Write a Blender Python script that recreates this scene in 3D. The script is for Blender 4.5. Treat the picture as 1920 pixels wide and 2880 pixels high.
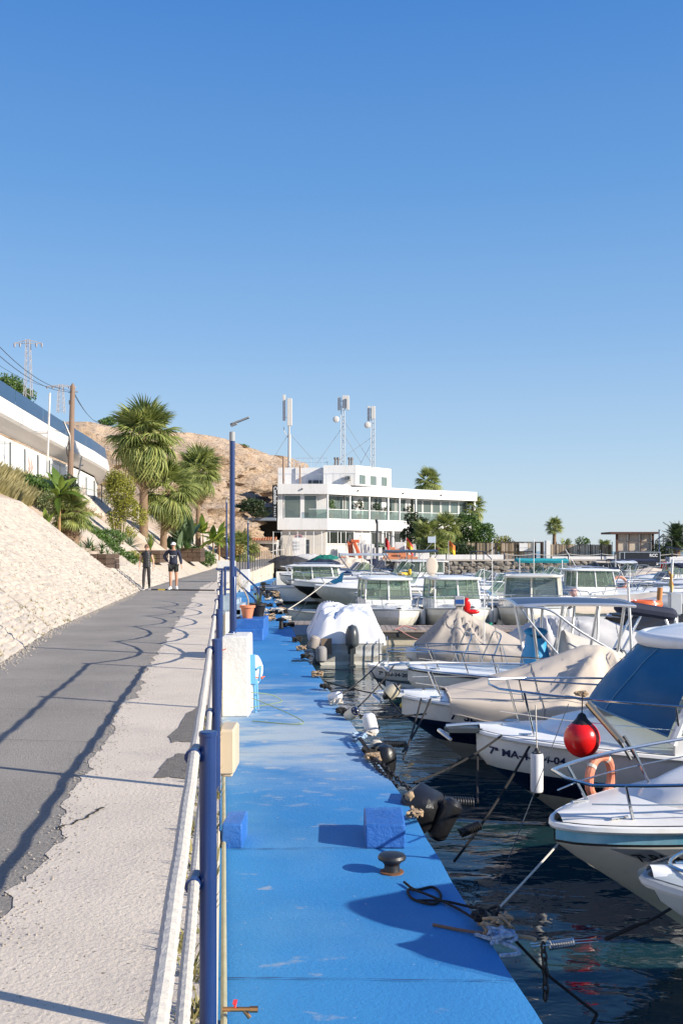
import bpy, math, random
from mathutils import Vector, Matrix, noise, Euler
R = math.radians
random.seed(7)
for o in list(bpy.data.objects): bpy.data.objects.remove(o)
SC = bpy.context.scene; COL = SC.collection

# ---------------- camera ----------------
cd = bpy.data.cameras.new('camera'); cam = bpy.data.objects.new('camera', cd); COL.objects.link(cam)
cam.location = (0, 0, 3.0); cam.rotation_euler = (R(90), 0, 0)
cd.sensor_fit = 'VERTICAL'; cd.sensor_height = 36; cd.lens = 35.0
cd.shift_y = 110 / 2880; cd.clip_start = .05; cd.clip_end = 60000
SC.camera = cam
# ---------------- sky, sun, exposure ----------------
SUN_EL, SUN_AZ = 24.2, 23.0      # the sun stands to the +X side, 23 degrees behind the camera
sdir = Vector((math.cos(R(SUN_AZ)) * math.cos(R(SUN_EL)), -math.sin(R(SUN_AZ)) * math.cos(R(SUN_EL)), math.sin(R(SUN_EL))))
W = bpy.data.worlds.new("World"); SC.world = W; W.use_nodes = True
wn = W.node_tree.nodes; wl = W.node_tree.links
sky = wn.new('ShaderNodeTexSky'); sky.sky_type = 'NISHITA'; sky.sun_disc = False
sky.sun_elevation = R(SUN_EL); sky.sun_rotation = math.atan2(sdir.x, sdir.y)
sky.altitude = 0; sky.air_density = 1.0; sky.dust_density = .6; sky.ozone_density = 2.6
bg = wn['Background']; bg.inputs['Strength'].default_value = .115
tcw = wn.new('ShaderNodeTexCoord'); sw = wn.new('ShaderNodeSeparateXYZ'); wl.new(tcw.outputs['Generated'], sw.inputs[0])
cr = wn.new('ShaderNodeValToRGB'); e_ = cr.color_ramp.elements; cr.color_ramp.interpolation = 'LINEAR'
stops = [(0, (.60, .69, .76)), (.035, (.53, .66, .775)), (.10, (.40, .58, .785)), (.21, (.235, .44, .755)), (.34, (.120, .325, .69)), (.50, (.050, .215, .61)), (1, (.03, .14, .48))]
while len(e_) < len(stops): e_.new(.5)
for e, (q, c) in zip(e_, stops): e.position = q; e.color = (*c, 1)
wl.new(sw.outputs[2], cr.inputs[0]); ml = wn.new('ShaderNodeVectorMath'); ml.operation = 'SCALE'; ml.inputs[3].default_value = 5.94; wl.new(cr.outputs[0], ml.inputs[0])
mxw = wn.new('ShaderNodeMix'); mxw.data_type = 'RGBA'; mxw.inputs[0].default_value = .85; wl.new(sky.outputs[0], mxw.inputs[6]); wl.new(ml.outputs[0], mxw.inputs[7])
wl.new(mxw.outputs[2], bg.inputs[0])
sl = bpy.data.lights.new('sun', 'SUN'); sl.energy = 5.0; sl.angle = R(.53); sl.color = (1, .91, .77)
so = bpy.data.objects.new('sun', sl); COL.objects.link(so); so.rotation_euler = sdir.to_track_quat('Z', 'Y').to_euler()
vs = SC.view_settings; vs.view_transform = 'Standard'; vs.look = 'None'; vs.gamma = 1; vs.use_curve_mapping = False
vs.exposure = .66

# ---------------- materials ----------------
MATS = {}
def M(name, col, rough=.6, var=.0, vs=3.0, col2=None, c2=.5, c2s=2.0, metal=0, bump=0, bs=20, bd=.02, spec=.5, alt=None, isl=0, coat=0, sharp=.1, stretch=None, detail=5, emit=None):
    """base colour with value noise (var), a second colour in patches (col2 at coverage c2), fine bump, per-piece variation (isl)"""
    if name in MATS: return MATS[name]
    m = bpy.data.materials.new(name); m.use_nodes = True; n = m.node_tree.nodes; l = m.node_tree.links
    b = n['Principled BSDF']; b.inputs['Roughness'].default_value = rough; b.inputs['Metallic'].default_value = metal
    b.inputs['Specular IOR Level'].default_value = spec
    if coat: b.inputs['Coat Weight'].default_value = coat; b.inputs['Coat Roughness'].default_value = .08
    tc = n.new('ShaderNodeTexCoord'); src = tc.outputs['Object']
    if stretch:
        mp = n.new('ShaderNodeMapping'); mp.inputs['Scale'].default_value = stretch; l.new(src, mp.inputs[0]); src = mp.outputs[0]
    def noi(s, d=detail, r=.6):
        t = n.new('ShaderNodeTexNoise'); t.inputs['Scale'].default_value = s; t.inputs['Detail'].default_value = d; t.inputs['Roughness'].default_value = r
        l.new(src, t.inputs['Vector']); return t.outputs['Fac']
    def mix(f, a, c, mode='MIX'):
        x = n.new('ShaderNodeMix'); x.data_type = 'RGBA'; x.blend_type = mode
        if isinstance(f, (int, float)): x.inputs[0].default_value = f
        else: l.new(f, x.inputs[0])
        for k, q in ((6, a), (7, c)):
            if isinstance(q, tuple): x.inputs[k].default_value = (*q[:3], 1)
            else: l.new(q, x.inputs[k])
        return x.outputs[2]
    def mr(f, a, c, lo, hi):
        x = n.new('ShaderNodeMapRange'); l.new(f, x.inputs[0])
        for k, q in zip((1, 2, 3, 4), (a, c, lo, hi)): x.inputs[k].default_value = q
        return x.outputs[0]
    cur = tuple(col)
    if col2 is not None:
        cur = mix(mr(noi(c2s), 1 - c2 - sharp / 2, 1 - c2 + sharp / 2, 0, 1), cur, tuple(col2))
    if var:
        k = mr(noi(vs), .3, .7, 1 - var, 1 + var * .6); v = n.new('ShaderNodeCombineXYZ')
        for i in range(3): l.new(k, v.inputs[i])
        cur = mix(1.0, cur, v.outputs[0], 'MULTIPLY')
    if isl:
        g = n.new('ShaderNodeNewGeometry'); oi = n.new('ShaderNodeObjectInfo'); ad = n.new('ShaderNodeMath'); ad.operation = 'ADD'
        l.new(g.outputs['Random Per Island'], ad.inputs[0]); l.new(oi.outputs['Random'], ad.inputs[1])
        fr = n.new('ShaderNodeMath'); fr.operation = 'FRACT'; l.new(ad.outputs[0], fr.inputs[0])
        if alt: cur = mix(mr(fr.outputs[0], 0, 1, 0, 1), cur, tuple(alt))
        k = mr(fr.outputs[0], 0, 1, 1 - isl, 1 + isl * .5); v = n.new('ShaderNodeCombineXYZ')
        for i in range(3): l.new(k, v.inputs[i])
        cur = mix(1.0, cur, v.outputs[0], 'MULTIPLY')
    if isinstance(cur, tuple): b.inputs['Base Color'].default_value = (*cur, 1)
    else: l.new(cur, b.inputs['Base Color'])
    if bump:
        bm = n.new('ShaderNodeBump'); bm.inputs['Strength'].default_value = bump; bm.inputs['Distance'].default_value = bd
        l.new(noi(bs, 6, .65), bm.inputs['Height']); l.new(bm.outputs[0], b.inputs['Normal'])
    if emit: b.inputs['Emission Color'].default_value = (*emit[:3], 1); b.inputs['Emission Strength'].default_value = emit[3]
    MATS[name] = m; return m
def glass(name, tint, mixf=.5, rough=.03):
    m = bpy.data.materials.new(name); m.use_nodes = True; n = m.node_tree.nodes; l = m.node_tree.links
    n.remove(n['Principled BSDF']); out = n['Material Output']
    t = n.new('ShaderNodeBsdfTransparent'); t.inputs[0].default_value = (*tint, 1)
    g = n.new('ShaderNodeBsdfPrincipled'); g.inputs['Base Color'].default_value = (*[c * .35 for c in tint], 1); g.inputs['Roughness'].default_value = rough
    g.inputs['Specular IOR Level'].default_value = .9
    x = n.new('ShaderNodeMixShader'); x.inputs[0].default_value = mixf
    l.new(t.outputs[0], x.inputs[1]); l.new(g.outputs[0], x.inputs[2]); l.new(x.outputs[0], out.inputs[0]); MATS[name] = m; return m

GEL = M('gelcoat_white', (.80, .80, .78), .28, var=.05, vs=1.5, col2=(.66, .63, .56), c2=.3, c2s=4, sharp=.35, spec=.5)
GELC = M('gelcoat_cream', (.72, .69, .61), .33, var=.06, vs=2, col2=(.55, .50, .42), c2=.3, c2s=5, sharp=.35)
GELD = M('dirty_gelcoat', (.74, .72, .68), .4, var=.12, vs=3, col2=(.40, .31, .21), c2=.30, c2s=2.2, sharp=.22, detail=12)
GELG = M('gelcoat_grey', (.42, .44, .46), .35, var=.05, vs=2)
NAVY = M('gelcoat_navy', (.008, .018, .055), .18, var=.2, vs=6)
BLACK = M('black_rubber', (.012, .012, .013), .45, var=.2, vs=9)
DKGREY = M('dark_grey_paint', (.05, .06, .07), .35, var=.15, vs=6)
CYAN = M('pearly_blue_stripe', (.12, .42, .60), .2, var=.25, vs=2.5, col2=(.45, .62, .66), c2=.42, c2s=1.6, sharp=.4)
TEAL = M('teal_fabric', (.02, .32, .36), .8, var=.15, bump=.3, bs=8)
STEEL = M('polished_steel', (.62, .62, .62), .18, metal=1)
ALU = M('anodised_aluminium', (.66, .67, .68), .35, metal=.85)
ANTIF = M('antifouling_cream', (.62, .54, .43), .5, var=.12, vs=3, col2=(.42, .36, .27), c2=.35, c2s=3, sharp=.3)
CANVAS = M('beige_canvas', (.62, .53, .43), .85, var=.07, vs=2, bump=.25, bs=60, bd=.01)
CANVG = M('taupe_canvas', (.42, .37, .32), .85, var=.1, vs=2, bump=.25, bs=60, bd=.01)
CANVW = M('white_tarpaulin', (.82, .83, .86), .6, var=.04, vs=2)
CANVGR = M('light_grey_canvas', (.52, .51, .50), .8, var=.06, vs=2)
CANVB = M('blue_canvas', (.005, .105, .235), .5, var=.16, vs=1.6, bump=.2, bs=30, bd=.01)
CANVLB = M('sky_blue_tarpaulin', (.02, .27, .55), .55, var=.12, vs=2)
CANVN = M('navy_canvas', (.012, .018, .045), .8, var=.2, vs=5, bump=.3, bs=14)
CANVK = M('charcoal_canvas', (.035, .036, .04), .75, var=.25, vs=3)
CANVGN = M('green_tarpaulin', (.01, .16, .12), .6, var=.15, vs=3)
ORANGE = M('orange_plastic', (.75, .14, .035), .45, var=.1, vs=5)
ORANGEF = M('faded_orange_foam', (.62, .22, .13), .7, var=.15, vs=9, bump=.2, bs=40)
RED = M('red_vinyl', (.70, .012, .012), .25, var=.05, vs=3)
YEL = M('yellow_plastic', (.75, .50, .04), .5)
WPLAS = M('white_vinyl', (.74, .74, .76), .4, var=.08, vs=8)
YPLAS = M('aged_vinyl', (.60, .53, .42), .5, var=.15, vs=9)
ROPEK = M('black_rope', (.015, .014, .014), .9, bump=.6, bs=90, bd=.01)
ROPEW = M('white_rope', (.52, .485, .43), .85, bump=.5, bs=70, bd=.008)
ROPET = M('tan_rope', (.38, .27, .17), .9, var=.3, vs=25, bump=.6, bs=80, bd=.01)
WOODD = M('old_sleeper_wood', (.095, .060, .040), .85, var=.4, vs=5, isl=.3, bump=.5, bs=18, stretch=(1, 1, 4))
PALEW = M('grey_plank_wood', (.34, .28, .24), .8, var=.2, vs=4, isl=.3, bump=.3, bs=25)
GLB = glass('boat_window_glass', (.62, .74, .62), .42)
GLT = glass('teal_window_glass', (.58, .70, .69), .5)
GLD = glass('smoked_acrylic', (.55, .56, .58), .5)
GLC = glass('clear_acrylic', (.86, .90, .92), .22)
BLUEP = M('blue_rail_paint', (.012, .036, .135), .28, var=.12, vs=5, spec=.6)

# ---------------- mesh builder ----------------
class MB:
    def __init__(s): s.v = []; s.f = []; s.m = []
    def add(s, vs, fs, mi=0, X=None):
        o = len(s.v); s.v += [(X @ Vector(p)) if X is not None else Vector(p) for p in vs]
        for f in fs: s.f.append([i + o for i in f]); s.m.append(mi)
        return s
    def box(s, c, d, X=None, mi=0, b=0.0, rz=0):
        hx, hy, hz = d[0] / 2, d[1] / 2, d[2] / 2; T = Matrix.Translation(Vector(c)) @ Matrix.Rotation(rz, 4, 'Z')
        if X is not None: T = X @ T
        if not b:
            vs = [(x * hx, y * hy, z * hz) for x in (-1, 1) for y in (-1, 1) for z in (-1, 1)]
            fs = [(0, 1, 3, 2), (4, 6, 7, 5), (0, 4, 5, 1), (2, 3, 7, 6), (0, 2, 6, 4), (1, 5, 7, 3)]
            return s.add(vs, fs, mi, T)
        vs = []; ix = {}
        for x in (-1, 1):
            for y in (-1, 1):
                for z in (-1, 1):
                    for a in range(3):
                        ix[(x, y, z, a)] = len(vs)
                        vs.append((x * (hx - (b if a != 0 else 0)), y * (hy - (b if a != 1 else 0)), z * (hz - (b if a != 2 else 0))))
        fs = []
        for a in range(3):
            for q in (-1, 1):
                k = []
                for (u, v) in ((-1, -1), (1, -1), (1, 1), (-1, 1)):
                    t = [u, v]; t.insert(a, q); k.append(ix[(*t, a)])
                fs.append(k if (q > 0) ^ (a == 1) else k[::-1])
        for a in range(3):
            a1, a2 = [i for i in range(3) if i != a]
            for p in (-1, 1):
                for q in (-1, 1):
                    def key(e, w):
                        t = [0, 0, 0]; t[a] = e; t[a1] = p; t[a2] = q; return ix[(*t, w)]
                    fs.append([key(-1, a1), key(1, a1), key(1, a2), key(-1, a2)])
        for x in (-1, 1):
            for y in (-1, 1):
                for z in (-1, 1): fs.append([ix[(x, y, z, 0)], ix[(x, y, z, 1)], ix[(x, y, z, 2)]])
        return s.add(vs, fs, mi, T)
    def b2(s, x0, x1, y0, y1, z0, z1, **k):
        return s.box(((x0 + x1) / 2, (y0 + y1) / 2, (z0 + z1) / 2), (abs(x1 - x0), abs(y1 - y0), abs(z1 - z0)), **k)
    def tube(s, pts, r, n=8, mi=0, closed=False, X=None):
        pts = [Vector(p) for p in pts]; N = len(pts); rs = r if isinstance(r, (list, tuple)) else [r] * N
        T = []
        for i in range(N):
            a = pts[(i - 1) % N] if (closed or i > 0) else pts[i]; c = pts[(i + 1) % N] if (closed or i < N - 1) else pts[i]
            d = c - a; T.append(d.normalized() if d.length > 1e-9 else Vector((0, 0, 1)))
        u = T[0].orthogonal().normalized(); vs = []
        for i in range(N):
            u = (u - T[i] * u.dot(T[i])); u = u.normalized() if u.length > 1e-6 else T[i].orthogonal().normalized()
            w = T[i].cross(u)
            for k in range(n):
                a = 2 * math.pi * k / n; vs.append(pts[i] + (u * math.cos(a) + w * math.sin(a)) * rs[i])
        fs = []
        for i in range(N if closed else N - 1):
            for k in range(n):
                a = i * n + k; b_ = i * n + (k + 1) % n; j = ((i + 1) % N) * n
                fs.append([a, b_, j + (k + 1) % n, j + k])
        if not closed: fs += [list(range(n))[::-1], [(N - 1) * n + k for k in range(n)]]
        return s.add(vs, fs, mi, X)
    def lathe(s, prof, n=16, c=(0, 0, 0), X=None, mi=0, sx=1, sy=1):
        vs = []; fs = []
        for (r, z) in prof:
            for k in range(n):
                a = 2 * math.pi * k / n; vs.append((c[0] + r * sx * math.cos(a), c[1] + r * sy * math.sin(a), c[2] + z))
        for i in range(len(prof) - 1):
            for k in range(n): fs.append([i * n + k, i * n + (k + 1) % n, (i + 1) * n + (k + 1) % n, (i + 1) * n + k])
        if prof[0][0] > 1e-4: fs.append(list(range(n))[::-1])
        if prof[-1][0] > 1e-4: fs.append([(len(prof) - 1) * n + k for k in range(n)])
        return s.add(vs, fs, mi, X)
    def ball(s, c, r, n=14, m=8, X=None, mi=0, dis=0, seed=0):
        r = (r, r, r) if isinstance(r, (int, float)) else r; vs = []; fs = []
        for j in range(m + 1):
            t = math.pi * j / m
            for k in range(n):
                a = 2 * math.pi * k / n; d = Vector((math.sin(t) * math.cos(a), math.sin(t) * math.sin(a), math.cos(t)))
                q = 1 + (dis * noise.noise(d * 2 + Vector((seed, 0, 0))) if dis else 0)
                vs.append((c[0] + r[0] * d.x * q, c[1] + r[1] * d.y * q, c[2] + r[2] * d.z * q))
        for j in range(m):
            for k in range(n): fs.append([j * n + k, (j + 1) * n + k, (j + 1) * n + (k + 1) % n, j * n + (k + 1) % n])
        return s.add(vs, fs, mi, X)
    def surf(s, fn, nu, nv, mi=0, X=None, flip=False):
        vs = [fn(i / nu, j / nv) for i in range(nu + 1) for j in range(nv + 1)]; fs = []
        for i in range(nu):
            for j in range(nv):
                a = i * (nv + 1) + j; q = [a, a + nv + 1, a + nv + 2, a + 1]; fs.append(q[::-1] if flip else q)
        return s.add(vs, fs, mi, X)
    def prism(s, poly, z0, z1, X=None, mi=0):
        n = len(poly); vs = [(x, y, z0) for x, y in poly] + [(x, y, z1) for x, y in poly]
        return s.add(vs, [list(range(n))[::-1], list(range(n, 2 * n))] + [[i, (i + 1) % n, n + (i + 1) % n, n + i] for i in range(n)], mi, X)
    def mesh(s, name, mats, smooth=False, ang=35):
        me = bpy.data.meshes.new(name); me.from_pydata([tuple(p) for p in s.v], [], s.f)
        for m in (mats if isinstance(mats, (list, tuple)) else [mats]): me.materials.append(m)
        if len(set(s.m)) > 1 or (s.m and s.m[0]): me.polygons.foreach_set('material_index', s.m)
        me.validate(); me.update()
        if smooth:
            me.polygons.foreach_set('use_smooth', [True] * len(me.polygons)); me.set_sharp_from_angle(angle=R(ang))
        return me
    def build(s, name, mats, parent=None, smooth=False, ang=35, loc=None):
        return link(name, s.mesh(name, mats, smooth, ang), parent, loc)
def link(name, me, parent=None, loc=None, mw=None):
    o = bpy.data.objects.new(name, me); COL.objects.link(o)
    if parent is not None: o.parent = parent
    if loc is not None: o.location = loc
    if mw is not None: o.matrix_basis = mw
    return o
def tag(o, label=None, cat=None, group=None, kind=None):
    if label: o['label'] = label
    if cat: o['category'] = cat
    if group: o['group'] = group
    if kind: o['kind'] = kind
    return o
def thing(name, label, cat, loc=(0, 0, 0), rz=0, group=None, kind=None):
    e = bpy.data.objects.new(name, None); COL.objects.link(e); e.location = loc; e.rotation_euler = (0, 0, rz); e.empty_display_size = .2
    return tag(e, label, cat, group, kind)
def solo(mb, name, mats, label, cat, group=None, smooth=True, loc=None, ang=40, kind=None):
    return tag(mb.build(name, mats, None, smooth, ang, loc), label, cat, group, kind)
def pt(xs, ys, D):                # photograph pixel (1920x2880) at a given depth -> world point
    return Vector(((xs - 960) / 2800 * D, D, 3 + (1550 - ys) / 2800 * D))
def lerp(a, b, t): return a + (b - a) * t
def ip(tab, x):
    if x <= tab[0][0]:
        (a, p), (b, q) = tab[0], tab[1]; return p + (q - p) * (x - a) / (b - a)
    for (a, p), (b, q) in zip(tab, tab[1:]):
        if x <= b: return p + (q - p) * (x - a) / (b - a)
    (a, p), (b, q) = tab[-2], tab[-1]; return q + (q - p) / (b - a) * (x - b)
def catm(pts, n=6):
    P = [Vector(p) for p in pts]; P = [P[0] * 2 - P[1]] + P + [P[-1] * 2 - P[-2]]; out = []
    for i in range(1, len(P) - 2):
        for k in range(n):
            t = k / n; a, b, c, d = P[i - 1:i + 3]
            out.append(.5 * ((2 * b) + (c - a) * t + (2 * a - 5 * b + 4 * c - d) * t * t + (3 * b - a - 3 * c + d) * t ** 3))
    out.append(P[-2]); return out
def text_mesh(s, size=1.0, ext=0.0, bold=.0):
    c = bpy.data.curves.new('t', 'FONT'); c.body = s; c.size = size; c.extrude = ext; c.offset = bold; c.resolution_u = 3
    o = bpy.data.objects.new('t', c); COL.objects.link(o); dg = bpy.context.evaluated_depsgraph_get()
    me = bpy.data.meshes.new_from_object(o.evaluated_get(dg)); bpy.data.objects.remove(o); bpy.data.curves.remove(c)
    vs = [v.co.copy() for v in me.vertices]; fs = [list(p.vertices) for p in me.polygons]; bpy.data.meshes.remove(me)
    return vs, fs
# ================= setting: water, road, quay, embankment =================
def water_mat():
    m = bpy.data.materials.new('harbour_water'); m.use_nodes = True; n = m.node_tree.nodes; l = m.node_tree.links; b = n['Principled BSDF']
    b.inputs['Base Color'].default_value = (.010, .036, .044, 1); b.inputs['Roughness'].default_value = .02; b.inputs['IOR'].default_value = 1.333
    tc = n.new('ShaderNodeTexCoord'); h = None
    for sc_, st, d, w in (((.9, 1.9, 1), .9, 1, 1.0), ((1, 2.0, 1), 2.6, 2, .26), ((1, 1.6, 1), 8, 2, .04)):
        mp = n.new('ShaderNodeMapping'); mp.inputs['Scale'].default_value = sc_; mp.inputs['Rotation'].default_value = (0, 0, .25 * st); l.new(tc.outputs['Object'], mp.inputs[0])
        t = n.new('ShaderNodeTexNoise'); t.inputs['Scale'].default_value = st; t.inputs['Detail'].default_value = d; t.inputs['Distortion'].default_value = .6; l.new(mp.outputs[0], t.inputs['Vector'])
        k = n.new('ShaderNodeMath'); k.operation = 'MULTIPLY'; k.inputs[1].default_value = w; l.new(t.outputs['Fac'], k.inputs[0])
        if h is None: h = k.outputs[0]
        else:
            a = n.new('ShaderNodeMath'); a.operation = 'ADD'; l.new(h, a.inputs[0]); l.new(k.outputs[0], a.inputs[1]); h = a.outputs[0]
    bm = n.new('ShaderNodeBump'); bm.inputs['Strength'].default_value = .55; bm.inputs['Distance'].default_value = .072; l.new(h, bm.inputs['Height']); l.new(bm.outputs[0], b.inputs['Normal'])
    return m
def sea_mat():
    m = bpy.data.materials.new('open_sea'); m.use_nodes = True; n = m.node_tree.nodes; l = m.node_tree.links; b = n['Principled BSDF']
    b.inputs['Base Color'].default_value = (.015, .09, .15, 1); b.inputs['Roughness'].default_value = .12; b.inputs['IOR'].default_value = 1.333
    tc = n.new('ShaderNodeTexCoord'); t = n.new('ShaderNodeTexNoise'); t.inputs['Scale'].default_value = .35; t.inputs['Detail'].default_value = 6; l.new(tc.outputs['Object'], t.inputs['Vector'])
    bm = n.new('ShaderNodeBump'); bm.inputs['Strength'].default_value = 1; bm.inputs['Distance'].default_value = 1.2; l.new(t.outputs['Fac'], bm.inputs['Height']); l.new(bm.outputs[0], b.inputs['Normal'])
    return m
w = MB(); w.surf(lambda u, v: (-12 + 82 * u, -12 + 104.5 * v, 0), 8, 8); tag(w.build('harbour_water', water_mat()), kind='structure')
w = MB(); w.add([(-30000, 128, -.05), (30000, 128, -.05), (30000, 40000, -.05), (-30000, 40000, -.05)], [(0, 1, 2, 3)]); tag(w.build('sea', sea_mat()), kind='structure')

EDGE = [(-8, 1.75), (-2, 1.5), (4.84, .985), (5.75, .895), (6.61, .80), (8.99, .61), (11.56, .33), (17.8, -.34), (22.4, -.82), (38.9, -2.28), (70, -5.0), (90, -5.7)]
def edgeX(D): return ip(EDGE, D)
WALL = [(-8, .91), (0, -.03), (40, -4.75), (60, -6.1), (71, -6.1), (89, -5.75), (100, -5.2)]
def wallX(D): return ip(WALL, D)
ROADZ = [(-20, 1.5), (14, 1.5), (37, 1.55), (56, 1.56), (71, 1.62), (80, 1.84), (90, 2.1), (130, 2.3)]
def rz(D): return ip(ROADZ, D)
BASE = [(-8, -2.2), (4, -3.2), (13.2, -4.53), (18.8, -5.47), (36, -7.3), (50, -8.4), (70, -9.5), (84, -9.6), (98, -8.4), (125, -7)]
def baseX(D): return ip(BASE, D)

DECK = M('blue_deck_paint', (.032, .195, .46), .62, var=.12, vs=.9, spec=.25, col2=(.10, .275, .50), c2=.36, c2s=.8, sharp=.3, bump=.5, bs=45, bd=.012)
def deck_mat():     # worn blue paint: scuffed through to pale concrete in places, chips and grit
    m = DECK; n = m.node_tree.nodes; l = m.node_tree.links; b = n['Principled BSDF']; cur = b.inputs['Base Color'].links[0].from_socket
    g = n.new('ShaderNodeNewGeometry')
    def patch(scale, mapS, lo, hi, col, cur, det=7, msk=None):
        mp = n.new('ShaderNodeMapping'); mp.inputs['Scale'].default_value = mapS; l.new(g.outputs['Position'], mp.inputs[0])
        t = n.new('ShaderNodeTexNoise'); t.inputs['Scale'].default_value = scale; t.inputs['Detail'].default_value = det; t.inputs['Roughness'].default_value = .62; l.new(mp.outputs[0], t.inputs['Vector'])
        r = n.new('ShaderNodeMapRange'); l.new(t.outputs['Fac'], r.inputs[0]); r.inputs[1].default_value = lo; r.inputs[2].default_value = hi; f = r.outputs[0]
        if msk:
            sp = n.new('ShaderNodeSeparateXYZ'); l.new(g.outputs['Position'], sp.inputs[0]); cr = n.new('ShaderNodeMapRange'); cr.interpolation_type = 'SMOOTHSTEP'
            d = n.new('ShaderNodeMath'); d.operation = 'ABSOLUTE'; s_ = n.new('ShaderNodeMath'); s_.operation = 'SUBTRACT'; s_.inputs[1].default_value = msk[0]
            l.new(sp.outputs[1], s_.inputs[0]); l.new(s_.outputs[0], d.inputs[0]); l.new(d.outputs[0], cr.inputs[0])
            cr.inputs[1].default_value = msk[1] * .4; cr.inputs[2].default_value = msk[1]; cr.inputs[3].default_value = 1; cr.inputs[4].default_value = 0
            q = n.new('ShaderNodeMath'); q.operation = 'MULTIPLY'; l.new(f, q.inputs[0]); l.new(cr.outputs[0], q.inputs[1]); f = q.outputs[0]
        x = n.new('ShaderNodeMix'); x.data_type = 'RGBA'; l.new(f, x.inputs[0]); l.new(cur, x.inputs[6]); x.inputs[7].default_value = (*col, 1); return x.outputs[2]
    cur = patch(5.2, (.8, 1.25, 1), .56, .66, (.46, .44, .42), cur, 12, (12.6, 4.5))
    cur = patch(1.3, (.5, 1.2, 1), .36, .60, (.36, .44, .50), cur, 5, (13.6, 5.0))
    cur = patch(3.4, (.7, 1.3, 1), .64, .74, (.42, .38, .34), cur, 12)
    cur = patch(26, (1, 1, 1), .715, .735, (.50, .44, .38), cur, 3)
    cur = patch(19, (1, 1, 1), .74, .755, (.02, .05, .10), cur, 3)
    cur = patch(.33, (1, .5, 1), .45, .7, (.045, .235, .52), cur, 2)
    l.new(cur, b.inputs['Base Color'])
deck_mat()
# deck: top with slight unevenness, front face down into the water
mb = MB(); Ds = [-8 + .5 * i for i in range(0, 44)] + [14 + i for i in range(0, 74)]
def dk(u, v):
    D = Ds[min(len(Ds) - 1, round(u * (len(Ds) - 1)))]; a = wallX(D) - .02; e = edgeX(D) + .022 * noise.noise(Vector((0, D * 2.1, 0))) - .03 * max(0, noise.noise(Vector((5, D * 3.7, 0))) - .25)
    x = lerp(a, e, v); return (x, D, .70 + .006 * noise.noise(Vector((x * .8, D * .8, 0))) - (.012 if v == 1 else 0))
mb.surf(dk, len(Ds) - 1, 8, flip=False)
mb.surf(lambda u, v: (lambda p: (p[0] + .02 * (v > 0), p[1], lerp(p[2], -1.5, v)))(dk(u, 1)), len(Ds) - 1, 3, flip=False, mi=1)
QSIDE = M('quay_side_concrete', (.05, .14, .30), .8, col2=(.14, .13, .10), c2=.5, c2s=3, sharp=.3, var=.2, vs=4, bump=.6, bs=12)
tag(mb.build('quay_deck', [DECK, QSIDE], None, True), kind='structure')

ASPH = M('old_asphalt', (.25, .23, .208), .9, var=.16, vs=.8, col2=(.32, .29, .26), c2=.42, c2s=.7, sharp=.35, bump=1.0, bs=75, bd=.018)
CONC = M('beige_concrete', (.63, .545, .445), .9, var=.09, vs=1.2, col2=(.49, .43, .365), c2=.36, c2s=1.6, sharp=.3, bump=.6, bs=42, bd=.015)
def speckle(m, scale, lo, hi, col):
    n = m.node_tree.nodes; l = m.node_tree.links; b = n['Principled BSDF']; cur = b.inputs['Base Color'].links[0].from_socket; g = n.new('ShaderNodeNewGeometry')
    t = n.new('ShaderNodeTexNoise'); t.inputs['Scale'].default_value = scale; t.inputs['Detail'].default_value = 2; l.new(g.outputs['Position'], t.inputs['Vector'])
    r = n.new('ShaderNodeMapRange'); l.new(t.outputs['Fac'], r.inputs[0]); r.inputs[1].default_value = lo; r.inputs[2].default_value = hi
    x = n.new('ShaderNodeMix'); x.data_type = 'RGBA'; l.new(r.outputs[0], x.inputs[0]); l.new(cur, x.inputs[6]); x.inputs[7].default_value = (*col, 1); l.new(x.outputs[2], b.inputs['Base Color'])
speckle(ASPH, 95, .50, .72, (.37, .345, .31)); speckle(ASPH, 70, .64, .7, (.07, .068, .07))
speckle(CONC, 48, .66, .70, (.22, .18, .14)); speckle(CONC, 60, .58, .75, (.60, .55, .48))
mb = MB(); Rs = [-8 + 1.0 * i for i in range(0, 110)]
mb.surf(lambda u, v: (lambda D: (lerp(baseX(D) - .4, wallX(D), v), D, rz(D)))(Rs[min(109, round(u * 109))]), 109, 6)
mb.surf(lambda u, v: (lambda D: (wallX(D), D, lerp(rz(D), -.2, v)))(Rs[min(109, round(u * 109))]), 109, 1, mi=1)
WALLM = M('stained_retaining_wall', (.56, .50, .40), .85, var=.15, vs=.9, col2=(.40, .33, .24), c2=.38, c2s=1.2, sharp=.4, bump=.5, bs=8, stretch=(1, 1, .35))
tag(mb.build('road', [ASPH, WALLM], None), kind='structure')
# beige concrete strip along the rail, ragged edge, 4 mm proud
mb = MB()
def strip(u, v):
    D = -6 + 84 * u ** 1.7; wdt = ip([(-6, .95), (5, .86), (6.5, .92), (8, .90), (16, .95), (30, .92), (60, .8)], D)
    rag = (.10 * noise.noise(Vector((1, D * .7, 0))) + .10 * noise.noise(Vector((7, D * 2.6, 0))) + .05 * noise.noise(Vector((3, D * 9, 0))))
    return (lerp(wallX(D) - wdt + rag, wallX(D) - .004, v), D, rz(D) + .004)
mb.surf(strip, 900, 2); tag(mb.build('concrete_strip', CONC), kind='structure')
mb = MB(); rg = random.Random(9)
for k in range(1500):
    D = rg.uniform(2.5, 15); wd = ip([(-6, .95), (5, .86), (6.5, .92), (8, .90), (16, .95)], D); x = wallX(D) - wd + rg.gauss(0, .07) + .10 * noise.noise(Vector((1, D * .7, 0))); s_ = rg.uniform(.002, .007); mb.ball((x, D, 1.506), (s_, s_ * 1.2, s_ * .7), 5, 3, dis=.4, seed=k)
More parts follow.
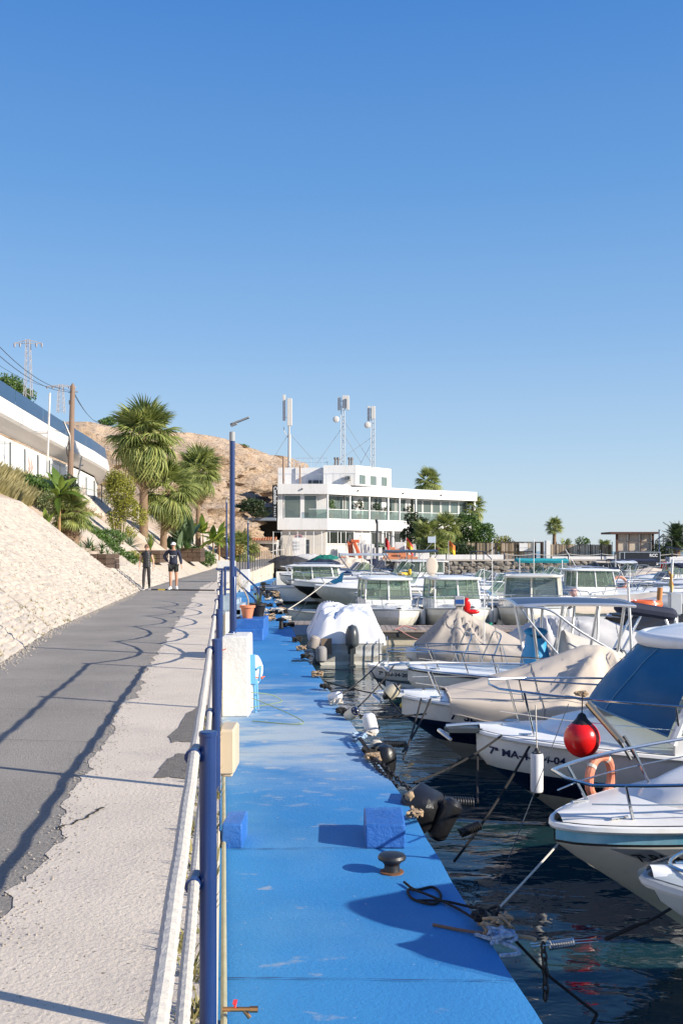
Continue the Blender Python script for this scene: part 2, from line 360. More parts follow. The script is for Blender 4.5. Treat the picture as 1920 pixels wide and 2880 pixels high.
for k in range(900): D = rg.uniform(12, 34); mb.ball((baseX(D) + abs(rg.gauss(0, .12)), D, rz(D) + .004), rg.uniform(.006, .018), 5, 3, dis=.4, seed=k)
tag(mb.build('gravel', M('loose_gravel', (.50, .44, .37), .9, isl=.4, alt=(.28, .25, .22))), kind='stuff')
# darker asphalt repairs set into the strip
for (cy, cx, ly, lx, sd) in ((8.75, .17, .95, .17, 1), (6.95, .20, .42, .20, 2)):
    mb = MB(); P = []
    for k in range(60):
        a = 2 * math.pi * k / 60; c, s_ = math.cos(a), math.sin(a); q = 1 + .20 * noise.noise(Vector((c * 2.3, s_ * 2.3, sd))) + .10 * noise.noise(Vector((c * 8, s_ * 8, sd)))
        x = wallX(cy) - cx + lx * (abs(c) ** .6) * math.copysign(1, c) * q; y = cy + ly * (abs(s_) ** .6) * math.copysign(1, s_) * q
        P.append((min(x, wallX(y) - .008), y))
    mb.prism(P, 1.503, 1.509); tag(mb.build('asphalt_patch', M('coarse_patch_asphalt', (.20, .185, .17), .95, var=.25, vs=14, bump=1, bs=60, bd=.03)), kind='structure')
# cracks and sealed joints across the road
CRK = M('crack_dark', (.025, .022, .02), .95)
mb = MB()
def crack(p0, p1, w, amp, n=40, sd=0):
    a, b_ = Vector((*p0, 0)), Vector((*p1, 0)); d = (b_ - a).normalized(); nn = Vector((-d.y, d.x, 0)); L_ = []; R_ = []
    for i in range(n + 1):
        t = i / n; c = a.lerp(b_, t) + nn * amp * (noise.noise(Vector((t * 5, sd, 0))) + .4 * noise.noise(Vector((t * 22, sd, 3)))); ww = w * (.35 + .9 * abs(noise.noise(Vector((t * 13, sd, 8)))))
        z = rz(c.y) + .0095; L_.append((c.x + nn.x * ww, c.y + nn.y * ww, z)); R_.append((c.x - nn.x * ww, c.y - nn.y * ww, z))
    mb.add(L_ + R_, [[i, i + 1, n + 2 + i, n + 1 + i] for i in range(n)])
crack((baseX(19), 19), (wallX(17.6), 17.6), .012, .05, sd=1); crack((-3.9, 11.6), (-2.1, 11.3), .005, .04, sd=2); crack((-3.1, 7.95), (-1.75, 7.75), .006, .03, sd=3)
crack((-4.4, 15.9), (wallX(15), 15.0), .005, .05, sd=4); crack((-3.6, 9.5), (-2.2, 9.3), .004, .03, sd=5); crack((-1.38, 5.8), (-1.5, 5.35), .018, .05, sd=6)
crack((-4.4, 14.6), (-3.0, 14.4), .003, .05, sd=9); crack((-7.4, 37.9), (-9.0, 66), .02, .12, sd=7); crack((-5.2, 38.2), (-7.3, 62), .02, .12, sd=8)
tag(mb.build('road_crack', CRK), kind='stuff')
mb = MB()
for (D0, D1) in ((11.35, 11.25), (7.66, 7.7), (16.2, 16.1), (20.5, 20.4), (5.35, 5.3)):
    L_ = []; R_ = []
    for i in range(61):
        x = lerp(wallX(D0) + .01, edgeX(D0) - .01, i / 60); y = lerp(D0, D1, i / 60) + .012 * noise.noise(Vector((x * 4, D0, 0))); w_ = .0055 * (.2 + 1.3 * abs(noise.noise(Vector((x * 7, D0, 2))))); L_.append((x, y - w_, .712)); R_.append((x, y + w_, .712))
    mb.add(L_ + R_, [[i, i + 1, 62 + i, 61 + i] for i in range(60)])
tag(mb.build('deck_joint', M('deck_joint_dark', (.012, .04, .12), .9)), kind='stuff')
# drain hump across the road at the walkers' feet
t = thing('speed_bump', 'low black speed bump with a yellow end across the road before the walkers', 'speed bump', (0, 0, 0))
x0, x1 = baseX(37) + .35, wallX(36.2) - .3; prev = x0; i = 0
RUB = M('bump_rubber', (.03, .03, .032), .7, var=.2); RUBY = M('bump_yellow', (.62, .42, .05), .7, var=.2)
for k in range(9):
    a = lerp(x0, x1, k / 9); b_ = lerp(x0, x1, (k + 1) / 9) - .01
    s_ = MB(); s_.tube([(a, 36.9 - .08 * k, 1.548), (b_, 36.9 - .08 * (k + 1), 1.548)], .055, 8); s_.build('segment', RUBY if k in (1,) else RUB, t, True)

# ---------- embankment of pale stones ----------
KS = .763
BEDS = [(36.2, 42.6), (52.2, 61), (71, 77.5), (84, 88)]
def prof(r):            # height above the road against distance from its edge
    return ip([(0, 0), (4.3, 3.28), (5.6, 3.75), (6.7, 4.95), (8.6, 5.15), (16, 5.5), (60, 5.5)], r)
def bed(D, r):
    f = 0
    for a, b_ in BEDS:
        if a < D < b_ and r > 1.15: f = max(f, min(1, (D - a) / .12) * min(1, (b_ - D) / 3.0) * min(1, (r - 1.15) / .5) * max(0, min(1, (6 - r) / 1.5)))
    return f
def emb(D, r): return Vector((baseX(D) - r, D, rz(D) - .02 + prof(r) - .42 * bed(D, r) + (.03 * noise.noise(Vector((r * .7, D * .5, 0))) if r < 4.3 else .12 * noise.noise(Vector((r, D, 0))) * min(1, (r - 4.3)))))
ED = []; D = -6.0
while D < 118:
    ED.append(D); D += .12 if any(a - .5 < D < a + .5 for a, _ in BEDS) else (.5 if D < 60 else 1.0)
ER = [0, .3, .7, 1.1, 1.2, 1.4, 1.65, 2, 2.5, 3, 3.5, 4, 4.3, 4.6, 5, 5.6, 5.9, 6.3, 6.7, 7.2, 8, 9, 10.5, 12, 16, 24, 40, 60]
mb = MB(); mb.surf(lambda u, v: emb(ED[round(u * (len(ED) - 1))], ER[round(v * (len(ER) - 1))]), len(ED) - 1, len(ER) - 1)
n_r = len(ER) - 1
for i in range(len(mb.f)):
    j = i % n_r; r_ = ER[j]; D_ = ED[i // n_r]
    mb.m[i] = 0 if r_ < 4.3 else (1 if r_ < 5.6 else (2 if r_ < 6.7 else 1))
    if mb.m[i] == 0 and bed(D_ + .1, r_ + .1) > .5: mb.m[i] = 1
STO = M('mortared_rubble', (.50, .43, .355), .9, var=.12, vs=2.5, col2=(.47, .39, .30), c2=.40, c2s=7, sharp=.25, bump=1.0, bs=9, bd=.06, stretch=(1, .55, 1))
DIRT = M('sandy_soil', (.47, .37, .28), .95, var=.15, vs=1.5, col2=(.33, .25, .18), c2=.4, c2s=2, sharp=.4, bump=.6, bs=12)
RUBB = M('rough_rubble', (.55, .47, .40), .9, var=.25, vs=2.0, col2=(.33, .27, .21), c2=.38, c2s=3.0, sharp=.15, bump=1, bs=4, bd=.15)
embo = tag(mb.build('embankment', [STO, DIRT, RUBB], None, True, 50), kind='structure')
# individual stones: laid in level courses up the slope
STN = M('pale_limestone', (.53, .475, .415), .85, var=.20, vs=1.3, isl=.26, alt=(.47, .405, .335), bump=.5, bs=25, bd=.01)
lst = []; rr = .06; row = 0
sl_ = math.sqrt(1 + KS * KS)
while rr < 4.2:
    D = 10.8 + random.random() * .2
    while D < 50:
        Lg = random.uniform(.10, .34) * (1 + max(0, (D - 26)) / 22); vis = baseX(D) - rr > -.352 * D - .3
        if vis and bed(D, rr) < .05 and bed(D + Lg, rr) < .05 and not (abs(D - 18.95 - rr * .12) < Lg * .5 + .02) and not (abs(D - 35.9) < .2):
            lst.append((D + Lg / 2, rr, Lg))
        D += Lg + .022
    rr += (.095 if rr < 2.2 else .12) + random.uniform(-.015, .015); row += 1
def stone_geo(mb, D, r, Lg, X=None):
    r += random.uniform(-.018, .018); p = emb(D, r); q = emb(D + Lg * .4, r) - emb(D - Lg * .4, r); q.normalize(); nrm = Vector((KS, 0, 1)).normalized(); b2 = nrm.cross(q).normalized()
    h = random.uniform(.065, .115) * (1 if r < 2.2 else 1.2); T = Matrix((( q.x, b2.x, nrm.x, p.x), (q.y, b2.y, nrm.y, p.y), (q.z, b2.z, nrm.z, p.z), (0, 0, 0, 1)))
    T = T @ Matrix.Rotation(random.uniform(-.12, .12), 4, 'Z') @ Matrix.Rotation(random.uniform(-.07, .07), 4, 'X') @ Matrix.Rotation(random.uniform(-.04, .04), 4, 'Y')
    vs = []; a, b_ = Lg / 2 * .97, h / 2
    for z, k in ((-.04, 1), (.004, 1.0), (.019, .66)):
        for (x, y) in ((-a, -b_), (a, -b_), (a, b_), (-a, b_)): vs.append((x * (k ** .5) + random.uniform(-.02, .02), y * k + random.uniform(-.012, .012), z + random.uniform(-.006, .006)))
    fs = [(8, 9, 10, 11)] + [(i, (i + 1) % 4, 4 + (i + 1) % 4, 4 + i) for i in range(4)] + [(4 + i, 4 + (i + 1) % 4, 8 + (i + 1) % 4, 8 + i) for i in range(4)]
    return vs, fs, T
lst.sort(key=lambda s_: s_[0])
for (D, r, Lg) in lst[:300]:
    m1 = MB(); vs, fs, T = stone_geo(m1, D, r, Lg); m1.add(vs, fs); link('stone', m1.mesh('stone', STN), embo, mw=T)
mb = MB()
for (D, r, Lg) in lst[300:]:
    vs, fs, T = stone_geo(mb, D, r, Lg); mb.add(vs, fs, 0, T)
tag(mb.build('stonework', STN, embo), kind='stuff')
print('stones', len(lst))
# joint ribbons on the slope
mb = MB()
for (D0, sh, w_) in ((18.95, .12, .016), (35.9, .0, .03), (35.6, .05, .015)):
    L_ = []; R_ = []
    for i in range(41):
        r = 4.2 * i / 40 if D0 < 30 else 1.6 * i / 40; d = D0 + sh * r + .03 * noise.noise(Vector((r * 3, D0, 0)))
        p = emb(d - w_, r); q = emb(d + w_, r); L_.append(p + Vector((.008, 0, .012))); R_.append(q + Vector((.008, 0, .012)))
    mb.add(L_ + R_, [[i, i + 1, 42 + i, 41 + i] for i in range(40)])
tag(mb.build('slope_joint', CRK, embo), kind='stuff')
# rough boulders in the upper rubble face
mb = MB()
for i in range(900):
    D = random.uniform(24, 60); r = random.uniform(5.45, 6.75); p = emb(D, r); s_ = random.uniform(.09, .26)
    mb.ball(p, (s_, s_ * 1.2, s_ * .8), 6, 4, dis=.5, seed=i)
tag(mb.build('rubble', M('bleached_rubble', (.60, .53, .46), .9, isl=.3, alt=(.45, .36, .28), bump=.6, bs=9), embo), kind='stuff')

# ---------- far quay and ground behind ----------
GRD = M('pale_quay_ground', (.50, .44, .37), .9, var=.1, vs=.4, bump=.4, bs=6)
FARW = M('harbour_stone_wall', (.30, .27, .23), .9, col2=(.10, .09, .08), c2=.45, c2s=1.1, sharp=.12, var=.25, vs=1.0, bump=1, bs=1.3, bd=.25)
mb = MB(); FQ = [(-5.6, 88), (-3.2, 86.5), (-3, 91), (18, 92.2), (70, 92.5)]
top = [(x, y) for x, y in FQ] + [(70, 128), (-70, 128), (-70, 118), (-6, 99)]
mb.prism(top, -1.5, 2.08, mi=0)
fq = tag(mb.build('far_quay', [FARW]), kind='structure')
mb = MB(); mb.prism([(x, y - .25) for x, y in FQ[2:]] + [(70, 128), (-70, 128), (-70, 119), (-6, 100), (-5, 91)], 2.084, 2.2); tag(mb.build('far_quay_paving', GRD), kind='structure')
mb = MB(); mb.prism([(23.5, 88), (60, 88), (60, 92.3), (23.5, 92.1)], -1.5, .95); tag(mb.build('lower_quay', GRD), kind='structure')
# real stones in the far quay wall
mb = MB(); x = 6.0
for row in range(5):
    x = 5.5 + random.random()
    while x < 60:
        l_ = random.uniform(.45, .95); h = random.uniform(.28, .4)
        mb.ball((x + l_ / 2, 91.45 + (x - 5) * .012, .25 + row * .4 + random.uniform(-.05, .05)), (l_ * .52, .10, h * .62), 7, 4, dis=.6, seed=x * 3 + row); x += l_ + .06
tag(mb.build('wall_rubble', M('grey_wall_stone', (.36, .32, .27), .9, isl=.45, alt=(.22, .19, .16), bump=.5, bs=3), fq), kind='stuff')
# ---------- sandstone hill ----------
CLIFF = M('sandstone_cliff', (.52, .395, .285), .95, var=.22, vs=.25, col2=(.38, .265, .18), c2=.38, c2s=.35, sharp=.35, bump=1, bs=1.2, bd=.8, stretch=(1, 1, 1.8), detail=9)
RID = [(-78, 58, 17.5), (-45, 74, 17.0), (-30, 90, 16.9), (-27.5, 97, 15.7), (-25, 104, 16.3), (-22, 114, 17.0), (-18.5, 124, 17.8), (-15, 134, 18.3), (-12, 142, 17.6), (-10.2, 150, 17.6), (-7.5, 160, 18.2), (-3, 175, 16.5), (8, 196, 11.5), (16, 205, 7), (24, 212, 2)]
def rid(u):
    k = u * (len(RID) - 1); i = min(len(RID) - 2, int(k)); return Vector(RID[i]).lerp(Vector(RID[i + 1]), k - i)
def hill(u, v):
    p = rid(u); q = rid(min(1, u + .01)) - rid(max(0, u - .01)); out = Vector((q.y, -q.x, 0)).normalized()
    if v < .62:
        t = v / .62; d = (1 - t) * 20; z = lerp(.5, p.z, t ** .85 * (1 - .0 * t)); P = p + out * (d - 1); P.z = z
        a = math.sin(min(1, t * 1.05) * math.pi) ** .5 if t < .95 else .35
        for s_, w_ in ((.10, 3.6), (.28, 2.1), (.8, 1.1), (2.0, .5)):
            k = 1 - 2 * abs(noise.noise(Vector((P.x * s_, P.y * s_, P.z * s_ * 1.5 + 4)))) ; P += out * w_ * (k - .5) * a
        P.z += .5 * noise.noise(Vector((P.x * .4, P.y * .4, 3))) * t
    else:
        t = (v - .62) / .38; P = p - out * (t * 70 + .8); P.z = p.z + 1.2 * t * (1 - t) + .35 * noise.noise(Vector((P.x * .15, P.y * .15, 3))) - 8 * t * t
    return P
mb = MB(); mb.surf(hill, 440, 100); tag(mb.build('hill', CLIFF, None, True, 80), kind='structure')
mb = MB(); mb.add([(-400, 100, 1.2), (-12, 100, 1.2), (-2, 128, 1.2), (20, 215, 1), (20, 600, 1), (-400, 600, 1)], [(0, 1, 2, 3, 4, 5)]); tag(mb.build('ground', DIRT), kind='structure')
mb = MB(); mb.add([(-300, -60, 6.2), (-24, -60, 6.2), (-24, 60, 6.35), (-24, 118, 6.0), (-300, 118, 6)], [(0, 1, 2, 3, 4)]); tag(mb.build('upper_ground', DIRT), kind='structure')
# ================= railing, lamps, quay furniture =================
def railX(D): return wallX(D) - .018
t = thing('rope_railing', 'blue steel posts carrying two thick white ropes between the road and the blue deck', 'railing', (0, 0, 0))
PD = [-.1, 3.04, 6.23, 9.45, 12.5, 15.7, 18.9, 22.0, 25.2, 28.4]
def clampg(D, z):
    m = MB(); x = railX(D); m.tube([(x - .042, D - .045, z), (x - .042, D + .045, z)], .024, 12); m.tube([(x - .045, D, z), (x - .02, D, z)], .011, 8); m.ball((x - .032, D, z), .016, 8, 5); return m
for i, D in enumerate(PD):
    x = railX(D); z0 = rz(D) - .25; zt = z0 + 1.2
    m = MB(); m.lathe([(.0265, 0), (.0265, 1.185), (.029, 1.186), (.029, 1.196), (.026, 1.20), (0, 1.2002)], 18, (x, D, z0)); p = m.build('post', BLUEP, t, True)
    for zz in (zt - .07, zt - .46): clampg(D, zz).build('clamp', BLUEP, t, True)
def twist_rope(mb, pts, r, pitch=.045, n=10):
    P = [Vector(p) for p in pts]; out = []; s = 0; rad = []
    for a, b_ in zip(P, P[1:]):
        k = max(1, int((b_ - a).length / (pitch / 5)))
        for i in range(k): out.append(a.lerp(b_, i / k)); rad.append(r * (1 + .075 * math.sin(2 * math.pi * s / pitch))); s += (b_ - a).length / k
    out.append(P[-1]); rad.append(r); mb.tube(out, rad, n)
for i in range(len(PD) - 1):
    a, b_ = PD[i], PD[i + 1]; sag = .012 if b_ < 13 else random.uniform(.16, .34)
    for dz in (.07, .46):
        m = MB(); pts = []
        for k in range(17):
            u = k / 16; D = lerp(a, b_, u); z = lerp(rz(a), rz(b_), u) + .95 - dz - (sag * (1 if dz < .2 else .8)) * 4 * u * (1 - u) + .006 * math.sin(k * 2.1 + i); pts.append((railX(D) - .042, D, z))
        if b_ < 10: twist_rope(m, pts, .0165)
        else: m.tube(pts, .0175, 8)
        m.build('rope', ROPEW, t, True)
# a post lower down on the deck side behind the second one
# pipe along the wall foot and edge coping
m = MB(); m.tube([(wallX(D) + .03, D, .74) for D in (-2, 3, 5, 7, 9, 11, 13)], .016, 8); solo(m, 'conduit', M('conduit_plastic', (.36, .34, .22), .6, var=.2, vs=9), 'thin olive plastic conduit lying along the foot of the road wall', 'conduit')
# tap
t = thing('water_tap', 'small brass tap with a red lever at the wall foot', 'tap', (wallX(4.75) + .02, 4.78, .80))
m = MB(); m.tube([(0, 0, 0), (.13, 0, 0)], .012, 8); m.tube([(.10, 0, 0), (.13, 0, -.04)], .011, 8); m.tube([(.13, 0, 0), (.17, 0, .0)], .016, 8); m.build('spout', M('brass', (.45, .25, .12), .35, metal=1), t, True)
m = MB(); m.tube([(.06, 0, .0), (.06, 0, .03)], .007, 6); m.box((.06, 0, .035), (.02, .045, .007), b=.002); m.build('lever', M('red_paint', (.6, .02, .03), .35), t, True)

CONCB = M('blue_painted_block', (.022, .13, .44), .5, var=.16, vs=4, col2=(.06, .20, .48), c2=.35, c2s=3, sharp=.3, bump=.7, bs=22, bd=.02)
def block(x0, x1, y0, y1, h, lab, seed):
    m = MB(); m.b2(x0, x1, y0, y1, .69, .70 + h, b=.012)
    for i, p in enumerate(m.v): m.v[i] = p + Vector([.012 * noise.noise(p * 6 + Vector((seed, k * 9, 0))) for k in range(3)])
    solo(m, 'concrete_block', CONCB, lab, 'concrete block', 'blue concrete blocks on the deck')
block(.185, .50, 7.70, 8.22, .185, 'blue painted concrete block at the deck edge, behind the black bollard', 1)
block(-.925, -.765, 7.70, 8.1, .19, 'blue painted concrete block tight against the road wall', 2)
# deck bollard
t = thing('mooring_bollard', 'squat black mushroom bollard on the blue deck, in front of the blue block', 'bollard', (.36, 7.12, .70))
m = MB(); m.lathe([(.062, 0), (.056, .03), (.054, .06), (.075, .085), (.098, .098), (.102, .112), (.092, .130), (.05, .142), (0, .145)], 24, sx=1); m.build('head', M('bollard_iron', (.018, .018, .02), .42, var=.3, vs=25, bump=.5, bs=60, bd=.004), t, True)
m = MB(); m.lathe([(.085, 0), (.085, .012), (.06, .014)], 20); m.build('base', M('rusty_iron', (.16, .07, .03), .8, var=.3, vs=20), t, True)
# further cleats and bollards along the quay
for k, (D, off, s_) in enumerate([(26.3, .62, 1.0), (44.5, .9, 1.5), (46.5, .5, 1.5), (50, .85, 1.4), (57, .6, 1.6)]):
    x = edgeX(D) - off; t = thing('mooring_bollard', ['black horn bollard beside the blue steps, below the stair handrail', 'black double bollard far along the deck, nearest of the distant ones', 'black bollard beside a coil of lines far along the deck', 'black bollard second from the far end of the deck', 'black bollard at the far end of the deck'][k], 'bollard', (x, D if k else 29.5, .70), .3 * k, 'black bollards along the quay')
    m = MB(); m.lathe([(.10 * s_, 0), (.07 * s_, .03), (.06 * s_, .22 * s_), (.10 * s_, .28 * s_), (.10 * s_, .32 * s_), (0, .34 * s_)], 12); m.tube([(-.16 * s_, 0, .26 * s_), (.16 * s_, 0, .26 * s_)], .035 * s_, 8); m.build('post', BLACK, t, True)

# lamp posts
def lamp(D, x, z0, H, lab, r=.038):
    t = thing('street_lamp', lab, 'street lamp', (x, D, z0), 0, 'blue lamp posts with flat arm heads')
    m = MB(); m.lathe([(r * 1.55, 0), (r * 1.5, .01), (r * 1.0, .04), (r, .04), (r * 1.0, H * .985), (0, H * .986)], 16); m.build('pole', BLUEP, t, True)
    m = MB(); m.lathe([(r * 1.12, 0), (r * 1.12, .75), (r * 1.0, .76)], 14, (.02, 0, .04)); m.build('sleeve', BLUEP, t, True)
    m = MB(); m.lathe([(r * 1.12, H * .96), (r * 1.12, H * .96 + .13), (0, H * .96 + .14)], 12); m.build('collar', M('collar_grey', (.30, .31, .32), .5), t, True)
    m = MB(); X = Matrix.Translation((0, 0, H + .1)) @ Matrix.Rotation(R(-21), 4, 'Y'); m.box((.03, 0, .02), (.10, .05, .05), X, b=.01); m.box((.14, 0, .03), (.26, .085, .022), X, b=.006); m.build('lamp_head', M('lamp_head_grey', (.22, .23, .24), .4, var=.1), t, True)
    return t
lamp(14.1, -1.545, 1.84, 2.83, 'tall blue lamp post standing on the white block beside the railing')
lamp(47.7, -5.50, 2.6, 2.85, 'distant blue lamp post rising behind the tall one, above a white cabinet', .04)
lamp(56.8, -5.33, 1.97, 2.75, 'distant blue lamp post standing on a white pillar of the road wall', .04)

WPAINT = M('whitewashed_plaster', (.70, .685, .655), .8, var=.05, vs=2.5, col2=(.62, .55, .46), c2=.24, c2s=5, sharp=.12, bump=.6, bs=14, bd=.02)
WCLEAN = M('white_wall', (.70, .69, .675), .75, var=.06, vs=.8, col2=(.60, .58, .545), c2=.32, c2s=1.4, sharp=.4, stretch=(2.2, 2.2, .35))
m = MB(); m.b2(-1.665, -1.285, 13.8, 14.5, .69, 1.82, b=.02)
for i, p in enumerate(m.v): m.v[i] = p + Vector([.015 * noise.noise(p * 3 + Vector((5, k * 9, 0))) for k in range(3)])
solo(m, 'lamp_plinth', WPAINT, 'tall rough white block carrying the lamp post on the blue deck', 'plinth')
t = thing('meter_cabinet', 'white cabinet with a blue bar on the road edge, under a distant lamp post', 'cabinet', (-5.35, 46.5, 1.5))
m = MB(); m.b2(-.45, .35, 0, .6, 0, 1.05, b=.01); m.build('body', WPAINT, t); m = MB(); m.b2(-.5, .38, -.06, -.005, .62, .70); m.build('bar', BLUEP, t)
solo(MB().b2(-5.72, -5.22, 56.3, 57.0, .6, 1.96, b=.02), 'wall_pillar', WPAINT, 'white pillar in the far road wall under the third lamp post', 'pillar')
# beige electric box on the wall
t = thing('electric_box', 'beige plastic electric box fixed to the road wall above the deck', 'electric box', (wallX(8.9) + .075, 8.9, 1.245))
BXM = M('beige_box_plastic', (.56, .46, .33), .5, var=.05); m = MB(); m.box((0, 0, 0), (.145, .42, .39), b=.02); m.box((.0, 0, -.2), (.10, .36, .05), b=.01); m.build('body', BXM, t)
m = MB(); m.box((-.01, -.213, 0), (.005, .012, .37)); m.build('seam', M('box_seam', (.68, .60, .47), .5), t)
m = MB(); m.box((.0, -.225, .0), (.13, .02, .37), b=.006); m.build('lid', BXM, t)
# chair
t = thing('plastic_chair', 'pale blue plastic garden chair behind the white block', 'chair', (-1.42, 14.35, .70), R(180))
CH = M('light_blue_plastic', (.12, .36, .62), .45, var=.05)
def leg(x, y, s): m = MB(); m.tube([(x, y, 0), (x * .88, y * .9, .40)], [.018, .026], 6); return m
for x, y in ((-.2, .17), (.2, .17), (-.2, -.2), (.2, -.2)): leg(x, y, 1).build('leg', CH, t, True)
m = MB(); m.box((0, 0, .42), (.42, .42, .035), b=.012); m.build('seat', CH, t)
m = MB(); m.surf(lambda u, v: (lerp(-.2, .2, u), .21 + .05 * v + .04 * math.cos((u - .5) * 3), .42 + .42 * v), 6, 4); m.surf(lambda u, v: (lerp(-.2, .2, u), .235 + .05 * v + .04 * math.cos((u - .5) * 3), .42 + .42 * v), 6, 4, flip=True); m.build('backrest', CH, t, True)
for s in (-1, 1): m = MB(); m.tube([(s * .22, -.2, .40), (s * .24, -.18, .62), (s * .24, .15, .64), (s * .21, .24, .62)], .018, 6); m.build('armrest', CH, t, True)
# round white tender tub hanging at the block
m = MB(); m.ball((-1.30, 14.75, 1.24), (.14, .11, .23), 18, 12, dis=.06); solo(m, 'net_float', WPLAS, 'large white float tied behind the white block', 'float')
m = MB(); m.tube([(-1.27, 14.6, 1.15), (-1.2, 14.62, 1.14), (-1.13, 14.68, 1.15)], .008, 6); m.ball((-1.17, 14.62, 1.14), .022, 6, 4); solo(m, 'tie_cord', ORANGE, 'orange cord knotted round the white float', 'cord')
m = MB(); m.lathe([(.03, 0), (.055, .06), (.055, .42), (.04, .5), (.012, .56)], 12, (-1.73, 13.7, .95)); solo(m, 'faded_buoy', ORANGEF, 'long faded orange fender hanging between the railing and the white block', 'fender')
m = MB(); m.tube(catm([(-1.72, 13.68, 1.5), (-1.70, 13.6, 1.6), (-1.69, 13.66, 1.72), (-1.66, 13.6, 1.78)]), .008, 5); m.tube(catm([(-1.70, 13.66, 1.5), (-1.74, 13.6, 1.62), (-1.67, 13.62, 1.70)]), .008, 5); m.tube([(-1.7, 13.6, 1.62), (-1.58, 13.65, 1.66)], .008, 5); solo(m, 'rope_lashing', M('rust_rope', (.40, .10, .05), .9), 'rusty red rope lashing above the faded orange fender', 'rope')
# hose loops
m = MB(); m.tube(catm([(-1.28, 14.1, 1.0), (-1.0, 14.2, .95), (-.85, 14.2, .86), (-.98, 14.1, .84), (-1.28, 14.0, .80)], 8), .007, 6); m.tube(catm([(-1.25, 14.0, .93), (-.85, 13.6, .84), (-.52, 13.3, .73), (-.62, 13.15, .715), (-1.2, 13.4, .714)], 8), .007, 6)
solo(m, 'garden_hose', M('green_hose', (.22, .30, .15), .5), 'thin green hose looped over the blue deck beside the chair', 'hose')
# blue steps up to the lamp plinth
t = thing('concrete_steps', 'two blue painted concrete steps beside the road wall, carrying flower pots', 'steps', (0, 0, 0))
for (z0, z1, y0, y1) in ((.69, .99, 25.6, 26.0), (.69, 1.22, 26.01, 27.6)): m = MB(); m.b2(-2.72 - (y0 - 25) * .1, -2.02, y0, y1, z0, z1, b=.015); m.build('step', CONCB, t)
def pot(x, y, z, r, h, lab, mat, soil=True):
    t = thing('plant_pot', lab, 'plant pot', (x, y, z)); m = MB(); m.lathe([(r * .62, 0), (r * .9, h * .8), (r * .92, h * .8), (r * 1.06, h * .82), (r * 1.06, h), (r * .95, h), (r * .93, h * .86), (0, h * .86)], 20); m.build('pot', mat, t, True); return t
TER = M('terracotta_plastic', (.62, .22, .11), .6, var=.08)
pot(-2.50, 26.5, 1.22, .20, .34, 'terracotta coloured pot with a bare stem on the blue steps', TER); pot(-2.28, 27.2, 1.22, .24, .36, 'black plastic pot with spiky leaves behind the terracotta pot', BLACK)
LEAFY = M('agave_green', (.10, .17, .06), .6, isl=.4, alt=(.20, .22, .08))
m = MB()
for i in range(26):
    a = random.random() * 6.28; l_ = random.uniform(.2, .42); d = Vector((math.cos(a) * .45, math.sin(a) * .45, 1)).normalized(); p = Vector((-2.28, 27.2, 1.53)); w_ = Vector((-math.sin(a), math.cos(a), 0)) * .014
    m.add([p - w_, p + w_, p + d * l_ * .6 + w_, p + d * l_ * .6 - w_, p + d * l_], [(0, 1, 2, 3), (3, 2, 4)])
solo(m, 'spiky_plant', LEAFY, 'spiky succulent growing in the black pot', 'plant', smooth=False)
t = thing('dry_shrub', 'nearly leafless shrub with a pale bent stem in the terracotta pot', 'shrub', (-2.50, 26.5, 1.5))
m = MB(); m.tube(catm([(0, 0, 0), (.02, 0, .2), (-.06, 0, .4), (-.16, .02, .55)]), [.02] * 18 + [.012], 6)
for i in range(22):
    a = random.random() * 6.28; p = Vector((-.12 + random.uniform(-.04, .04), 0, .48 + random.uniform(0, .06))); q = p + Vector((math.cos(a) * .22, math.sin(a) * .2, random.uniform(.05, .3))); m.tube([p, p.lerp(q, .5) + Vector((0, 0, .03)), q], .004, 4)
m.build('stem', M('pale_stem', (.40, .33, .25), .8), t, True)
m = MB()
for i in range(90):
    a = random.random() * 6.28; q = Vector((-.14 + random.uniform(-.24, .22), random.uniform(-.2, .2), random.uniform(.5, .85))); s_ = .018; m.box(q, (s_, s_, .004), Matrix.Identity(4), rz=a)
m.build('leaves', M('dry_leaf', (.16, .11, .07), .8, isl=.5), t)
m = MB(); m.ball((-2.72, 26.15, 1.13), (.13, .11, .15), 10, 7, dis=.5); solo(m, 'bin_bag', M('black_sack', (.02, .022, .026), .25), 'small black sack beside the terracotta pot', 'bag')
m = MB(); m.b2(-3.15, -2.8, 24.6, 24.75, .7, 1.45, b=.02); m.b2(-2.86, -2.78, 24.5, 24.72, .7, 1.5, b=.01); solo(m, 'white_board', WPAINT, 'white board leaning between the lamp post and the blue steps', 'board')
# iron stair handrail down to the deck
t = thing('stair_handrail', 'blue steel handrail leading down from the road to the deck', 'handrail', (0, 0, 0))
for (a, b_) in (((-3.64, 34, 2.45), (-2.98, 35.7, 1.65)), ((-3.4, 34.2, 1.75), (-2.98, 35.6, 1.18)), ((-3.95, 33.8, 2.45), (-3.60, 34, 2.45)), ((-3.95, 33.8, 1.7), (-3.6, 34, 1.7))): m = MB(); m.tube([a, b_], .034, 8); m.build('rail', BLUEP, t, True)
for (x, y, z0, z1) in ((-2.98, 35.7, .70, 1.70), (-3.95, 33.8, 1.5, 2.47), (-3.62, 34, 1.5, 2.47), (-2.98, 34.6, .7, 1.3)): m = MB(); m.tube([(x, y, z0), (x, y, z1)], .045, 10); m.build('post', BLUEP, t, True)
t = thing('stair', 'white concrete stair from the road down to the deck under the blue handrail', 'stair', (0, 0, 0))
for k in range(5): m = MB(); m.b2(-4.1, -3.75 + k * .17, 33.6, 35.6 + .03 * k, .69, 1.50 - .16 * k); m.build('step', M('deck_step', (.30, .38, .46), .8, var=.2), t)

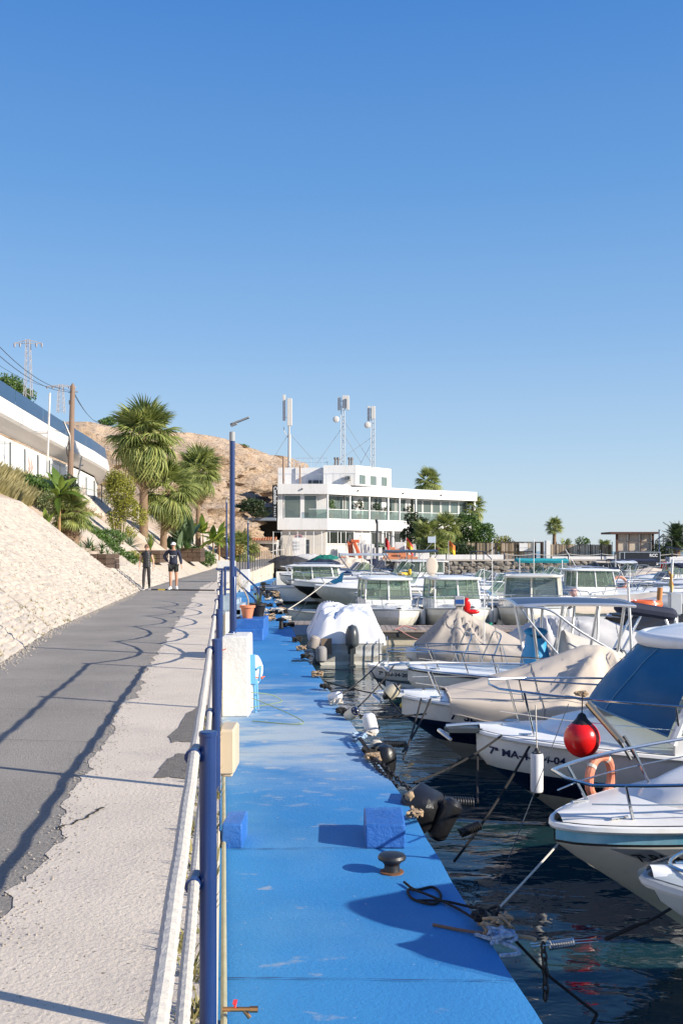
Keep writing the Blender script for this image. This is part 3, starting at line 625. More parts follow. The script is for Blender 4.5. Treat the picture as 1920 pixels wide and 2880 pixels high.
# chain of posts along the curving far road
t = thing('chain_fence', 'row of thin dark iron posts along the outer edge of the curving far road', 'fence', (0, 0, 0))
for k in range(20):
    D = 61 + k * 1.75; x = wallX(D) - .12; m = MB(); m.tube([(x, D, rz(D) - .05), (x, D, rz(D) + 1.25)], .032, 6); m.build('post', M('dark_iron', (.02, .022, .03), .5), t, True)
m = MB(); m.tube([(wallX(D) - .12, D, rz(D) + 1.0) for D in range(84, 97, 2)], .03, 6); m.build('handrail', ROPEW, t, True)

# ---------- quay edge: ropes, chains, springs, fenders ----------
def spring(mb, a, b_, r, turns, w):
    a, b_ = Vector(a), Vector(b_); d = (b_ - a); u = d.normalized().orthogonal().normalized(); v = d.normalized().cross(u); n = turns * 10
    mb.tube([a + d * (i / n) + (u * math.cos(2 * math.pi * i / 10) + v * math.sin(2 * math.pi * i / 10)) * r for i in range(n + 1)], w, 5)
def knot(mb, c, s, n=7, seed=0, r=.009):
    rn = random.Random(seed)
    for i in range(n):
        a = [Vector(c) + Vector((rn.uniform(-1, 1) * s, rn.uniform(-1, 1) * s, rn.uniform(0, .8) * s)) for _ in range(5)]; mb.tube(catm(a, 5), r, 6)
def chain(mb, pts, s=.03, w=.006):
    P = catm(pts, 8); L_ = 0; nxt = 0; k = 0
    for a, b_ in zip(P, P[1:]):
        seg = (b_ - a).length; d = (b_ - a).normalized()
        while nxt <= L_ + seg:
            c = a + d * (nxt - L_); u = d.orthogonal().normalized(); v = d.cross(u)
            if k % 2: u, v = v, u
            mb.tube([c + d * s * .62 * math.cos(t_) + u * s * .34 * math.sin(t_) for t_ in [i * math.pi / 4 for i in range(8)]], w, 4, closed=True); nxt += s * .92; k += 1
        L_ += seg
# nearest tangle
m = MB(); m.tube(catm([(.43, 6.86, .72), (.50, 6.72, .715), (.62, 6.78, .712), (.66, 6.62, .712), (.60, 6.45, .714), (.47, 6.55, .712), (.45, 6.72, .716), (.55, 6.60, .73), (.72, 6.40, .715), (.86, 6.10, .72)], 8), .009, 6)
m.tube(catm([(.50, 6.52, .713), (.66, 6.50, .716), (.80, 6.42, .712), (.93, 6.28, .72), (1.0, 6.12, .66)], 8), .009, 6); solo(m, 'mooring_line', ROPEK, 'slack black mooring line looped on the deck beyond the bollard, running to the tangle', 'rope')
m = MB(); knot(m, (.90, 6.12, .72), .09, 12, 3); solo(m, 'rope_tangle', ROPEK, 'black part of the big rope tangle on the deck edge nearest the camera', 'rope tangle')
m = MB(); knot(m, (.93, 6.0, .72), .10, 12, 4, .010); m.tube(catm([(.9, 6.05, .74), (1.0, 5.9, .73), (1.1, 5.85, .73), (1.14, 5.84, .72)], 5), .012, 6); solo(m, 'rope_tangle', ROPET, 'frayed tan rope knotted to the steel spring at the deck edge', 'rope tangle')
m = MB(); knot(m, (.94, 5.86, .71), .08, 9, 8, .011); m.tube(catm([(.80, 5.95, .71), (.95, 5.78, .72), (1.02, 5.70, .70), (.90, 5.66, .70)], 5), .012, 6); solo(m, 'rope_tangle', M('blue_white_rope', (.30, .42, .58), .9, var=.6, vs=40, bump=.5, bs=80), 'blue and white rope end under the tan knot', 'rope tangle')
m = MB(); m.tube([(.56, 6.10, .712), (.70, 6.02, .712), (.87, 5.94, .716)], .010, 6); solo(m, 'iron_rod', M('rod_rust', (.17, .11, .08), .8), 'thin rusty rod lying on the deck against the tangle', 'rod')
t = thing('mooring_spring', 'shiny steel mooring spring stretched over the water from the tan knot', 'spring', (0, 0, 0))
m = MB(); spring(m, (1.20, 5.80, .70), (1.36, 5.82, .715), .024, 11, .0045); m.build('coil', STEEL, t, True)
m = MB()
for q in (-.02, .02): m.tube([(1.10, 5.80 + q, .705), (1.50, 5.84 + q, .718)], .004, 5)
m.build('rod', STEEL, t, True)
m = MB(); m.tube(catm([(1.55, 5.85, .72), (1.75, 5.95, .76), (1.95, 6.05, .80), (2.9, 6.75, 1.0), (4.2, 7.7, 1.3)], 10), [.014] * 12 + [.010] * 29, 6); solo(m, 'mooring_line', ROPEK, 'black mooring line from the shiny spring out over the water', 'rope')
m = MB(); chain(m, [(1.17, 5.78, .70), (1.18, 5.77, .55), (1.18, 5.76, .38)], .05, .008); solo(m, 'chain', M('chain_iron', (.05, .045, .045), .55, metal=.6), 'short rusty chain hanging below the shiny spring', 'chain')
m = MB(); m.tube([(1.0, 6.0, .70), (1.25, 5.95, .45), (1.50, 5.85, .28)], .010, 6); m.tube([(1.50, 5.85, .28), (1.2, 5.5, .0)], .010, 6); solo(m, 'mooring_line', ROPEK, 'black line dropping from the tangle into the water', 'rope')
def line(a, b_, r, mat, lab, sag=.1, n=10):
    a, b_ = Vector(a), Vector(b_); m = MB(); m.tube([a.lerp(b_, i / n) - Vector((0, 0, sag * 4 * (i / n) * (1 - i / n))) for i in range(n + 1)], r, 6); return solo(m, 'mooring_line', mat, lab, 'rope')
line((.92, 6.12, .76), (1.70, 7.4, .93), .0075, ROPEW, 'taut pale rope from the near tangle up to the blue striped boat', .01)
# fenders on the quay
def fender(p, r, L_, mat, capm, lab, tilt=0, az=0, grp=None, eye=True, cat='fender'):
    t = thing('fender', lab, cat, p, az, grp); X = Matrix.Rotation(tilt, 4, 'Y')
    m = MB(); m.lathe([(r * .55, -L_ / 2), (r * .93, -L_ / 2 + r * .35), (r, -L_ / 2 + r * .8), (r, L_ / 2 - r * .8), (r * .93, L_ / 2 - r * .35), (r * .55, L_ / 2)], 18, X=X); m.build('body', mat, t, True)
    if capm:
        for s in (-1, 1): m = MB(); m.lathe([(r * .9, s * (L_ / 2 - r * .30)), (r * .5, s * (L_ / 2 + r * .05)), (r * .28, s * (L_ / 2 + r * .5)), (0, s * (L_ / 2 + r * .55))], 14, X=X); m.build('cap', capm, t, True)
    return t
BLKP = M('black_tarred_fender', (.014, .014, .016), .32, var=.3, vs=6, bump=.4, bs=10)
def lump(p, d, lab, X=None, sd=0):
    t = thing('padded_fender', lab, 'fender', p); m = MB(); m.box((0, 0, 0), d, Matrix.Rotation(R(-24), 4, 'Z') @ Matrix.Rotation(R(18), 4, 'Y'), b=.07); 
    for i, q in enumerate(m.v): m.v[i] = q + Vector([.04 * noise.noise(q * 4 + Vector((sd, k * 5, 0))) for k in range(3)])
    m.build('cover', BLKP, t, True, 60); return t
lump((.74, 9.2, .62), (.33, .42, .36), 'big black wrapped fender hanging at the deck edge behind the blue block', sd=1)
fender((.94, 9.1, .55), .10, .40, BLKP, None, 'thick black round fender against the big wrapped one', .5, 0)
m = MB(); m.ball((.62, 9.05, .77), .045, 8, 6, dis=.5); solo(m, 'sack_knot', ROPET, 'tan rope knot at the corner of the big wrapped fender', 'knot')
t = thing('padded_fender', 'tall black conical fender standing against the deck edge among chains', 'fender', (.49, 11.3, .22))
m = MB(); m.lathe([(.03, .05), (.07, .12), (.12, .30), (.135, .42), (.12, .52), (.08, .57), (0, .59)], 18); m.ball((-.05, .1, .47), (.13, .12, .12), 12, 8); m.build('cover', BLKP, t, True)
fender((.42, 12.0, .60), .075, .24, YPLAS, None, 'short aged fender hanging in netting at the deck edge', 0)
fender((.36, 12.4, .84), .085, .28, WPLAS, None, 'fat white fender lashed upright with pale cord on the deck edge', -.25, 0)
fender((.14, 13.6, .78), .075, .26, YPLAS, NAVY, 'tan and navy fender lying on the deck edge', 1.1, R(-60))
fender((-.10, 15.2, .78), .068, .32, WPLAS, None, 'long white fender lying along the deck edge beyond the navy ended one', 1.35, R(-62))
fender((-.50, 24.6, .45), .14, .4, M('grey_fender', (.25, .24, .24), .6, var=.2), None, 'grey fender hanging by the stern of the white covered boat', 0)
fender((-.72, 25.9, .62), .15, .36, M('taupe_fender', (.33, .29, .26), .6, var=.2), None, 'taupe round fender by the stern of the white covered boat', .3)
m = MB(); knot(m, (.34, 12.2, .74), .08, 9, 11, .009); solo(m, 'cord_lashing', ROPEW, 'pale cord lashing around the fat white fender', 'rope')
TC = [((.20, 12.2, .74), (.28, 11.5, .74), (.36, 10.6, .72), (.55, 9.9, .66)), ((-.02, 14.1, .72), (.14, 13.9, .73), (.3, 13.7, .72), (.5, 13.6, .6)), ((-1.0, 20.5, .74), (-.85, 20.4, .75), (-.65, 20.3, .74), (-.6, 20.2, .5)), ((.30, 11.0, .73), (.44, 10.5, .74), (.7, 10.1, .58), (1.0, 9.9, .5))]
for k, c in enumerate(TC): m = MB(); chain(m, c, .055, .010); solo(m, 'chain', M('chain_iron', (0, 0, 0)), ['rusty chain along the deck edge below the netted fender', 'chain crossing the deck edge by the navy ended fender', 'chain on the deck edge near the grey fender', 'chain reaching from the black cone fender to a spring'][k], 'chain')
kn = [(.22, 12.1, 'blue'), (.38, 11.2, 'k'), (.45, 10.9, 't'), (.12, 14.9, 'w'), (-.02, 13.95, 'k'), (-.1, 16.5, 'k'), (-.4, 18.2, 't'), (-.75, 21.2, 'k'), (-.95, 23, 't'), (-1.1, 25.2, 'k'), (.62, 8.55, 't'), (-1.6, 30.2, 'k'), (-1.9, 33, 'w'), (-2.2, 36.5, 'k'), (-2.3, 38, 't'), (-2.6, 41, 'k'), (-2.9, 44, 'w'), (-3.1, 46.5, 'k'), (-3.4, 50, 't'), (-3.8, 54, 'k')]
wh = ['netted fender', 'black cone fender', 'thick chain', 'long white fender', 'navy ended fender', 'first bare stretch of edge', 'bend of the deck', 'chain end', 'grey fender', 'taupe fender', 'blue block', 'pointed rowing boat', 'bow of the rowing boat', 'far side of the rowing boat', 'black hulled boat bow', 'boat with the blue cloth', 'double bollard', 'coil of lines', 'distant sloops', 'end of the rope heaps']
for k, (x, D, c) in enumerate(kn):
    m = MB(); s_ = .05 + .003 * D; knot(m, (edgeX(D) - .06 if D > 9 else x, D, .72), s_, 9, 20 + k, .010 + .0003 * D); solo(m, 'rope_tangle', {'k': ROPEK, 't': ROPET, 'w': ROPEW, 'blue': MATS['blue_white_rope']}[c], {'k': 'black', 't': 'tan', 'w': 'whitish', 'blue': 'bluish'}[c] + ' rope heap on the deck edge at the ' + wh[k], 'rope tangle')
for k in range(26):   # more heaps of mooring gear in the far stretch
    D = random.uniform(30, 66); m = MB(); knot(m, (edgeX(D) - random.uniform(0, .7), D, .72), random.uniform(.12, .26), 7, 90 + k, .02); solo(m, 'rope_tangle', [ROPEK, ROPEK, NAVY, ROPET, ROPEW][k % 5], ['black', 'dark', 'navy', 'tan', 'white'][k % 5] + ' heap of mooring rope far along the crowded deck edge', 'rope tangle', 'rope heaps far along the deck')
t = thing('mooring_spring', 'dark steel mooring spring between the black cone fender and a loop', 'spring', (0, 0, 0))
m = MB(); spring(m, (1.0, 9.9, .52), (1.32, 9.9, .5), .045, 13, .008); m.build('coil', M('dark_steel', (.08, .08, .085), .4, metal=.8), t, True)
m = MB(); spring(m, (1.0, 8.4, .62), (1.18, 8.5, .66), .033, 9, .010); solo(m, 'mooring_spring', BLACK, 'black rubber mooring spring below the big wrapped fender', 'spring')
m = MB(); spring(m, (.50, 11.9, .70), (.78, 11.95, .68), .035, 12, .009); solo(m, 'mooring_spring', BLACK, 'black rubber mooring spring under the fat white fender', 'spring')
m = MB(); m.ball((1.02, 15.8, .55), (.10, .07, .065), 10, 7); solo(m, 'rope_float', YEL, 'small yellow float threaded on a black mooring line', 'float')
# planked step between deck and the white covered boat
t = thing('boarding_platform', 'small grey planked platform over the water beside the deck edge', 'platform', (-1.05, 34.2, .50))
for k in range(8): m = MB(); m.box((-.75 + k * .21, 0, .04), (.195, 1.5, .03)); m.build('plank', PALEW, t)
m = MB(); m.b2(-.86, .86, -.76, .74, -.3, .02); m.build('float', M('platform_blue', (.02, .05, .13), .6), t)
# ================= boats =================
def make_S(L, B, H, rake, draft=.30, full=.45, bluff=2.3, vt=.74, blunt=.62, sheer=.20):
    def S(t, h, s):
        x = -L / 2 + t * (L - rake * max(0, (vt - h) / vt) ** .95 - .04 * (1 - h)); f = 1 if t < full else max(0.0, 1 - ((t - full) / (1 - full)) ** bluff) ** blunt
        f *= .88 + .12 * min(1, t / .3); zs = H * (1 - sheer + sheer * t * t); z = -draft + (zs + draft) * h
        k = max(0, (t - full) / (1 - full)); c = .90 - .40 * k ** 1.5
        g = (h / .36) * c if h < .36 else c + (1 - c) * ((h - .36) / .64) ** (.62 + .2 * k)
        return Vector((x, s * max(B / 2 * f * g, .012), z))
    return S
def boat(label, bow, yaw, L=6.0, B=2.3, H=.95, rake=1.3, draft=.3, full=.45, bluff=2.3, top=GEL, bands=None, td=.45, open_=False, cuddy=None, wind=None, pilot=None,
         rail=None, motor=None, cover=None, bimini=None, reg=None, rub=DKGREY, name='motorboat', cat='boat', group='boats moored in the marina', lod=0, hatch=True, platform=False, seats=True, rigs=None, inner=None, low=0.0, vt=.74, blunt=.62, sheer=.20):
    """bow: world (X, Y) of the bow tip; yaw: heading of the bow in degrees (180 = towards the quay)"""
    a = R(yaw); c = Vector((bow[0], bow[1], -low)) - Vector((math.cos(a), math.sin(a), 0)) * L / 2
    t = thing(name, label, cat, c, a, group); S = make_S(L, B, H, rake, draft, full, bluff, vt, blunt, sheer)
    t.rotation_euler = (random.uniform(-.012, .012), random.uniform(-.010, .012), a)
    bands = bands or [(0, ANTIF), (.30, GEL)]            # from height fraction h: material
    mats = [m_ for _, m_ in bands] + [top]
    hs = sorted(set([0, .18, .36, .5, .65, .8, .92, 1.0] + [b_[0] for b_ in bands])); NT = 24 if not lod else 14
    def mi(h): return max(i for i, b_ in enumerate(bands) if h >= b_[0] - 1e-6)
    m = MB(); ts = [1 - (1 - i / NT) ** 1.35 for i in range(NT + 1)]
    for s in (-1, 1):
        base = len(m.v); nh = len(hs)
        for q in ts:
            for h in hs: m.v.append(S(q, h, s))
        for i in range(NT):
            for j in range(nh - 1):
                k = base + i * nh + j; f = [k, k + 1, k + nh + 1, k + nh]; m.f.append(f if s < 0 else f[::-1]); m.m.append(mi(hs[j]))
    nh = len(hs)
    for j in range(nh - 1): a0, b0 = j, (NT + 1) * nh + j; m.f.append([a0, b0, b0 + 1, a0 + 1]); m.m.append(mi(hs[j]))
    m.build('hull', mats, t, True, 28)
    hb = lambda q: S(q, 1, 1).y; sx = lambda q: S(q, 1, 1).x; sz = lambda q: S(q, 1, 1).z
    fl = .22; w = .15; tdk = 1.0 if open_ else td; tin = .93 if open_ else td
    m = MB()
    if not open_:
        m.surf(lambda u, v: (sx(lerp(td, .995, u)), (v * 2 - 1) * hb(lerp(td, .995, u)) * .985, sz(lerp(td, .995, u)) + .012 + .05 * (1 - (2 * v - 1) ** 2)), NT, 8)
    for s in (-1, 1):
        def sd(u, v):
            q = lerp(.02, tin, u); y = hb(q); yi = max(.01, y - w * min(1, y / .5)); p = [(y * .985, 0.012), (yi, .012), (yi - .02, -.05), (yi - .03, fl - sz(q))][round(v * 3)]
            return (sx(q), s * p[0], sz(q) + p[1])
        m.surf(sd, NT, 3, flip=s > 0)
    q0, q1 = .02, tin
    m.surf(lambda u, v: (sx(lerp(q0, q1, u)), (v * 2 - 1) * max(.01, hb(lerp(q0, q1, u)) - w - .02), fl), 10, 2, mi=1)
    if not open_: m.add([(sx(td) + .01, y, z) for y, z in ((-hb(td) + w, fl), (hb(td) - w, fl), (hb(td) - w, sz(td)), (-hb(td) + w, sz(td)))], [(0, 1, 2, 3)])
    m.b2(sx(0) + .0, sx(0) + .16, -hb(0) * .98, hb(0) * .98, .1, sz(0) + .01)
    m.build('deck', [top, inner or top], t, True, 30)
    m = MB(); m.tube([S(q, 1, 1) + Vector((0, .012, -.02)) for q in ts] + [S(q, 1, -1) + Vector((0, -.012, -.02)) for q in ts[::-1]], .028 if not lod else .035, 6); m.build('rubbing_strake', rub, t, True)
    if seats and not lod and not cover:
        for fx in ((.12, .30) if not open_ else (.1, .38, .64)):
            m = MB(); m.box((sx(fx), 0, .46), (.42, 2 * (hb(fx) - w) - .06, .10 if open_ else .36), b=.02); m.build('seat', top, t)
    if not lod:
        for q_, s_ in ((.93, 1), (.93, -1), (.06, 1), (.06, -1)):
            p = S(q_, 1, s_); y_ = p.y - s_ * .10; m = MB(); m.tube([(p.x - .07, y_, p.z + .045), (p.x + .07, y_, p.z + .045)], .010, 6); m.tube([(p.x - .02, y_, p.z), (p.x - .02, y_, p.z + .045)], .008, 5); m.tube([(p.x + .02, y_, p.z), (p.x + .02, y_, p.z + .045)], .008, 5); m.build('cleat', STEEL, t, True)
    if cuddy:
        t0, t1, hc = cuddy[:3]; wf = cuddy[3] if len(cuddy) > 3 else .74
        def cu(u, v):
            q = lerp(t0, t1, u); yy = v * 2 - 1; sh = (1 - u ** 2.2) ** .55 if u < 1 else 0; y = yy * hb(q) * wf * (.35 + .65 * (1 - u ** 3) ** .5 if u < 1 else .3)
            return (sx(q), y, sz(q) + .02 + hc * sh * (1 - abs(yy) ** 4.5))
        m = MB(); m.surf(cu, 16, 14); m.add([cu(0, i / 14) for i in range(15)] + [(sx(t0), -hb(t0) * wf, fl), (sx(t0), hb(t0) * wf, fl)], [list(range(15)) + [16, 15]]); m.build('cabin_top', top, t, True, 50)
        if hatch:
            q = lerp(t0, t1, .45); z = cu(.45, .5)[2]; m = MB(); m.box((sx(q), 0, z + .02), (.44, .42, .035), b=.01); h_ = m.build('hatch', top, t); m = MB(); m.box((sx(q), 0, z + .042), (.34, .32, .015), b=.004); m.build('pane', GLD, h_)
            for s in (-1, 1):
                m = MB(); u0, u1 = .12, .5; vv = .10 if s < 0 else .90
                P = [Vector(cu(lerp(u0, u1, i / 6), vv + s * -.0)) for i in range(7)]; Q = [Vector(cu(lerp(u0, u1, i / 6), vv - s * .06)) for i in range(7)]
                m.add([p + Vector((0, s * .012, .012)) for p in P] + [p + Vector((0, s * .012, .012)) for p in Q], [[i, i + 1, 8 + i, 7 + i] for i in range(6)]); m.build('side_window', GLD, t)
    if wind:
        tw, hw, back = wind[:3]; gm = wind[3] if len(wind) > 3 else GLD; z0 = sz(tw) + (cuddy[2] * .9 if cuddy and tw > cuddy[0] - .02 else .02); wy = hb(tw) * .80; x0 = sx(tw)
        A = [Vector((x0 - .75, -wy * 1.06, z0 - .02)), Vector((x0 - .05, -wy * .9, z0)), Vector((x0 + .22, -wy * .35, z0 + .01)), Vector((x0 + .22, wy * .35, z0 + .01)), Vector((x0 - .05, wy * .9, z0)), Vector((x0 - .75, wy * 1.06, z0 - .02))]
        Bt = [p + Vector((-back * (1 if 0 < i < 5 else .5), -p.y * .12, hw * (1 if 0 < i < 5 else .72))) for i, p in enumerate(A)]
        fr = MB(); fr.tube(Bt, .016, 6); fr.tube(A, .014, 6)
        for p, q in zip(A, Bt): fr.tube([p, q], .014, 6)
        f_ = fr.build('windscreen', top if len(wind) < 5 else wind[4], t, True)
        for i in range(5): m = MB(); m.add([A[i], A[i + 1], Bt[i + 1], Bt[i]], [(0, 1, 2, 3)]); m.build('pane', gm, f_)
    if pilot:
        xa, xb, z1, wy = pilot[:4]; gm = pilot[4] if len(pilot) > 4 else GLB; lean = .38; zc = sz(.5); hw = (z1 - zc - .05) * .33 + zc; wt = wy * .90; lean = .26
        def ring(z):
            k = (z - zc) / (z1 - zc); yy = lerp(wy, wt, k); return [Vector((xa + .05 * k, -yy, z)), Vector((xb - .12 - lean * k, -yy * .97, z)), Vector((xb + .02 - lean * k, 0, z)), Vector((xb - .12 - lean * k, yy * .97, z)), Vector((xa + .05 * k, yy, z))]
        m = MB(); r0, r1, r2 = ring(fl), ring(hw), ring(z1)
        m.add(r0 + r1, [[i, (i + 1) % 5, 5 + (i + 1) % 5, 5 + i] for i in range(5)]); c_ = m.build('cabin', top, t, False)
        m = MB()
        for p, q in zip(r1, r2): m.tube([p, q], .035, 6)
        [m.tube([(r1[a_] + r1[a_ + 1]) / 2, (r2[a_] + r2[a_ + 1]) / 2], .035, 6) for a_ in (0, 3)]; m.tube([(r1[4] + r1[0]) / 2, (r2[4] + r2[0]) / 2], .03, 6); m.build('window_frame', top, c_, True)['kind'] = 'stuff'
        for i in range(5):
            m = MB(); m.add([r1[i], r1[(i + 1) % 5], r2[(i + 1) % 5], r2[i]], [(0, 1, 2, 3)]); m.build('window', gm, c_)
        m = MB(); 
        m.surf(lambda u, v: (lerp(xa - .30, xb - lean + .34 - .10 * (2 * v - 1) ** 2, u), (2 * v - 1) * (wt + .08) * (1 - .10 * abs(2 * u - 1) ** 6), z1 + .10 * (1 - abs(2 * u - 1) ** 4) * (1 - abs(2 * v - 1) ** 4)), 12, 10)
        m.surf(lambda u, v: (lerp(xa - .30, xb - lean + .34 - .10 * (2 * v - 1) ** 2, u), (2 * v - 1) * (wt + .08) * (1 - .10 * abs(2 * u - 1) ** 6), z1 - .02), 12, 10, flip=True)
        n0 = len(m.v); P = []
        for u, v in [(i / 12, 0) for i in range(12)] + [(1, i / 10) for i in range(10)] + [(1 - i / 12, 1) for i in range(12)] + [(0, 1 - i / 10) for i in range(10)]:
            P.append(Vector((lerp(xa - .30, xb - lean + .34 - .10 * (2 * v - 1) ** 2, u), (2 * v - 1) * (wt + .08) * (1 - .10 * abs(2 * u - 1) ** 6), 0)))
        m.tube([p + Vector((0, 0, z1 + .01)) for p in P], .045, 8, closed=True); rf = m.build('roof', top, t, True, 60)
        for s in (-1, 1): m = MB(); m.tube(catm([(xa + .1, s * wt * .8, z1 + .08), (xa + .2, s * wt * .8, z1 + .17), (xb - .7, s * wt * .8, z1 + .17), (xb - .6, s * wt * .8, z1 + .08)], 4), .014, 6); m.build('grab_rail', STEEL, rf, True)
        m = MB(); m.box(((xa + xb) / 2 + .3, 0, zc - .08), (.1, 1.2, .3)); m.box((xb - .45, -.35, zc + .10), (.25, .3, .3), b=.05); m.build('dashboard', DKGREY, c_)
    if rail:
        r0_, hr = rail[:2]; n_st = 4 if not lod else 2; ln = .22 if len(rail) < 3 else rail[2]
        def rp(q, s): p = S(q, 1, s); return p + Vector((ln * max(0, (q - .75)) / .25, -s * .06 + s * .09 * q, hr))
        qs = [lerp(r0_, .965, i / 10) for i in range(11)]; A = [rp(q, 1) for q in qs]; Bq = [rp(q, -1) for q in qs][::-1]
        st = S(r0_ - .04, 1, 1) + Vector((0, -.08, .0)); en = Vector((st.x, -st.y, st.z)); m = MB(); rr = .0135 if not lod else .02
        m.tube([st, A[0] + Vector((-.1, 0, -.04))] + A + [(A[-1] + Bq[0]) / 2 + Vector((.05, 0, 0))] + Bq + [Bq[-1] + Vector((-.1, 0, -.04)), en], rr, 6); rl = m.build('bow_rail', STEEL, t, True)
        for s in (-1, 1):
            for k in range(n_st):
                q = lerp(r0_ + .08, .93, k / (n_st - 1)); b_ = S(q, 1, s) + Vector((-.10, -s * .07, 0)); m = MB(); m.tube([b_, rp(q, s)], rr * .9, 6); m.build('stanchion', STEEL, rl, True)
        if not lod:
            for s in (-1, 1): m = MB(); m.tube([lerp(S(q, 1, s) + Vector((0, -s * .05, 0)), rp(q, s), .52) for q in qs[3:]], .006, 5); m.build('lifeline', STEEL, rl, True)
    if platform:
        m = MB(); x = L / 2; z = sz(1); m.prism([(x - .25, -.13), (x + .32, -.10), (x + .36, 0), (x + .32, .10), (x - .25, .13)], z - .03, z + .02); pl = m.build('bow_platform', DKGREY if platform == 2 else top, t)
        m = MB(); m.tube([(x + .34, 0, z + .03), (x + .1, 0, z + .05), (x - .3, 0, z + .06)], .02, 6); m.tube(catm([(x + .30, .14, z - .10), (x + .42, 0, z - .02), (x + .30, -.14, z - .10)], 5), .022, 6); m.build('anchor', ALU, pl, True)
    if motor:
        ms, mc = motor[0], motor[1]; x = -L / 2 - .14 * ms; z = H * .80; m = MB()
        my = motor[2] if len(motor) > 2 else 0
        m.surf(lambda u, v: ((lambda a_, k: Vector((x - .10 * ms + math.cos(a_) * .30 * ms * k * (1.0 if math.cos(a_) < 0 else .8), my + math.sin(a_) * .19 * ms * k, z + lerp(-.05, .55, u) * ms)))(v * 6.2832, (1 - abs(u * 1.25 - .35) ** 3.2 * .8) * (.0 if u >= .999 else 1) * (.82 if u < .02 else 1))), 12, 16, flip=True)
        e = m.build('outboard', mc, t, True, 50)
        m = MB(); m.prism([(x - .06 * ms, my - .05 * ms), (x + .14 * ms, my - .05 * ms), (x + .14 * ms, my + .05 * ms), (x - .06 * ms, my + .05 * ms)], z - .75 * ms, z); m.box((x, my, z - .58 * ms), (.42 * ms, .18 * ms, .02 * ms)); m.ball((x, my, z - .80 * ms), (.22 * ms, .06 * ms, .06 * ms), 10, 6); m.build('leg', mc, e, True)
        m = MB(); m.box((x + .16 * ms, my, z - .1 * ms), (.14 * ms, .22 * ms, .38 * ms), b=.01); m.build('bracket', DKGREY, e)
        m = MB()
        for k in range(3): m.box((0, 0, .10 * ms), (.02, .08 * ms, .16 * ms), Matrix.Translation((x - .24 * ms, my, z - .80 * ms)) @ Matrix.Rotation(k * 2.094, 4, 'X') @ Matrix.Rotation(.5, 4, 'Z'))
        m.build('propeller', DKGREY, e)
    if cover:
        c0, c1, peaks, cm = cover[:4]; fold = cover[4] if len(cover) > 4 else .05; sk = cover[5] if len(cover) > 5 else .16; nu, nv = (70, 34) if not lod else (24, 12); sd_ = random.random() * 50; pk = max(peaks, key=lambda p: p[1])[0]; sq = cover[6] if len(cover) > 6 else 1.25
        def cv(u, v):
            q = lerp(c0, c1, u); yy = 2 * v - 1; ay = abs(yy); y0 = hb(min(q, .995)) * 1.05 + .02; rdg = ip(peaks, q)
            kk = min(1, ay / .84); shp = (1 - kk ** sq) if sq != 'box' else ((1 - .12 * (kk / .66) ** 2) if kk < .66 else .88 * (1 - (kk - .66) / .34)); z = sz(min(q, 1)) + .05 + rdg * shp; y = math.copysign(y0 * min(1, ay / .84), yy)
            if ay > .84: z -= sk * (ay - .84) / .16; y += math.copysign(.02, yy)
            ang = math.atan2(kk * 1.0 + .001, (q - pk) * 3.0); wr = noise.noise(Vector((ang * 5.0, yy * .4 + math.copysign(3, yy), sd_))) + .5 * noise.noise(Vector((ang * 12, sd_, math.copysign(5, yy)))); am = fold * math.sin(min(1, kk * 1.2) * math.pi * .9) ** .7 * (.4 + rdg) if kk < .999 else fold * .3
            wr2 = noise.noise(Vector((q * 9, yy * 3, sd_ + 9)))
            x = sx(min(q, 1)); hem = .04 * noise.noise(Vector((q * 14, math.copysign(2, yy), sd_))) if ay > .84 else 0
            return Vector((x, y + math.copysign(.5 * am * wr, yy), z + am * wr * 1.5 + fold * .35 * wr2 * (.3 + rdg) + hem))
        m = MB(); m.surf(cv, nu, nv); P0 = [cv(0, i / nv) for i in range(nv + 1)]; m.surf(lambda u, v: (lambda p: Vector((p.x - .10 * u - .16 * fold / .1 * u * (1 - .3 * u) * max(0, noise.noise(Vector((v * 9 - (v - .5) * u * 3, sd_, 1)))) , p.y * (1 + .0 * u), lerp(p.z, min(p.z, sz(c0) - sk), u))))(P0[round(v * nv)]), 10, nv, flip=False); co_ = m.build('cover', cm, t, True, 75)
        if not lod:
            m = MB(); m.tube([cv(i / 40, 0) for i in range(41)] + [cv(1, j / 12) for j in range(13)] + [cv(1 - i / 40, 1) for i in range(41)], .011, 5); m.build('hem', cm, co_, True)
            for u_ in (.30, .55, .78): m = MB(); m.tube([cv(u_, j / 44) + Vector((0, 0, .006)) for j in range(45)], .0045, 4); m.build('strap', DKGREY, co_, True)
    if bimini:
        xa, xb, zb, bm_ = bimini[:4]; wy = hb(.35) * (bimini[4] if len(bimini) > 4 else .85); fm = bimini[5] if len(bimini) > 5 else STEEL; thick = bimini[6] if len(bimini) > 6 else .03
        fr = MB(); zg = sz(.3)
        for xx, xb_ in ((xa, lerp(xa, xb, .35)), ((xa + xb) / 2, lerp(xa, xb, .5)), (xb, lerp(xa, xb, .65))):
            fr.tube([(xb_, -wy * 1.05, zg), (xx, -wy, zb - .08)] + catm([(xx, -wy * .95, zb), (xx, -wy * .5, zb + .08), (xx, 0, zb + .1), (xx, wy * .5, zb + .08), (xx, wy * .95, zb)], 3) + [(xx, wy, zb - .08), (xb_, wy * 1.05, zg)], .014 if not lod else .02, 6)
        fr.build('canopy_frame', fm, t, True)
        f = lambda zo: (lambda u, v: (lerp(xa, xb, u), (2 * v - 1) * wy, zb + zo + .10 * (1 - (2 * v - 1) ** 2) + .015 * math.cos(u * 12.57)))
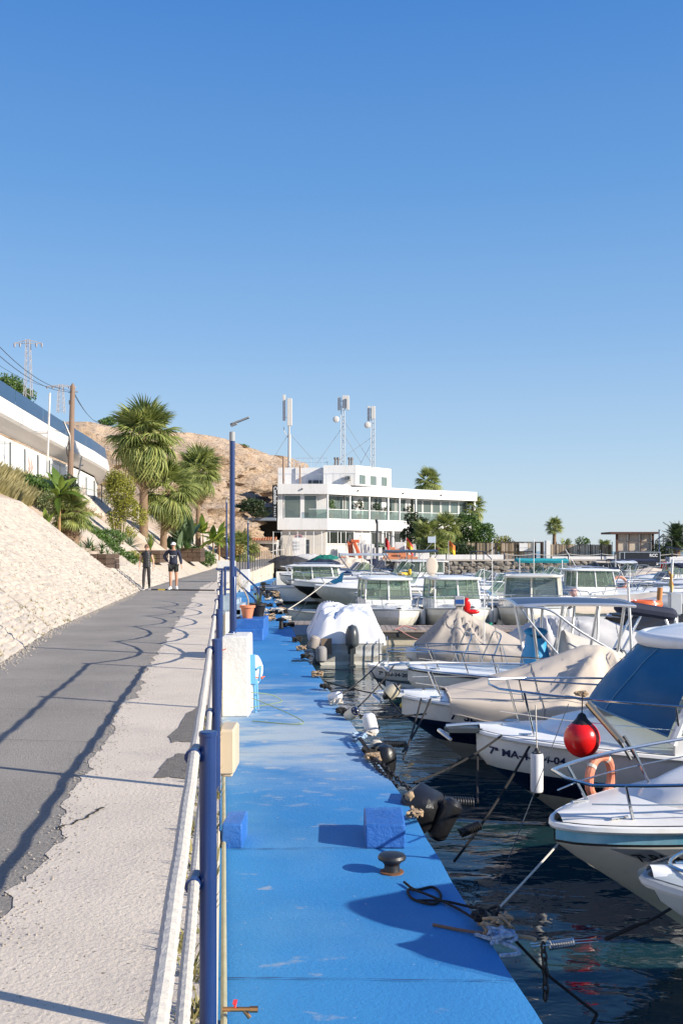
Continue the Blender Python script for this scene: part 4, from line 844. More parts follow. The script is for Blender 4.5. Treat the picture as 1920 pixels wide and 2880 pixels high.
        m = MB(); m.surf(f(thick), 12, 8); m.surf(f(0), 12, 8, flip=True); m.tube([f(thick / 2)(u, v) for u, v in [(i / 8, 0) for i in range(8)] + [(1, i / 8) for i in range(8)] + [(1 - i / 8, 1) for i in range(8)] + [(0, 1 - i / 8) for i in range(8)]], thick * .6, 5, closed=True); m.build('canopy', bm_, t, True, 60)
    if reg:
        txt, tq, hq, size, tm = reg; vs, fs = text_mesh(txt, size, 0, .004 * size / .15); side = 1 if abs(yaw) > 90 else -1
        m = MB(); hh = (H * (.8 + .2 * tq * tq) + draft)
        m.add([(lambda P, N: P + N)(S(min(.995, tq - (v.x / L)), hq + v.y / hh, side), Vector((0, side * .007, 0))) for v in vs], fs if side > 0 else fs); m.build('registration_number', tm, t)
    t['_'] = 0; del t['_']
    return t, S
def bl(*a): return list(a)
TXT = M('letter_black', (.015, .015, .02), .5); TXN = M('letter_navy', (.012, .02, .07), .4)

# near row, bows towards the blue quay
b6, S6 = boat('white cuddy boat with a pearly blue stripe and a grey registration panel', (1.53, 7.15), 200, L=5.4, B=1.8, sheer=-.05, H=1.08, rake=1.75, vt=.88, top=GELD, full=.38, bluff=2.0,
     bands=bl((0, GELC), (.897, BLACK), (.91, CYAN), (.985, GEL)), td=.40, cuddy=(.40, .86, .34, .80), wind=(.42, .42, .3), rail=(.42, .30, .05), rub=GEL)
# registration panel and text on the near side
def side_patch(S, L, H, draft, t0, t1, h0, h1, side, off, mat, parent, name, slant=0):
    m = MB(); m.surf(lambda u, v: S(lerp(t0, t1, u) + slant * (1 - v), lerp(h0, h1, v), side) + Vector((0, side * off, 0)), 14, 3); return m.build(name, mat, parent)
side_patch(S6, 5.4, .9, .3, .95, .30, .785, .888, 1, .006, M('panel_grey', (.26, .28, .30), .4), b6, 'registration_panel', -.03)
side_patch(S6, 5.4, .9, .3, .93, .30, .755, .767, 1, .008, TXT, b6, 'pinstripe')
vs_, fs_ = text_mesh('7ª-BA-4-36-09', .095, 0, .002); m = MB(); m.add([S6(.935 - v.x / 5.4, .808 + v.y / 1.38, 1) + Vector((0, .012, 0)) for v in vs_], fs_); m.build('registration_number', TXT, b6)
b5, S5 = boat('white hardtop boat with a navy band and a blue windscreen cover', (1.52, 11.3), 180.5, L=6.8, B=2.45, H=.98, rake=1.35, full=.42, bluff=2.3, 
     bands=bl((0, ANTIF), (.46, NAVY), (.685, GEL)), td=.30, cuddy=(.36, .90, .42, .82), rail=(.22, .52, .05), rub=GEL, reg=('7ª MA-4-114-04', .984, .82, .115, TXN), platform=2, motor=(1.1, DKGREY))
for (q0, q1, h0, h1, mm) in ((.66, .05, .90, .965, BLACK), (.62, .05, .42, .455, NAVY)): side_patch(S5, 6.8, .98, .3, q0, q1, h0, h1, 1, .012, mm, b5, 'side_stripe')
def X5(x): return 1.52 + 3.4 - x       # local x -> world
# its wheelhouse: hardtop, covered screen, side windows
zt = 2.02
def shell(m, fn, nu, nv, th=.05):
    m.surf(fn, nu, nv); m.surf(lambda u, v: Vector(fn(u, v)) - Vector((0, 0, th)), nu, nv, flip=True)
m = MB(); ht = lambda u, v: Vector((lerp(-1.9, 1.50, u) - (.18 + .25 * u) * (2 * v - 1) ** 2 * u, (2 * v - 1) * 1.0 * (1 - .25 * u ** 4), zt + .15 * (1 - (2 * u - 1) ** 4) * (1 - (2 * v - 1) ** 4) + .03))
shell(m, ht, 16, 12, .02)
rim = [ht(u, v) for u, v in [(i / 16, 0) for i in range(16)] + [(1, i / 12) for i in range(12)] + [(1 - i / 16, 1) for i in range(16)] + [(0, 1 - i / 12) for i in range(12)]]
m.tube([Vector((p.x * .99, p.y * .98, p.z - .05)) for p in rim], .085, 8, closed=True); rf5 = m.build('hardtop', GEL, b5, True, 60)
m = MB(); m.tube([(1.0, 0, zt + .16), (1.0, 0, zt + .24)], .03, 8); m.box((1.0, 0, zt + .25), (.16, .04, .03), b=.008); m.build('light_mount', BLACK, rf5, True)
wb = [(1.62, -.55), (1.62, .55)]
def scr(u, v):   # covered windscreen: bulging cloth between foredeck and hardtop
    y = (2 * v - 1); xb = 2.10 - .55 * abs(y) ** 2.2; xt = 1.38 - .35 * abs(y) ** 2.2; w_ = lerp(1.0, .86, u)
    z0 = 1.27 - .20 * abs(y) ** 2
    return Vector((lerp(xb, xt, u) + .05 * math.sin(u * 3.14) + .03 * noise.noise(Vector((u * 4 + v * 3, v * 5, 2))) + .012 * noise.noise(Vector((u * 14, v * 4, 7))), y * w_, lerp(z0 + .02, zt + .0, u)))
m = MB(); m.surf(scr, 16, 24); sc5 = m.build('screen_cover', CANVB, b5, True, 60)
for v_ in (.30, .70): m = MB(); m.tube([Vector(scr(i / 14, v_)) + Vector((.006, 0, .004)) for i in range(15)], .006, 5); m.build('seam', M('seam_thread', (.10, .25, .38), .7), sc5, True)
m = MB(); m.tube([Vector(scr(0, i / 24)) + Vector((.008, 0, -.004)) for i in range(25)], .012, 6); m.build('hem', M('seam_thread', (.10, .25, .38), .7), sc5, True)
for s in (-1, 1):
    fr = MB(); P = [Vector((1.52, s * 1.02, 1.0)), Vector((1.05, s * .90, zt)), Vector((-.35, s * .92, zt)), Vector((-.35, s * 1.04, 1.0))]
    fr.tube([P[0], P[1]], .05, 8); fr.tube([P[3], P[2]], .05, 8); fr.tube([(.35, s * 1.04, 1.0), (.35, s * .92, zt)], .03, 8); fr.box((.55, s * 1.03, .98), (1.9, .05, .22)); f_ = fr.build('cabin_side', GEL, b5, True)
    for a_, b_ in ((P[0], (.37, 0)), ((.33, 0), P[3])): pass
    m = MB(); m.add([(1.48, s * 1.0, 1.08), (1.04, s * .905, zt - .05), (.37, s * .915, zt - .05), (.37, s * 1.02, 1.08)], [(0, 1, 2, 3)]); m.build('window', GLT, f_)
    m = MB(); m.add([(.33, s * 1.02, 1.08), (.33, s * .915, zt - .05), (-.33, s * .92, zt - .05), (-.33, s * 1.02, 1.08)], [(0, 1, 2, 3)]); m.build('window', GLT, f_)
b4, S4 = boat('white navy banded boat under a long beige canvas cover', (.86, 14.45), 180, L=6.4, B=2.35, H=.90, rake=1.25, full=.42,
     bands=bl((0, ANTIF), (.47, NAVY), (.76, GEL)), td=.4, cover=(.04, .90, [(0, .10), (.22, .22), (.42, .52), (.545, .80), (.59, .80), (.74, .42), (.9, .06)], CANVAS, .10, .20, 1.08), rail=(.34, .42, .10), rub=GEL, reg=('7ª SE-2-88-11', .90, .80, .17, TXN), platform=1)
b3, S3 = boat('open white fishing boat with a navy T-top on silver poles', (1.18, 17.9), 180, L=6.2, B=2.3, H=.92, rake=1.1, full=.45,
     bands=bl((0, ANTIF), (.55, GEL)), td=.62, rail=(.62, .38, .08), rub=DKGREY, motor=(1.0, DKGREY), reg=('RCC', .80, .66, .22, TXT), platform=1)
def T3(x): return 1.18 + 3.1 - x
m = MB(); tt = lambda u, v: (lerp(-.70, 1.30, u), (2 * v - 1) * .95, 2.10 + .05 * (1 - (2 * v - 1) ** 2) - .03 * abs(2 * u - 1) ** 3)
shell(m, lambda u, v: Vector(tt(u, v)), 10, 6, .03); m.build('canopy', M('navy_vinyl', (.05, .075, .13), .45, var=.1), b3, True)
m = MB(); m.tube([tt(u, v) for u, v in [(i / 8, 0) for i in range(8)] + [(1, i / 6) for i in range(6)] + [(1 - i / 8, 1) for i in range(8)] + [(0, 1 - i / 6) for i in range(6)]], .028, 8, closed=True)
for (xt, xb_) in ((1.05, .85), (.5, .62), (-.1, .05), (-.55, -.45)):
    for s in (-1, 1): m.tube([(xt, s * .85, 2.09), (xb_, s * .62, .85)], .028, 8)
m.build('canopy_frame', ALU, b3, True)
m = MB(); m.tube(catm([(1.2, .98, 2.06), (.75, 1.02, 2.0), (.2, 1.03, 1.62), (-.95, 1.05, .95)], 5), .022, 8); m.tube(catm([(1.25, .9, 2.06), (1.0, .9, 1.72), (.6, .95, 1.25)], 4), .018, 8); m.build('stay', ALU, b3, True)
m = MB(); m.surf(lambda u, v: ((lambda y: Vector((.80 + .36 * math.sin(y * 3.14159) * (1 - .55 * u) * (1 + .12 * noise.noise(Vector((v * 9, u * 3, 1)))), .50 * math.cos(y * 3.14159) * (1 - .55 * u), .55 + 1.0 * u - .1 * abs(math.cos(y * 3.14159)))))(v * 2)), 10, 30); m.ball((.80, 0, 1.55), (.22, .24, .08), 12, 6); m.build('console_cover', CANVLB, b3, True, 60)
m = MB(); m.surf(lambda u, v: ((lambda y: Vector((lerp(.48, -.72, v), y * 1.05, .80 + (.85 - .45 * v) * (1 - abs(y) ** 1.6) * (1 - .8 * (max(0, .12 - v) / .12)) + .035 * noise.noise(Vector((v * 5, y * 4, 3))))))(2 * u - 1)), 16, 20); m.surf(lambda u, v: (lambda y: Vector((.48, y * 1.05, lerp(.6, .80 + .85 * (1 - abs(y) ** 1.6) * .2, v))))(2 * u - 1), 16, 3); m.build('stern_cover', CANVGR, b3, True, 60)
b2_, S2 = boat('small open white boat with grey hull bottom and steel ladder rails, bow towards the deck', (.56, 20.8), 180, L=5.0, B=1.95, H=.66, rake=.9, full=.40, draft=.25,
     bands=bl((0, ANTIF), (.30, M('blue_grey_hull', (.13, .17, .21), .4)), (.70, GEL)), open_=True, td=.5, rail=None, rub=GEL, motor=(.8, DKGREY), reg=('7ª 352-34-20', .96, .80, .11, TXT), inner=M('inner_blue', (.45, .55, .66), .5))
for xx in (-.15, .45):
    m = MB()
    for s in (-1, 1): m.tube(catm([(xx + .25, s * .6, .55), (xx, s * .55, 1.15), (xx - .05, s * .45, 1.28), (xx - .05, 0, 1.30)], 4), .018, 6)
    m.build('hoop', STEEL, b2_, True)
m = MB(); m.tube([(2.1, .25, .70), (2.1, .3, .95), (.3, .85, .98), (.3, .85, .62)], .015, 6); m.tube([(2.1, -.25, .70), (2.1, -.3, .95), (.3, -.85, .98), (.3, -.85, .62)], .015, 6); m.build('side_rail', STEEL, b2_, True)
# further boats of the near rows
boat('boat hidden under a creased taupe tent-shaped cover, beyond the small open boat', (1.55, 24.1), 180, L=4.6, B=2.0, H=.62, rake=.9, cover=(.02, .95, [(0, .1), (.4, .28), (.72, .98), (.78, .95), (.95, .12)], CANVG, .11, .22, 1.08), rub=GEL)
boat('boat under a rounded light grey cover, behind the blue console tarp', (4.1, 25.0), 172, L=3.8, B=2.0, H=.6, rake=.8, cover=(.0, .97, [(0, .3), (.4, .78), (.75, .80), (.97, .3)], CANVGR, .10, .3, 1.9), rub=GEL)
b1, S1 = boat('white boat under a draped white tarpaulin, stern with dark outboard towards the camera', (-.05, 31.4), 93, L=5.2, B=1.95, H=.72, rake=.9, full=.5,
     bands=bl((0, BLACK), (.27, GELC), (.62, GEL)), cover=(.03, .9, [(0, .70), (.08, .80), (.4, .84), (.7, .5), (.9, .1)], CANVW, .10, .06, 'box'), motor=(.95, DKGREY, -.05), rub=BLACK, draft=.28)
m = MB(); m.box((-2.72, .62, .52), (.06, .28, .42)); m.build('transom_pad', M('weathered_board', (.20, .15, .11), .8, var=.3, vs=8), b1)
m = MB(); m.tube([(-2.66, -.75, .75), (-2.78, -.75, .7), (-2.8, -.75, -.1)], .015, 6); m.tube([(-2.66, -.98, .75), (-2.78, -.98, .7), (-2.8, -.98, -.1)], .015, 6); m.tube([(-2.8, -.75, .3), (-2.8, -.98, .3)], .014, 6); m.tube([(-2.8, -.75, .08), (-2.8, -.98, .08)], .014, 6); m.build('boarding_ladder', STEEL, b1, True)
b9, S9 = boat('black and white powerboat under a charcoal cover, registration on its white band', (6.55, 26.0), 176, L=6.6, B=2.4, H=1.02, rake=1.1, 
     bands=bl((0, GELG), (.60, BLACK), (.76, GEL)), td=.5, cover=(.02, .86, [(0, .35), (.3, .82), (.5, .9), (.66, .62), (.86, .08)], CANVK, .09, .25, 1.9), rub=BLACK, reg=('7ª AT-3-40-11', .80, .80, .19, TXT))
b10, S10 = boat('white boat with a rolled navy bimini and an orange lifebelt roll on silver posts', (5.3, 21.9), 182, L=5.8, B=2.2, H=.72, td=.5, cuddy=(.5, .88, .2), rub=GEL)
m = MB(); m.tube(catm([(2.45, .95, 1.86), (2.25, .9, 1.80), (1.35, .85, 1.66), (1.2, .8, 1.64)], 5), [.05, .09, .13] + [.14] * 10 + [.13, .12, .1][:3], 10); m.build('rolled_bimini', CANVN, b10, True)
m = MB()
for x_ in (2.05, 1.85): m.tube([(x_, .9, 1.75), (x_ + .55, .95, .75)], .03, 8)
for x_ in (1.4, 1.2): m.tube([(x_, .9, 1.6), (x_ - .3, .95, .75)], .03, 8)
m.build('bimini_leg', ALU, b10, True)
t = thing('lifebelt', 'orange lifebelt lying flat above the rolled navy bimini', 'lifebelt', (6.85, 22.6, 1.80))
m = MB(); m.tube([(.34 * math.cos(k * .3927), .30 * math.sin(k * .3927), 0) for k in range(16)], .085, 10, closed=True); m.build('ring', ORANGE, t, True)
m = MB(); 
for k in (1, 5, 9, 13): m.tube([(.34 * math.cos(k * .3927 - .06), .30 * math.sin(k * .3927 - .06), 0), (.34 * math.cos(k * .3927 + .06), .30 * math.sin(k * .3927 + .06), 0)], .09, 10)
m.build('band', CANVW, t, True)
m = MB(); m.tube([(6.0, 20.6, .8), (5.92, 20.6, 2.35)], [.035, .028], 8); m.ball((5.92, 20.6, 2.36), .04, 8, 5); solo(m, 'boat_pole', ALU, 'tall white pole standing before the rolled navy bimini', 'pole')
# small tender almost out of frame, nearest the camera
b0, S0 = boat('red and white tender with a clear curved windscreen, nearest the camera', (1.60, 5.25), 184, L=4.4, B=1.55, H=1.27, rake=1.9, vt=.95, full=.35, bluff=2.0, bands=bl((0, GEL), (.62, RED), (.72, GEL), (.85, GELG)), td=.25, cuddy=(.25, .80, .10, .9), rub=CANVGR, hatch=False)
m = MB(); m.surf(lambda u, v: (lambda y: Vector((2.2 - .80 * abs(y) ** 1.7 - .18 * u + .04, y * .62, 1.27 + .05 * u)))(2 * v - 1), 6, 20); m.build('bow_screen', GLC, b0, True)
m = MB(); m.tube([(lambda y: Vector((2.2 - .80 * abs(y) ** 1.7 - .18 + .04, y * .62, 1.32)))(i / 10 - 1) for i in range(21)], .010, 6); m.build('screen_trim', STEEL, b0, True)
m = MB(); m.surf(lambda u, v: Vector((lerp(-1.3, 1.15, u), (2 * v - 1) * .62 * (1 - abs(2 * u - 1) ** 2.6 * .6), 1.86 + .12 * (1 - (2 * v - 1) ** 2))), 14, 10); m.surf(lambda u, v: Vector((lerp(-1.3, 1.15, u), (2 * v - 1) * .62 * (1 - abs(2 * u - 1) ** 2.6 * .6), 1.83)), 14, 10, flip=True); m.build('canopy', GEL, b0, True)  # unseen canopy, invented and rounded to cast the round shadow on the deck
m = MB()
for x_ in (-.9, .5):
    for s in (-1, 1): m.tube([(x_, s * .45, 1.85), (x_ - .1, s * .6, 1.0)], .02, 6)
m.build('canopy_frame', STEEL, b0, True)  # legs of the added shadow-casting canopy, out of view

# things hanging on the rails
t = thing('ball_buoy', 'big red ball buoy hanging from the rail of the navy banded hardtop boat', 'buoy', (2.43, 10.08, 1.10))
m = MB(); m.ball((0, 0, 0), (.182, .182, .19), 28, 18); m.build('ball', RED, t, True, 80); m = MB(); m.lathe([(.105, .155), (.06, .20), (.035, .25), (0, .27)], 14); m.build('neck', BLACK, t, True)
m = MB(); m.tube([(0, 0, .25), (.02, .05, .47)], .006, 5); m.build('lanyard', ROPEK, t, True)
m = MB(); knot(m, (2.44, 10.12, 1.52), .065, 12, 55, .008); solo(m, 'rope_bundle', ROPET, 'tan rope bundle tied on the rail above the red ball buoy', 'rope')
t = thing('boat_hook', 'brass coloured telescopic pole lashed to the rail above the red ball buoy', 'boat hook', (0, 0, 0))
m = MB(); m.tube([(2.48, 10.05, 1.47), (2.78, 9.85, 1.10)], .036, 10); m.build('tube', M('worn_brass', (.55, .42, .28), .3, metal=1), t, True); m = MB(); m.tube([(2.80, 9.9, 1.16), (2.90, 9.8, .97)], .02, 8); m.tube([(2.74, 9.85, 1.14), (2.84, 9.78, .95)], .016, 8); m.build('hook', DKGREY, t, True)
def hang_fender(x, y, ztop, L_, r, zr, lab, mat=WPLAS, cap=BLACK):
    t = fender((x, y, ztop - L_ / 2), r, L_, mat, cap, lab); m = MB(); m.tube([(0, 0, L_ / 2 + r * .5), (0, .06, zr - ztop + L_ / 2)], .007, 5); m.build('lanyard', ROPEW, t, True); return t
hang_fender(1.93, 9.85, 1.02, .42, .063, 1.47, 'white fender with black ends hanging before the registration letters of the hardtop boat')
t = thing('ring_buoy', 'faded orange lifebuoy hung on the bow rail of the blue striped boat', 'lifebuoy', (2.10, 8.15, 1.16))
m = MB(); m.tube([(Vector((.125 * math.cos(k * .35), -.06 + .13 * math.cos(k * .35), .17 * math.sin(k * .35)))) for k in range(18)], .037, 10, closed=True); m.build('ring', ORANGEF, t, True)
m = MB()
for k in (3, 7, 12): a_ = k * .35; m.tube([Vector((.125 * math.cos(a_ - .08), -.06 + .13 * math.cos(a_ - .08), .17 * math.sin(a_ - .08))), Vector((.125 * math.cos(a_ + .08), -.06 + .13 * math.cos(a_ + .08), .17 * math.sin(a_ + .08)))], .041, 10)
m.build('band', ROPEW, t, True)
fender((.72, 14.2, 1.0), .10, .22, M('cream_vinyl', (.62, .55, .40), .5, var=.1), BLACK, 'cream fender with black cap at the bow of the beige covered boat', .9)
# coil of hose on the blue striped boat
m = MB(); m.tube(catm([(2.1, 7.6, .98), (2.3, 7.5, .985), (2.45, 7.62, .99), (2.35, 7.75, .99), (2.2, 7.68, .98), (2.5, 7.45, .99)], 6), .012, 6); solo(m, 'deck_hose', BLACK, 'black hose curled on the foredeck of the blue striped boat', 'hose')
# mooring lines from quay to bows
ML = [((.72, 9.9, .70), (1.75, 10.9, .98), 'black line from the quay to the navy banded hardtop boat'), ((1.05, 9.3, .1), (1.97, 10.45, .95), 'black line slanting from the water to the hardtop boat'),
      ((.68, 11.0, .70), (1.15, 14.25, .93), 'black line from the cone fender to the beige covered boat'), ((.70, 11.4, .70), (1.25, 14.0, .92), 'second black line up to the beige covered boat'),
      ((.15, 14.2, .70), (.95, 17.9, .95), 'black line from the navy ended fender to the open fishing boat'), ((.25, 13.6, .72), (2.2, 14.6, .78), 'black line crossing low to the beige covered boat'),
      ((-.05, 15.8, .70), (.80, 20.7, .70), 'black line to the bow of the small open boat'), ((-.3, 17.6, .70), (1.3, 17.2, .45), 'black line along the water past the yellow float'),
      ((.6, 19.8, .60), (1.0, 16.0, .35), 'thin dark line crossing above the small open boat bow'), ((-.9, 24.2, .7), (-.75, 26.5, .75), 'dark line to the white covered boat stern'), ((1.35, 9.9, .5), (1.5, 11.0, .75), 'black line from the dark spring to the hardtop boat'),
      ((-2.1, 37.5, .75), (-.7, 44, 1.6), 'long pale line rising from the deck to the distant bows'), ((-1.6, 33, .72), (-1.3, 52, 1.2), 'dark line from the rope heaps to the grey white speedboat')]
for a_, b_, lab in ML: line(a_, b_, .013 if 'pale' not in lab else .02, ROPEK if 'pale' not in lab else ROPEW, lab, .05)
line((2.30, 10.1, 1.45), (1.3, 8.3, .2), .004, DKGREY, 'thin grey cord from the rail of the hardtop boat into the water', 0)

# floating pontoon with planked top
t = thing('floating_pontoon', 'long floating pontoon with a grey planked top in front of the pilothouse boats', 'pontoon', (1.1, 32.8, 0))
FLT = M('pontoon_float', (.55, .48, .36), .8, var=.15); FLD = M('pontoon_beam', (.045, .042, .04), .7, var=.2)
k = 0; x = 0
while x < 14.5: m = MB(); m.box((x + .09, 0, .47), (.165, 2.0, .035)); m.build('plank', PALEW, t); x += .18
m = MB(); m.b2(-.02, 14.5, -1.0, -.93, .24, .45); m.b2(-.02, 14.5, .93, 1.0, .24, .45); m.build('beam', FLD, t)
m = MB(); m.b2(0, 14.5, -1.03, -1.0, .41, .46); m.build('edge_board', PALEW, t)
for q in range(5): m = MB(); m.b2(q * 2.9 + .05, q * 2.9 + 2.75, -.92, .92, -.3, .239); m.build('float', FLT, t)
m = MB(); m.tube([(1.5, -1.0, .49), (1.8, -.95, .62), (2.2, -1.0, .5)], .025, 6); m.tube(catm([(1.6, -1.02, .5), (2.2, -1.2, .2), (3.3, -1.35, .02)], 6), .018, 6); solo(m, 'mooring_rope', M('pink_rope', (.50, .25, .22), .9), 'pinkish rope tied on the pontoon end', 'rope', loc=(.2, 32.8, 0))
t = thing('service_pedestal', 'small grey service post with a blue socket panel on the pontoon', 'service post', (3.85, 32.6, .48))
m = MB(); m.b2(-.10, .10, -.08, .08, 0, .95, b=.02); m.build('body', CANVG, t); m = MB(); m.b2(-.16, .16, -.13, .10, .72, 1.05, b=.02); m.build('head', M('pedestal_grey', (.35, .36, .38), .5), t)
m = MB(); m.b2(-.14, .14, -.137, -.131, .80, .94); m.build('socket_panel', M('socket_blue', (.02, .08, .30), .4), t)
t = thing('service_pedestal', 'grey service post beside the covered white cruiser, by the frame edge', 'service post', (7.0, 20.5, .5)) if False else None

# pilothouse boats behind the pontoon, bows to the camera
for k, (bx, by, yw, lab, kw) in enumerate([
    (1.95, 33.9, -84, 'cream pilothouse boat nearest the white tarpaulin boat, dark figure shape at its wheel', dict(L=6.2, B=2.35, top=GEL)),
    (4.5, 34.2, -84, 'pilothouse boat with a red seat cushion and teal cloth behind its screen', dict(L=6.0, B=2.3, top=GEL)),
    (6.45, 34.6, -104, 'larger pilothouse boat with teal glazing and a small flag on its bow side', dict(L=6.6, B=2.5, top=GELC))]):
    b_, S_ = boat(lab, (bx, by), yw, H=1.05, rake=.8, full=.48, td=.42, bands=bl((0, ANTIF), (.30, GELC), (.80, GEL)), pilot=(-1.5, .85, 1.98 if k < 2 else 2.04, .90 if k < 2 else 1.08, GLB if k < 2 else GLT), rail=(.60, .42, .02), rub=GELG, motor=(1.1, DKGREY), cuddy=(.62, .88, .14), group='pilothouse boats behind the pontoon', hatch=True, **{q: v for q, v in kw.items()})
    if k == 1: m = MB(); m.b2(.15, .5, -.5, .1, 1.35, 1.62, b=.04); m.build('folded_towel', TEAL, b_)
    for s, q in ((-1, .55), (1, .6), (1, .35)):
        p = S_(q, 1, s); wv = Matrix.Rotation(R(yw), 4, 'Z') @ Vector((p.x, p.y + s * .14, p.z)); c_ = Vector((bx, by, 0)) - Vector((math.cos(R(yw)), math.sin(R(yw)), 0)) * kw['L'] / 2
        hang_fender(c_.x + wv.x, c_.y + wv.y, p.z - .02, .62, .105, p.z + .3, ['white fender on the flank of the %s pilothouse boat' % ['cream', 'red cushioned', 'teal glazed'][k], 'white fender at the stern quarter of the %s pilothouse boat' % ['cream', 'red cushioned', 'teal glazed'][k], 'white fender amidships on the %s pilothouse boat' % ['cream', 'red cushioned', 'teal glazed'][k]][(s > 0) + (q < .5)])
m = MB(); m.ball((4.22, 33.6, 1.18), (.13, .08, .25), 14, 10); m.ball((4.4, 33.6, .95), (.26, .10, .08), 12, 8); solo(m, 'lifejacket_float', RED, 'bright red float cushion hanging on the bow of the second pilothouse boat', 'float')
t = thing('satellite_scoop', 'round beige paddle on a pole between the two pilothouse boats', 'landing net', (3.58, 38, 0)); m = MB(); m.tube([(0, 0, .8), (-.1, 0, 2.0)], .035, 6); m.build('pole', PALEW, t, True); m = MB(); m.ball((-.14, 0, 2.42), (.24, .03, .36), 16, 8); m.build('paddle', CANVAS, t, True)

# boats at the far stretch of the quay, bows to the left
boat('white rowing boat with a pointed bow and pale rope along its side', (-2.05, 37.6), 184, L=4.6, B=1.8, H=.80, rake=.35, draft=.2, open_=True, bands=bl((0, GELC), (.3, GELC)), top=GELC, rub=ROPEW, bluff=2.6, name='rowing_boat')
boat('grey white speedboat with faint registration letters on its flared bow', (-1.35, 50), 183, L=7.2, B=2.6, H=1.32, rake=1.7, bands=bl((0, GELC), (.62, GELC)), cuddy=(.4, .9, .35), wind=(.42, .6, .5, GLB), rub=GEL, rail=(.5, .4), reg=('7ª MA-12-08', .72, .80, .22, GELG), lod=1)
boat('black hulled speedboat with a raised anchor bow beyond the grey white one', (-2.7, 56.5), 184, L=8, B=2.7, H=1.35, rake=2.0, bands=bl((0, GELC), (.38, BLACK), (.82, GEL)), cuddy=(.4, .9, .4), rub=GEL, rail=(.45, .5), lod=1, platform=2)
boat('long white cruiser with a dark folding canopy on curved black bars', (-2.5, 62), 182, L=9.5, B=3, H=1.45, rake=2.0, bands=bl((0, GELC), (.5, DKGREY), (.6, GEL)), cuddy=(.35, .88, .45), wind=(.38, .75, .6, GLB), bimini=(-3.6, -.4, 2.9, DKGREY, .85, BLACK, .08), rub=BLACK, rail=(.45, .5), lod=1)
boat('white sports boat with a grey cockpit tent, second cruiser of the far row', (-4.2, 68), 182, L=8.5, B=2.9, H=1.4, rake=1.9, bands=bl((0, GELC), (.55, BLACK), (.62, GEL)), cuddy=(.35, .88, .4), wind=(.38, .7, .6, GLB), bimini=(-3.0, .2, 2.7, GELG, .9, STEEL, .06), rub=DKGREY, rail=(.45, .55), lod=1)
boat('slim white boat with many bow rails at the far end of the quay', (-4.6, 74), 181, L=8.5, B=2.8, H=1.35, rake=1.7, cuddy=(.35, .88, .4), wind=(.38, .7, .6, GLD), rub=DKGREY, rail=(.4, .55), lod=1)
boat('white open boat moored last before the far quay wall', (-4.6, 80.5), 181, L=8.5, B=2.8, H=1.3, rake=1.6, cuddy=(.35, .88, .35), wind=(.38, .6, .6, GLD), rub=GEL, rail=(.4, .5), lod=1)
m = MB(); m.surf(lambda u, v: (-.72 + .75 * u + .1 * v, 49.0, 1.42 + .55 * v * u + .05 * math.sin(u * 9)), 8, 4); m.surf(lambda u, v: (-.72 + .75 * u + .1 * v, 49.03, 1.42 + .55 * v * u + .05 * math.sin(u * 9)), 8, 4, flip=True); solo(m, 'hanging_cloth', CANVB, 'blue cloth hanging over the bow of the black hulled boat', 'cloth')
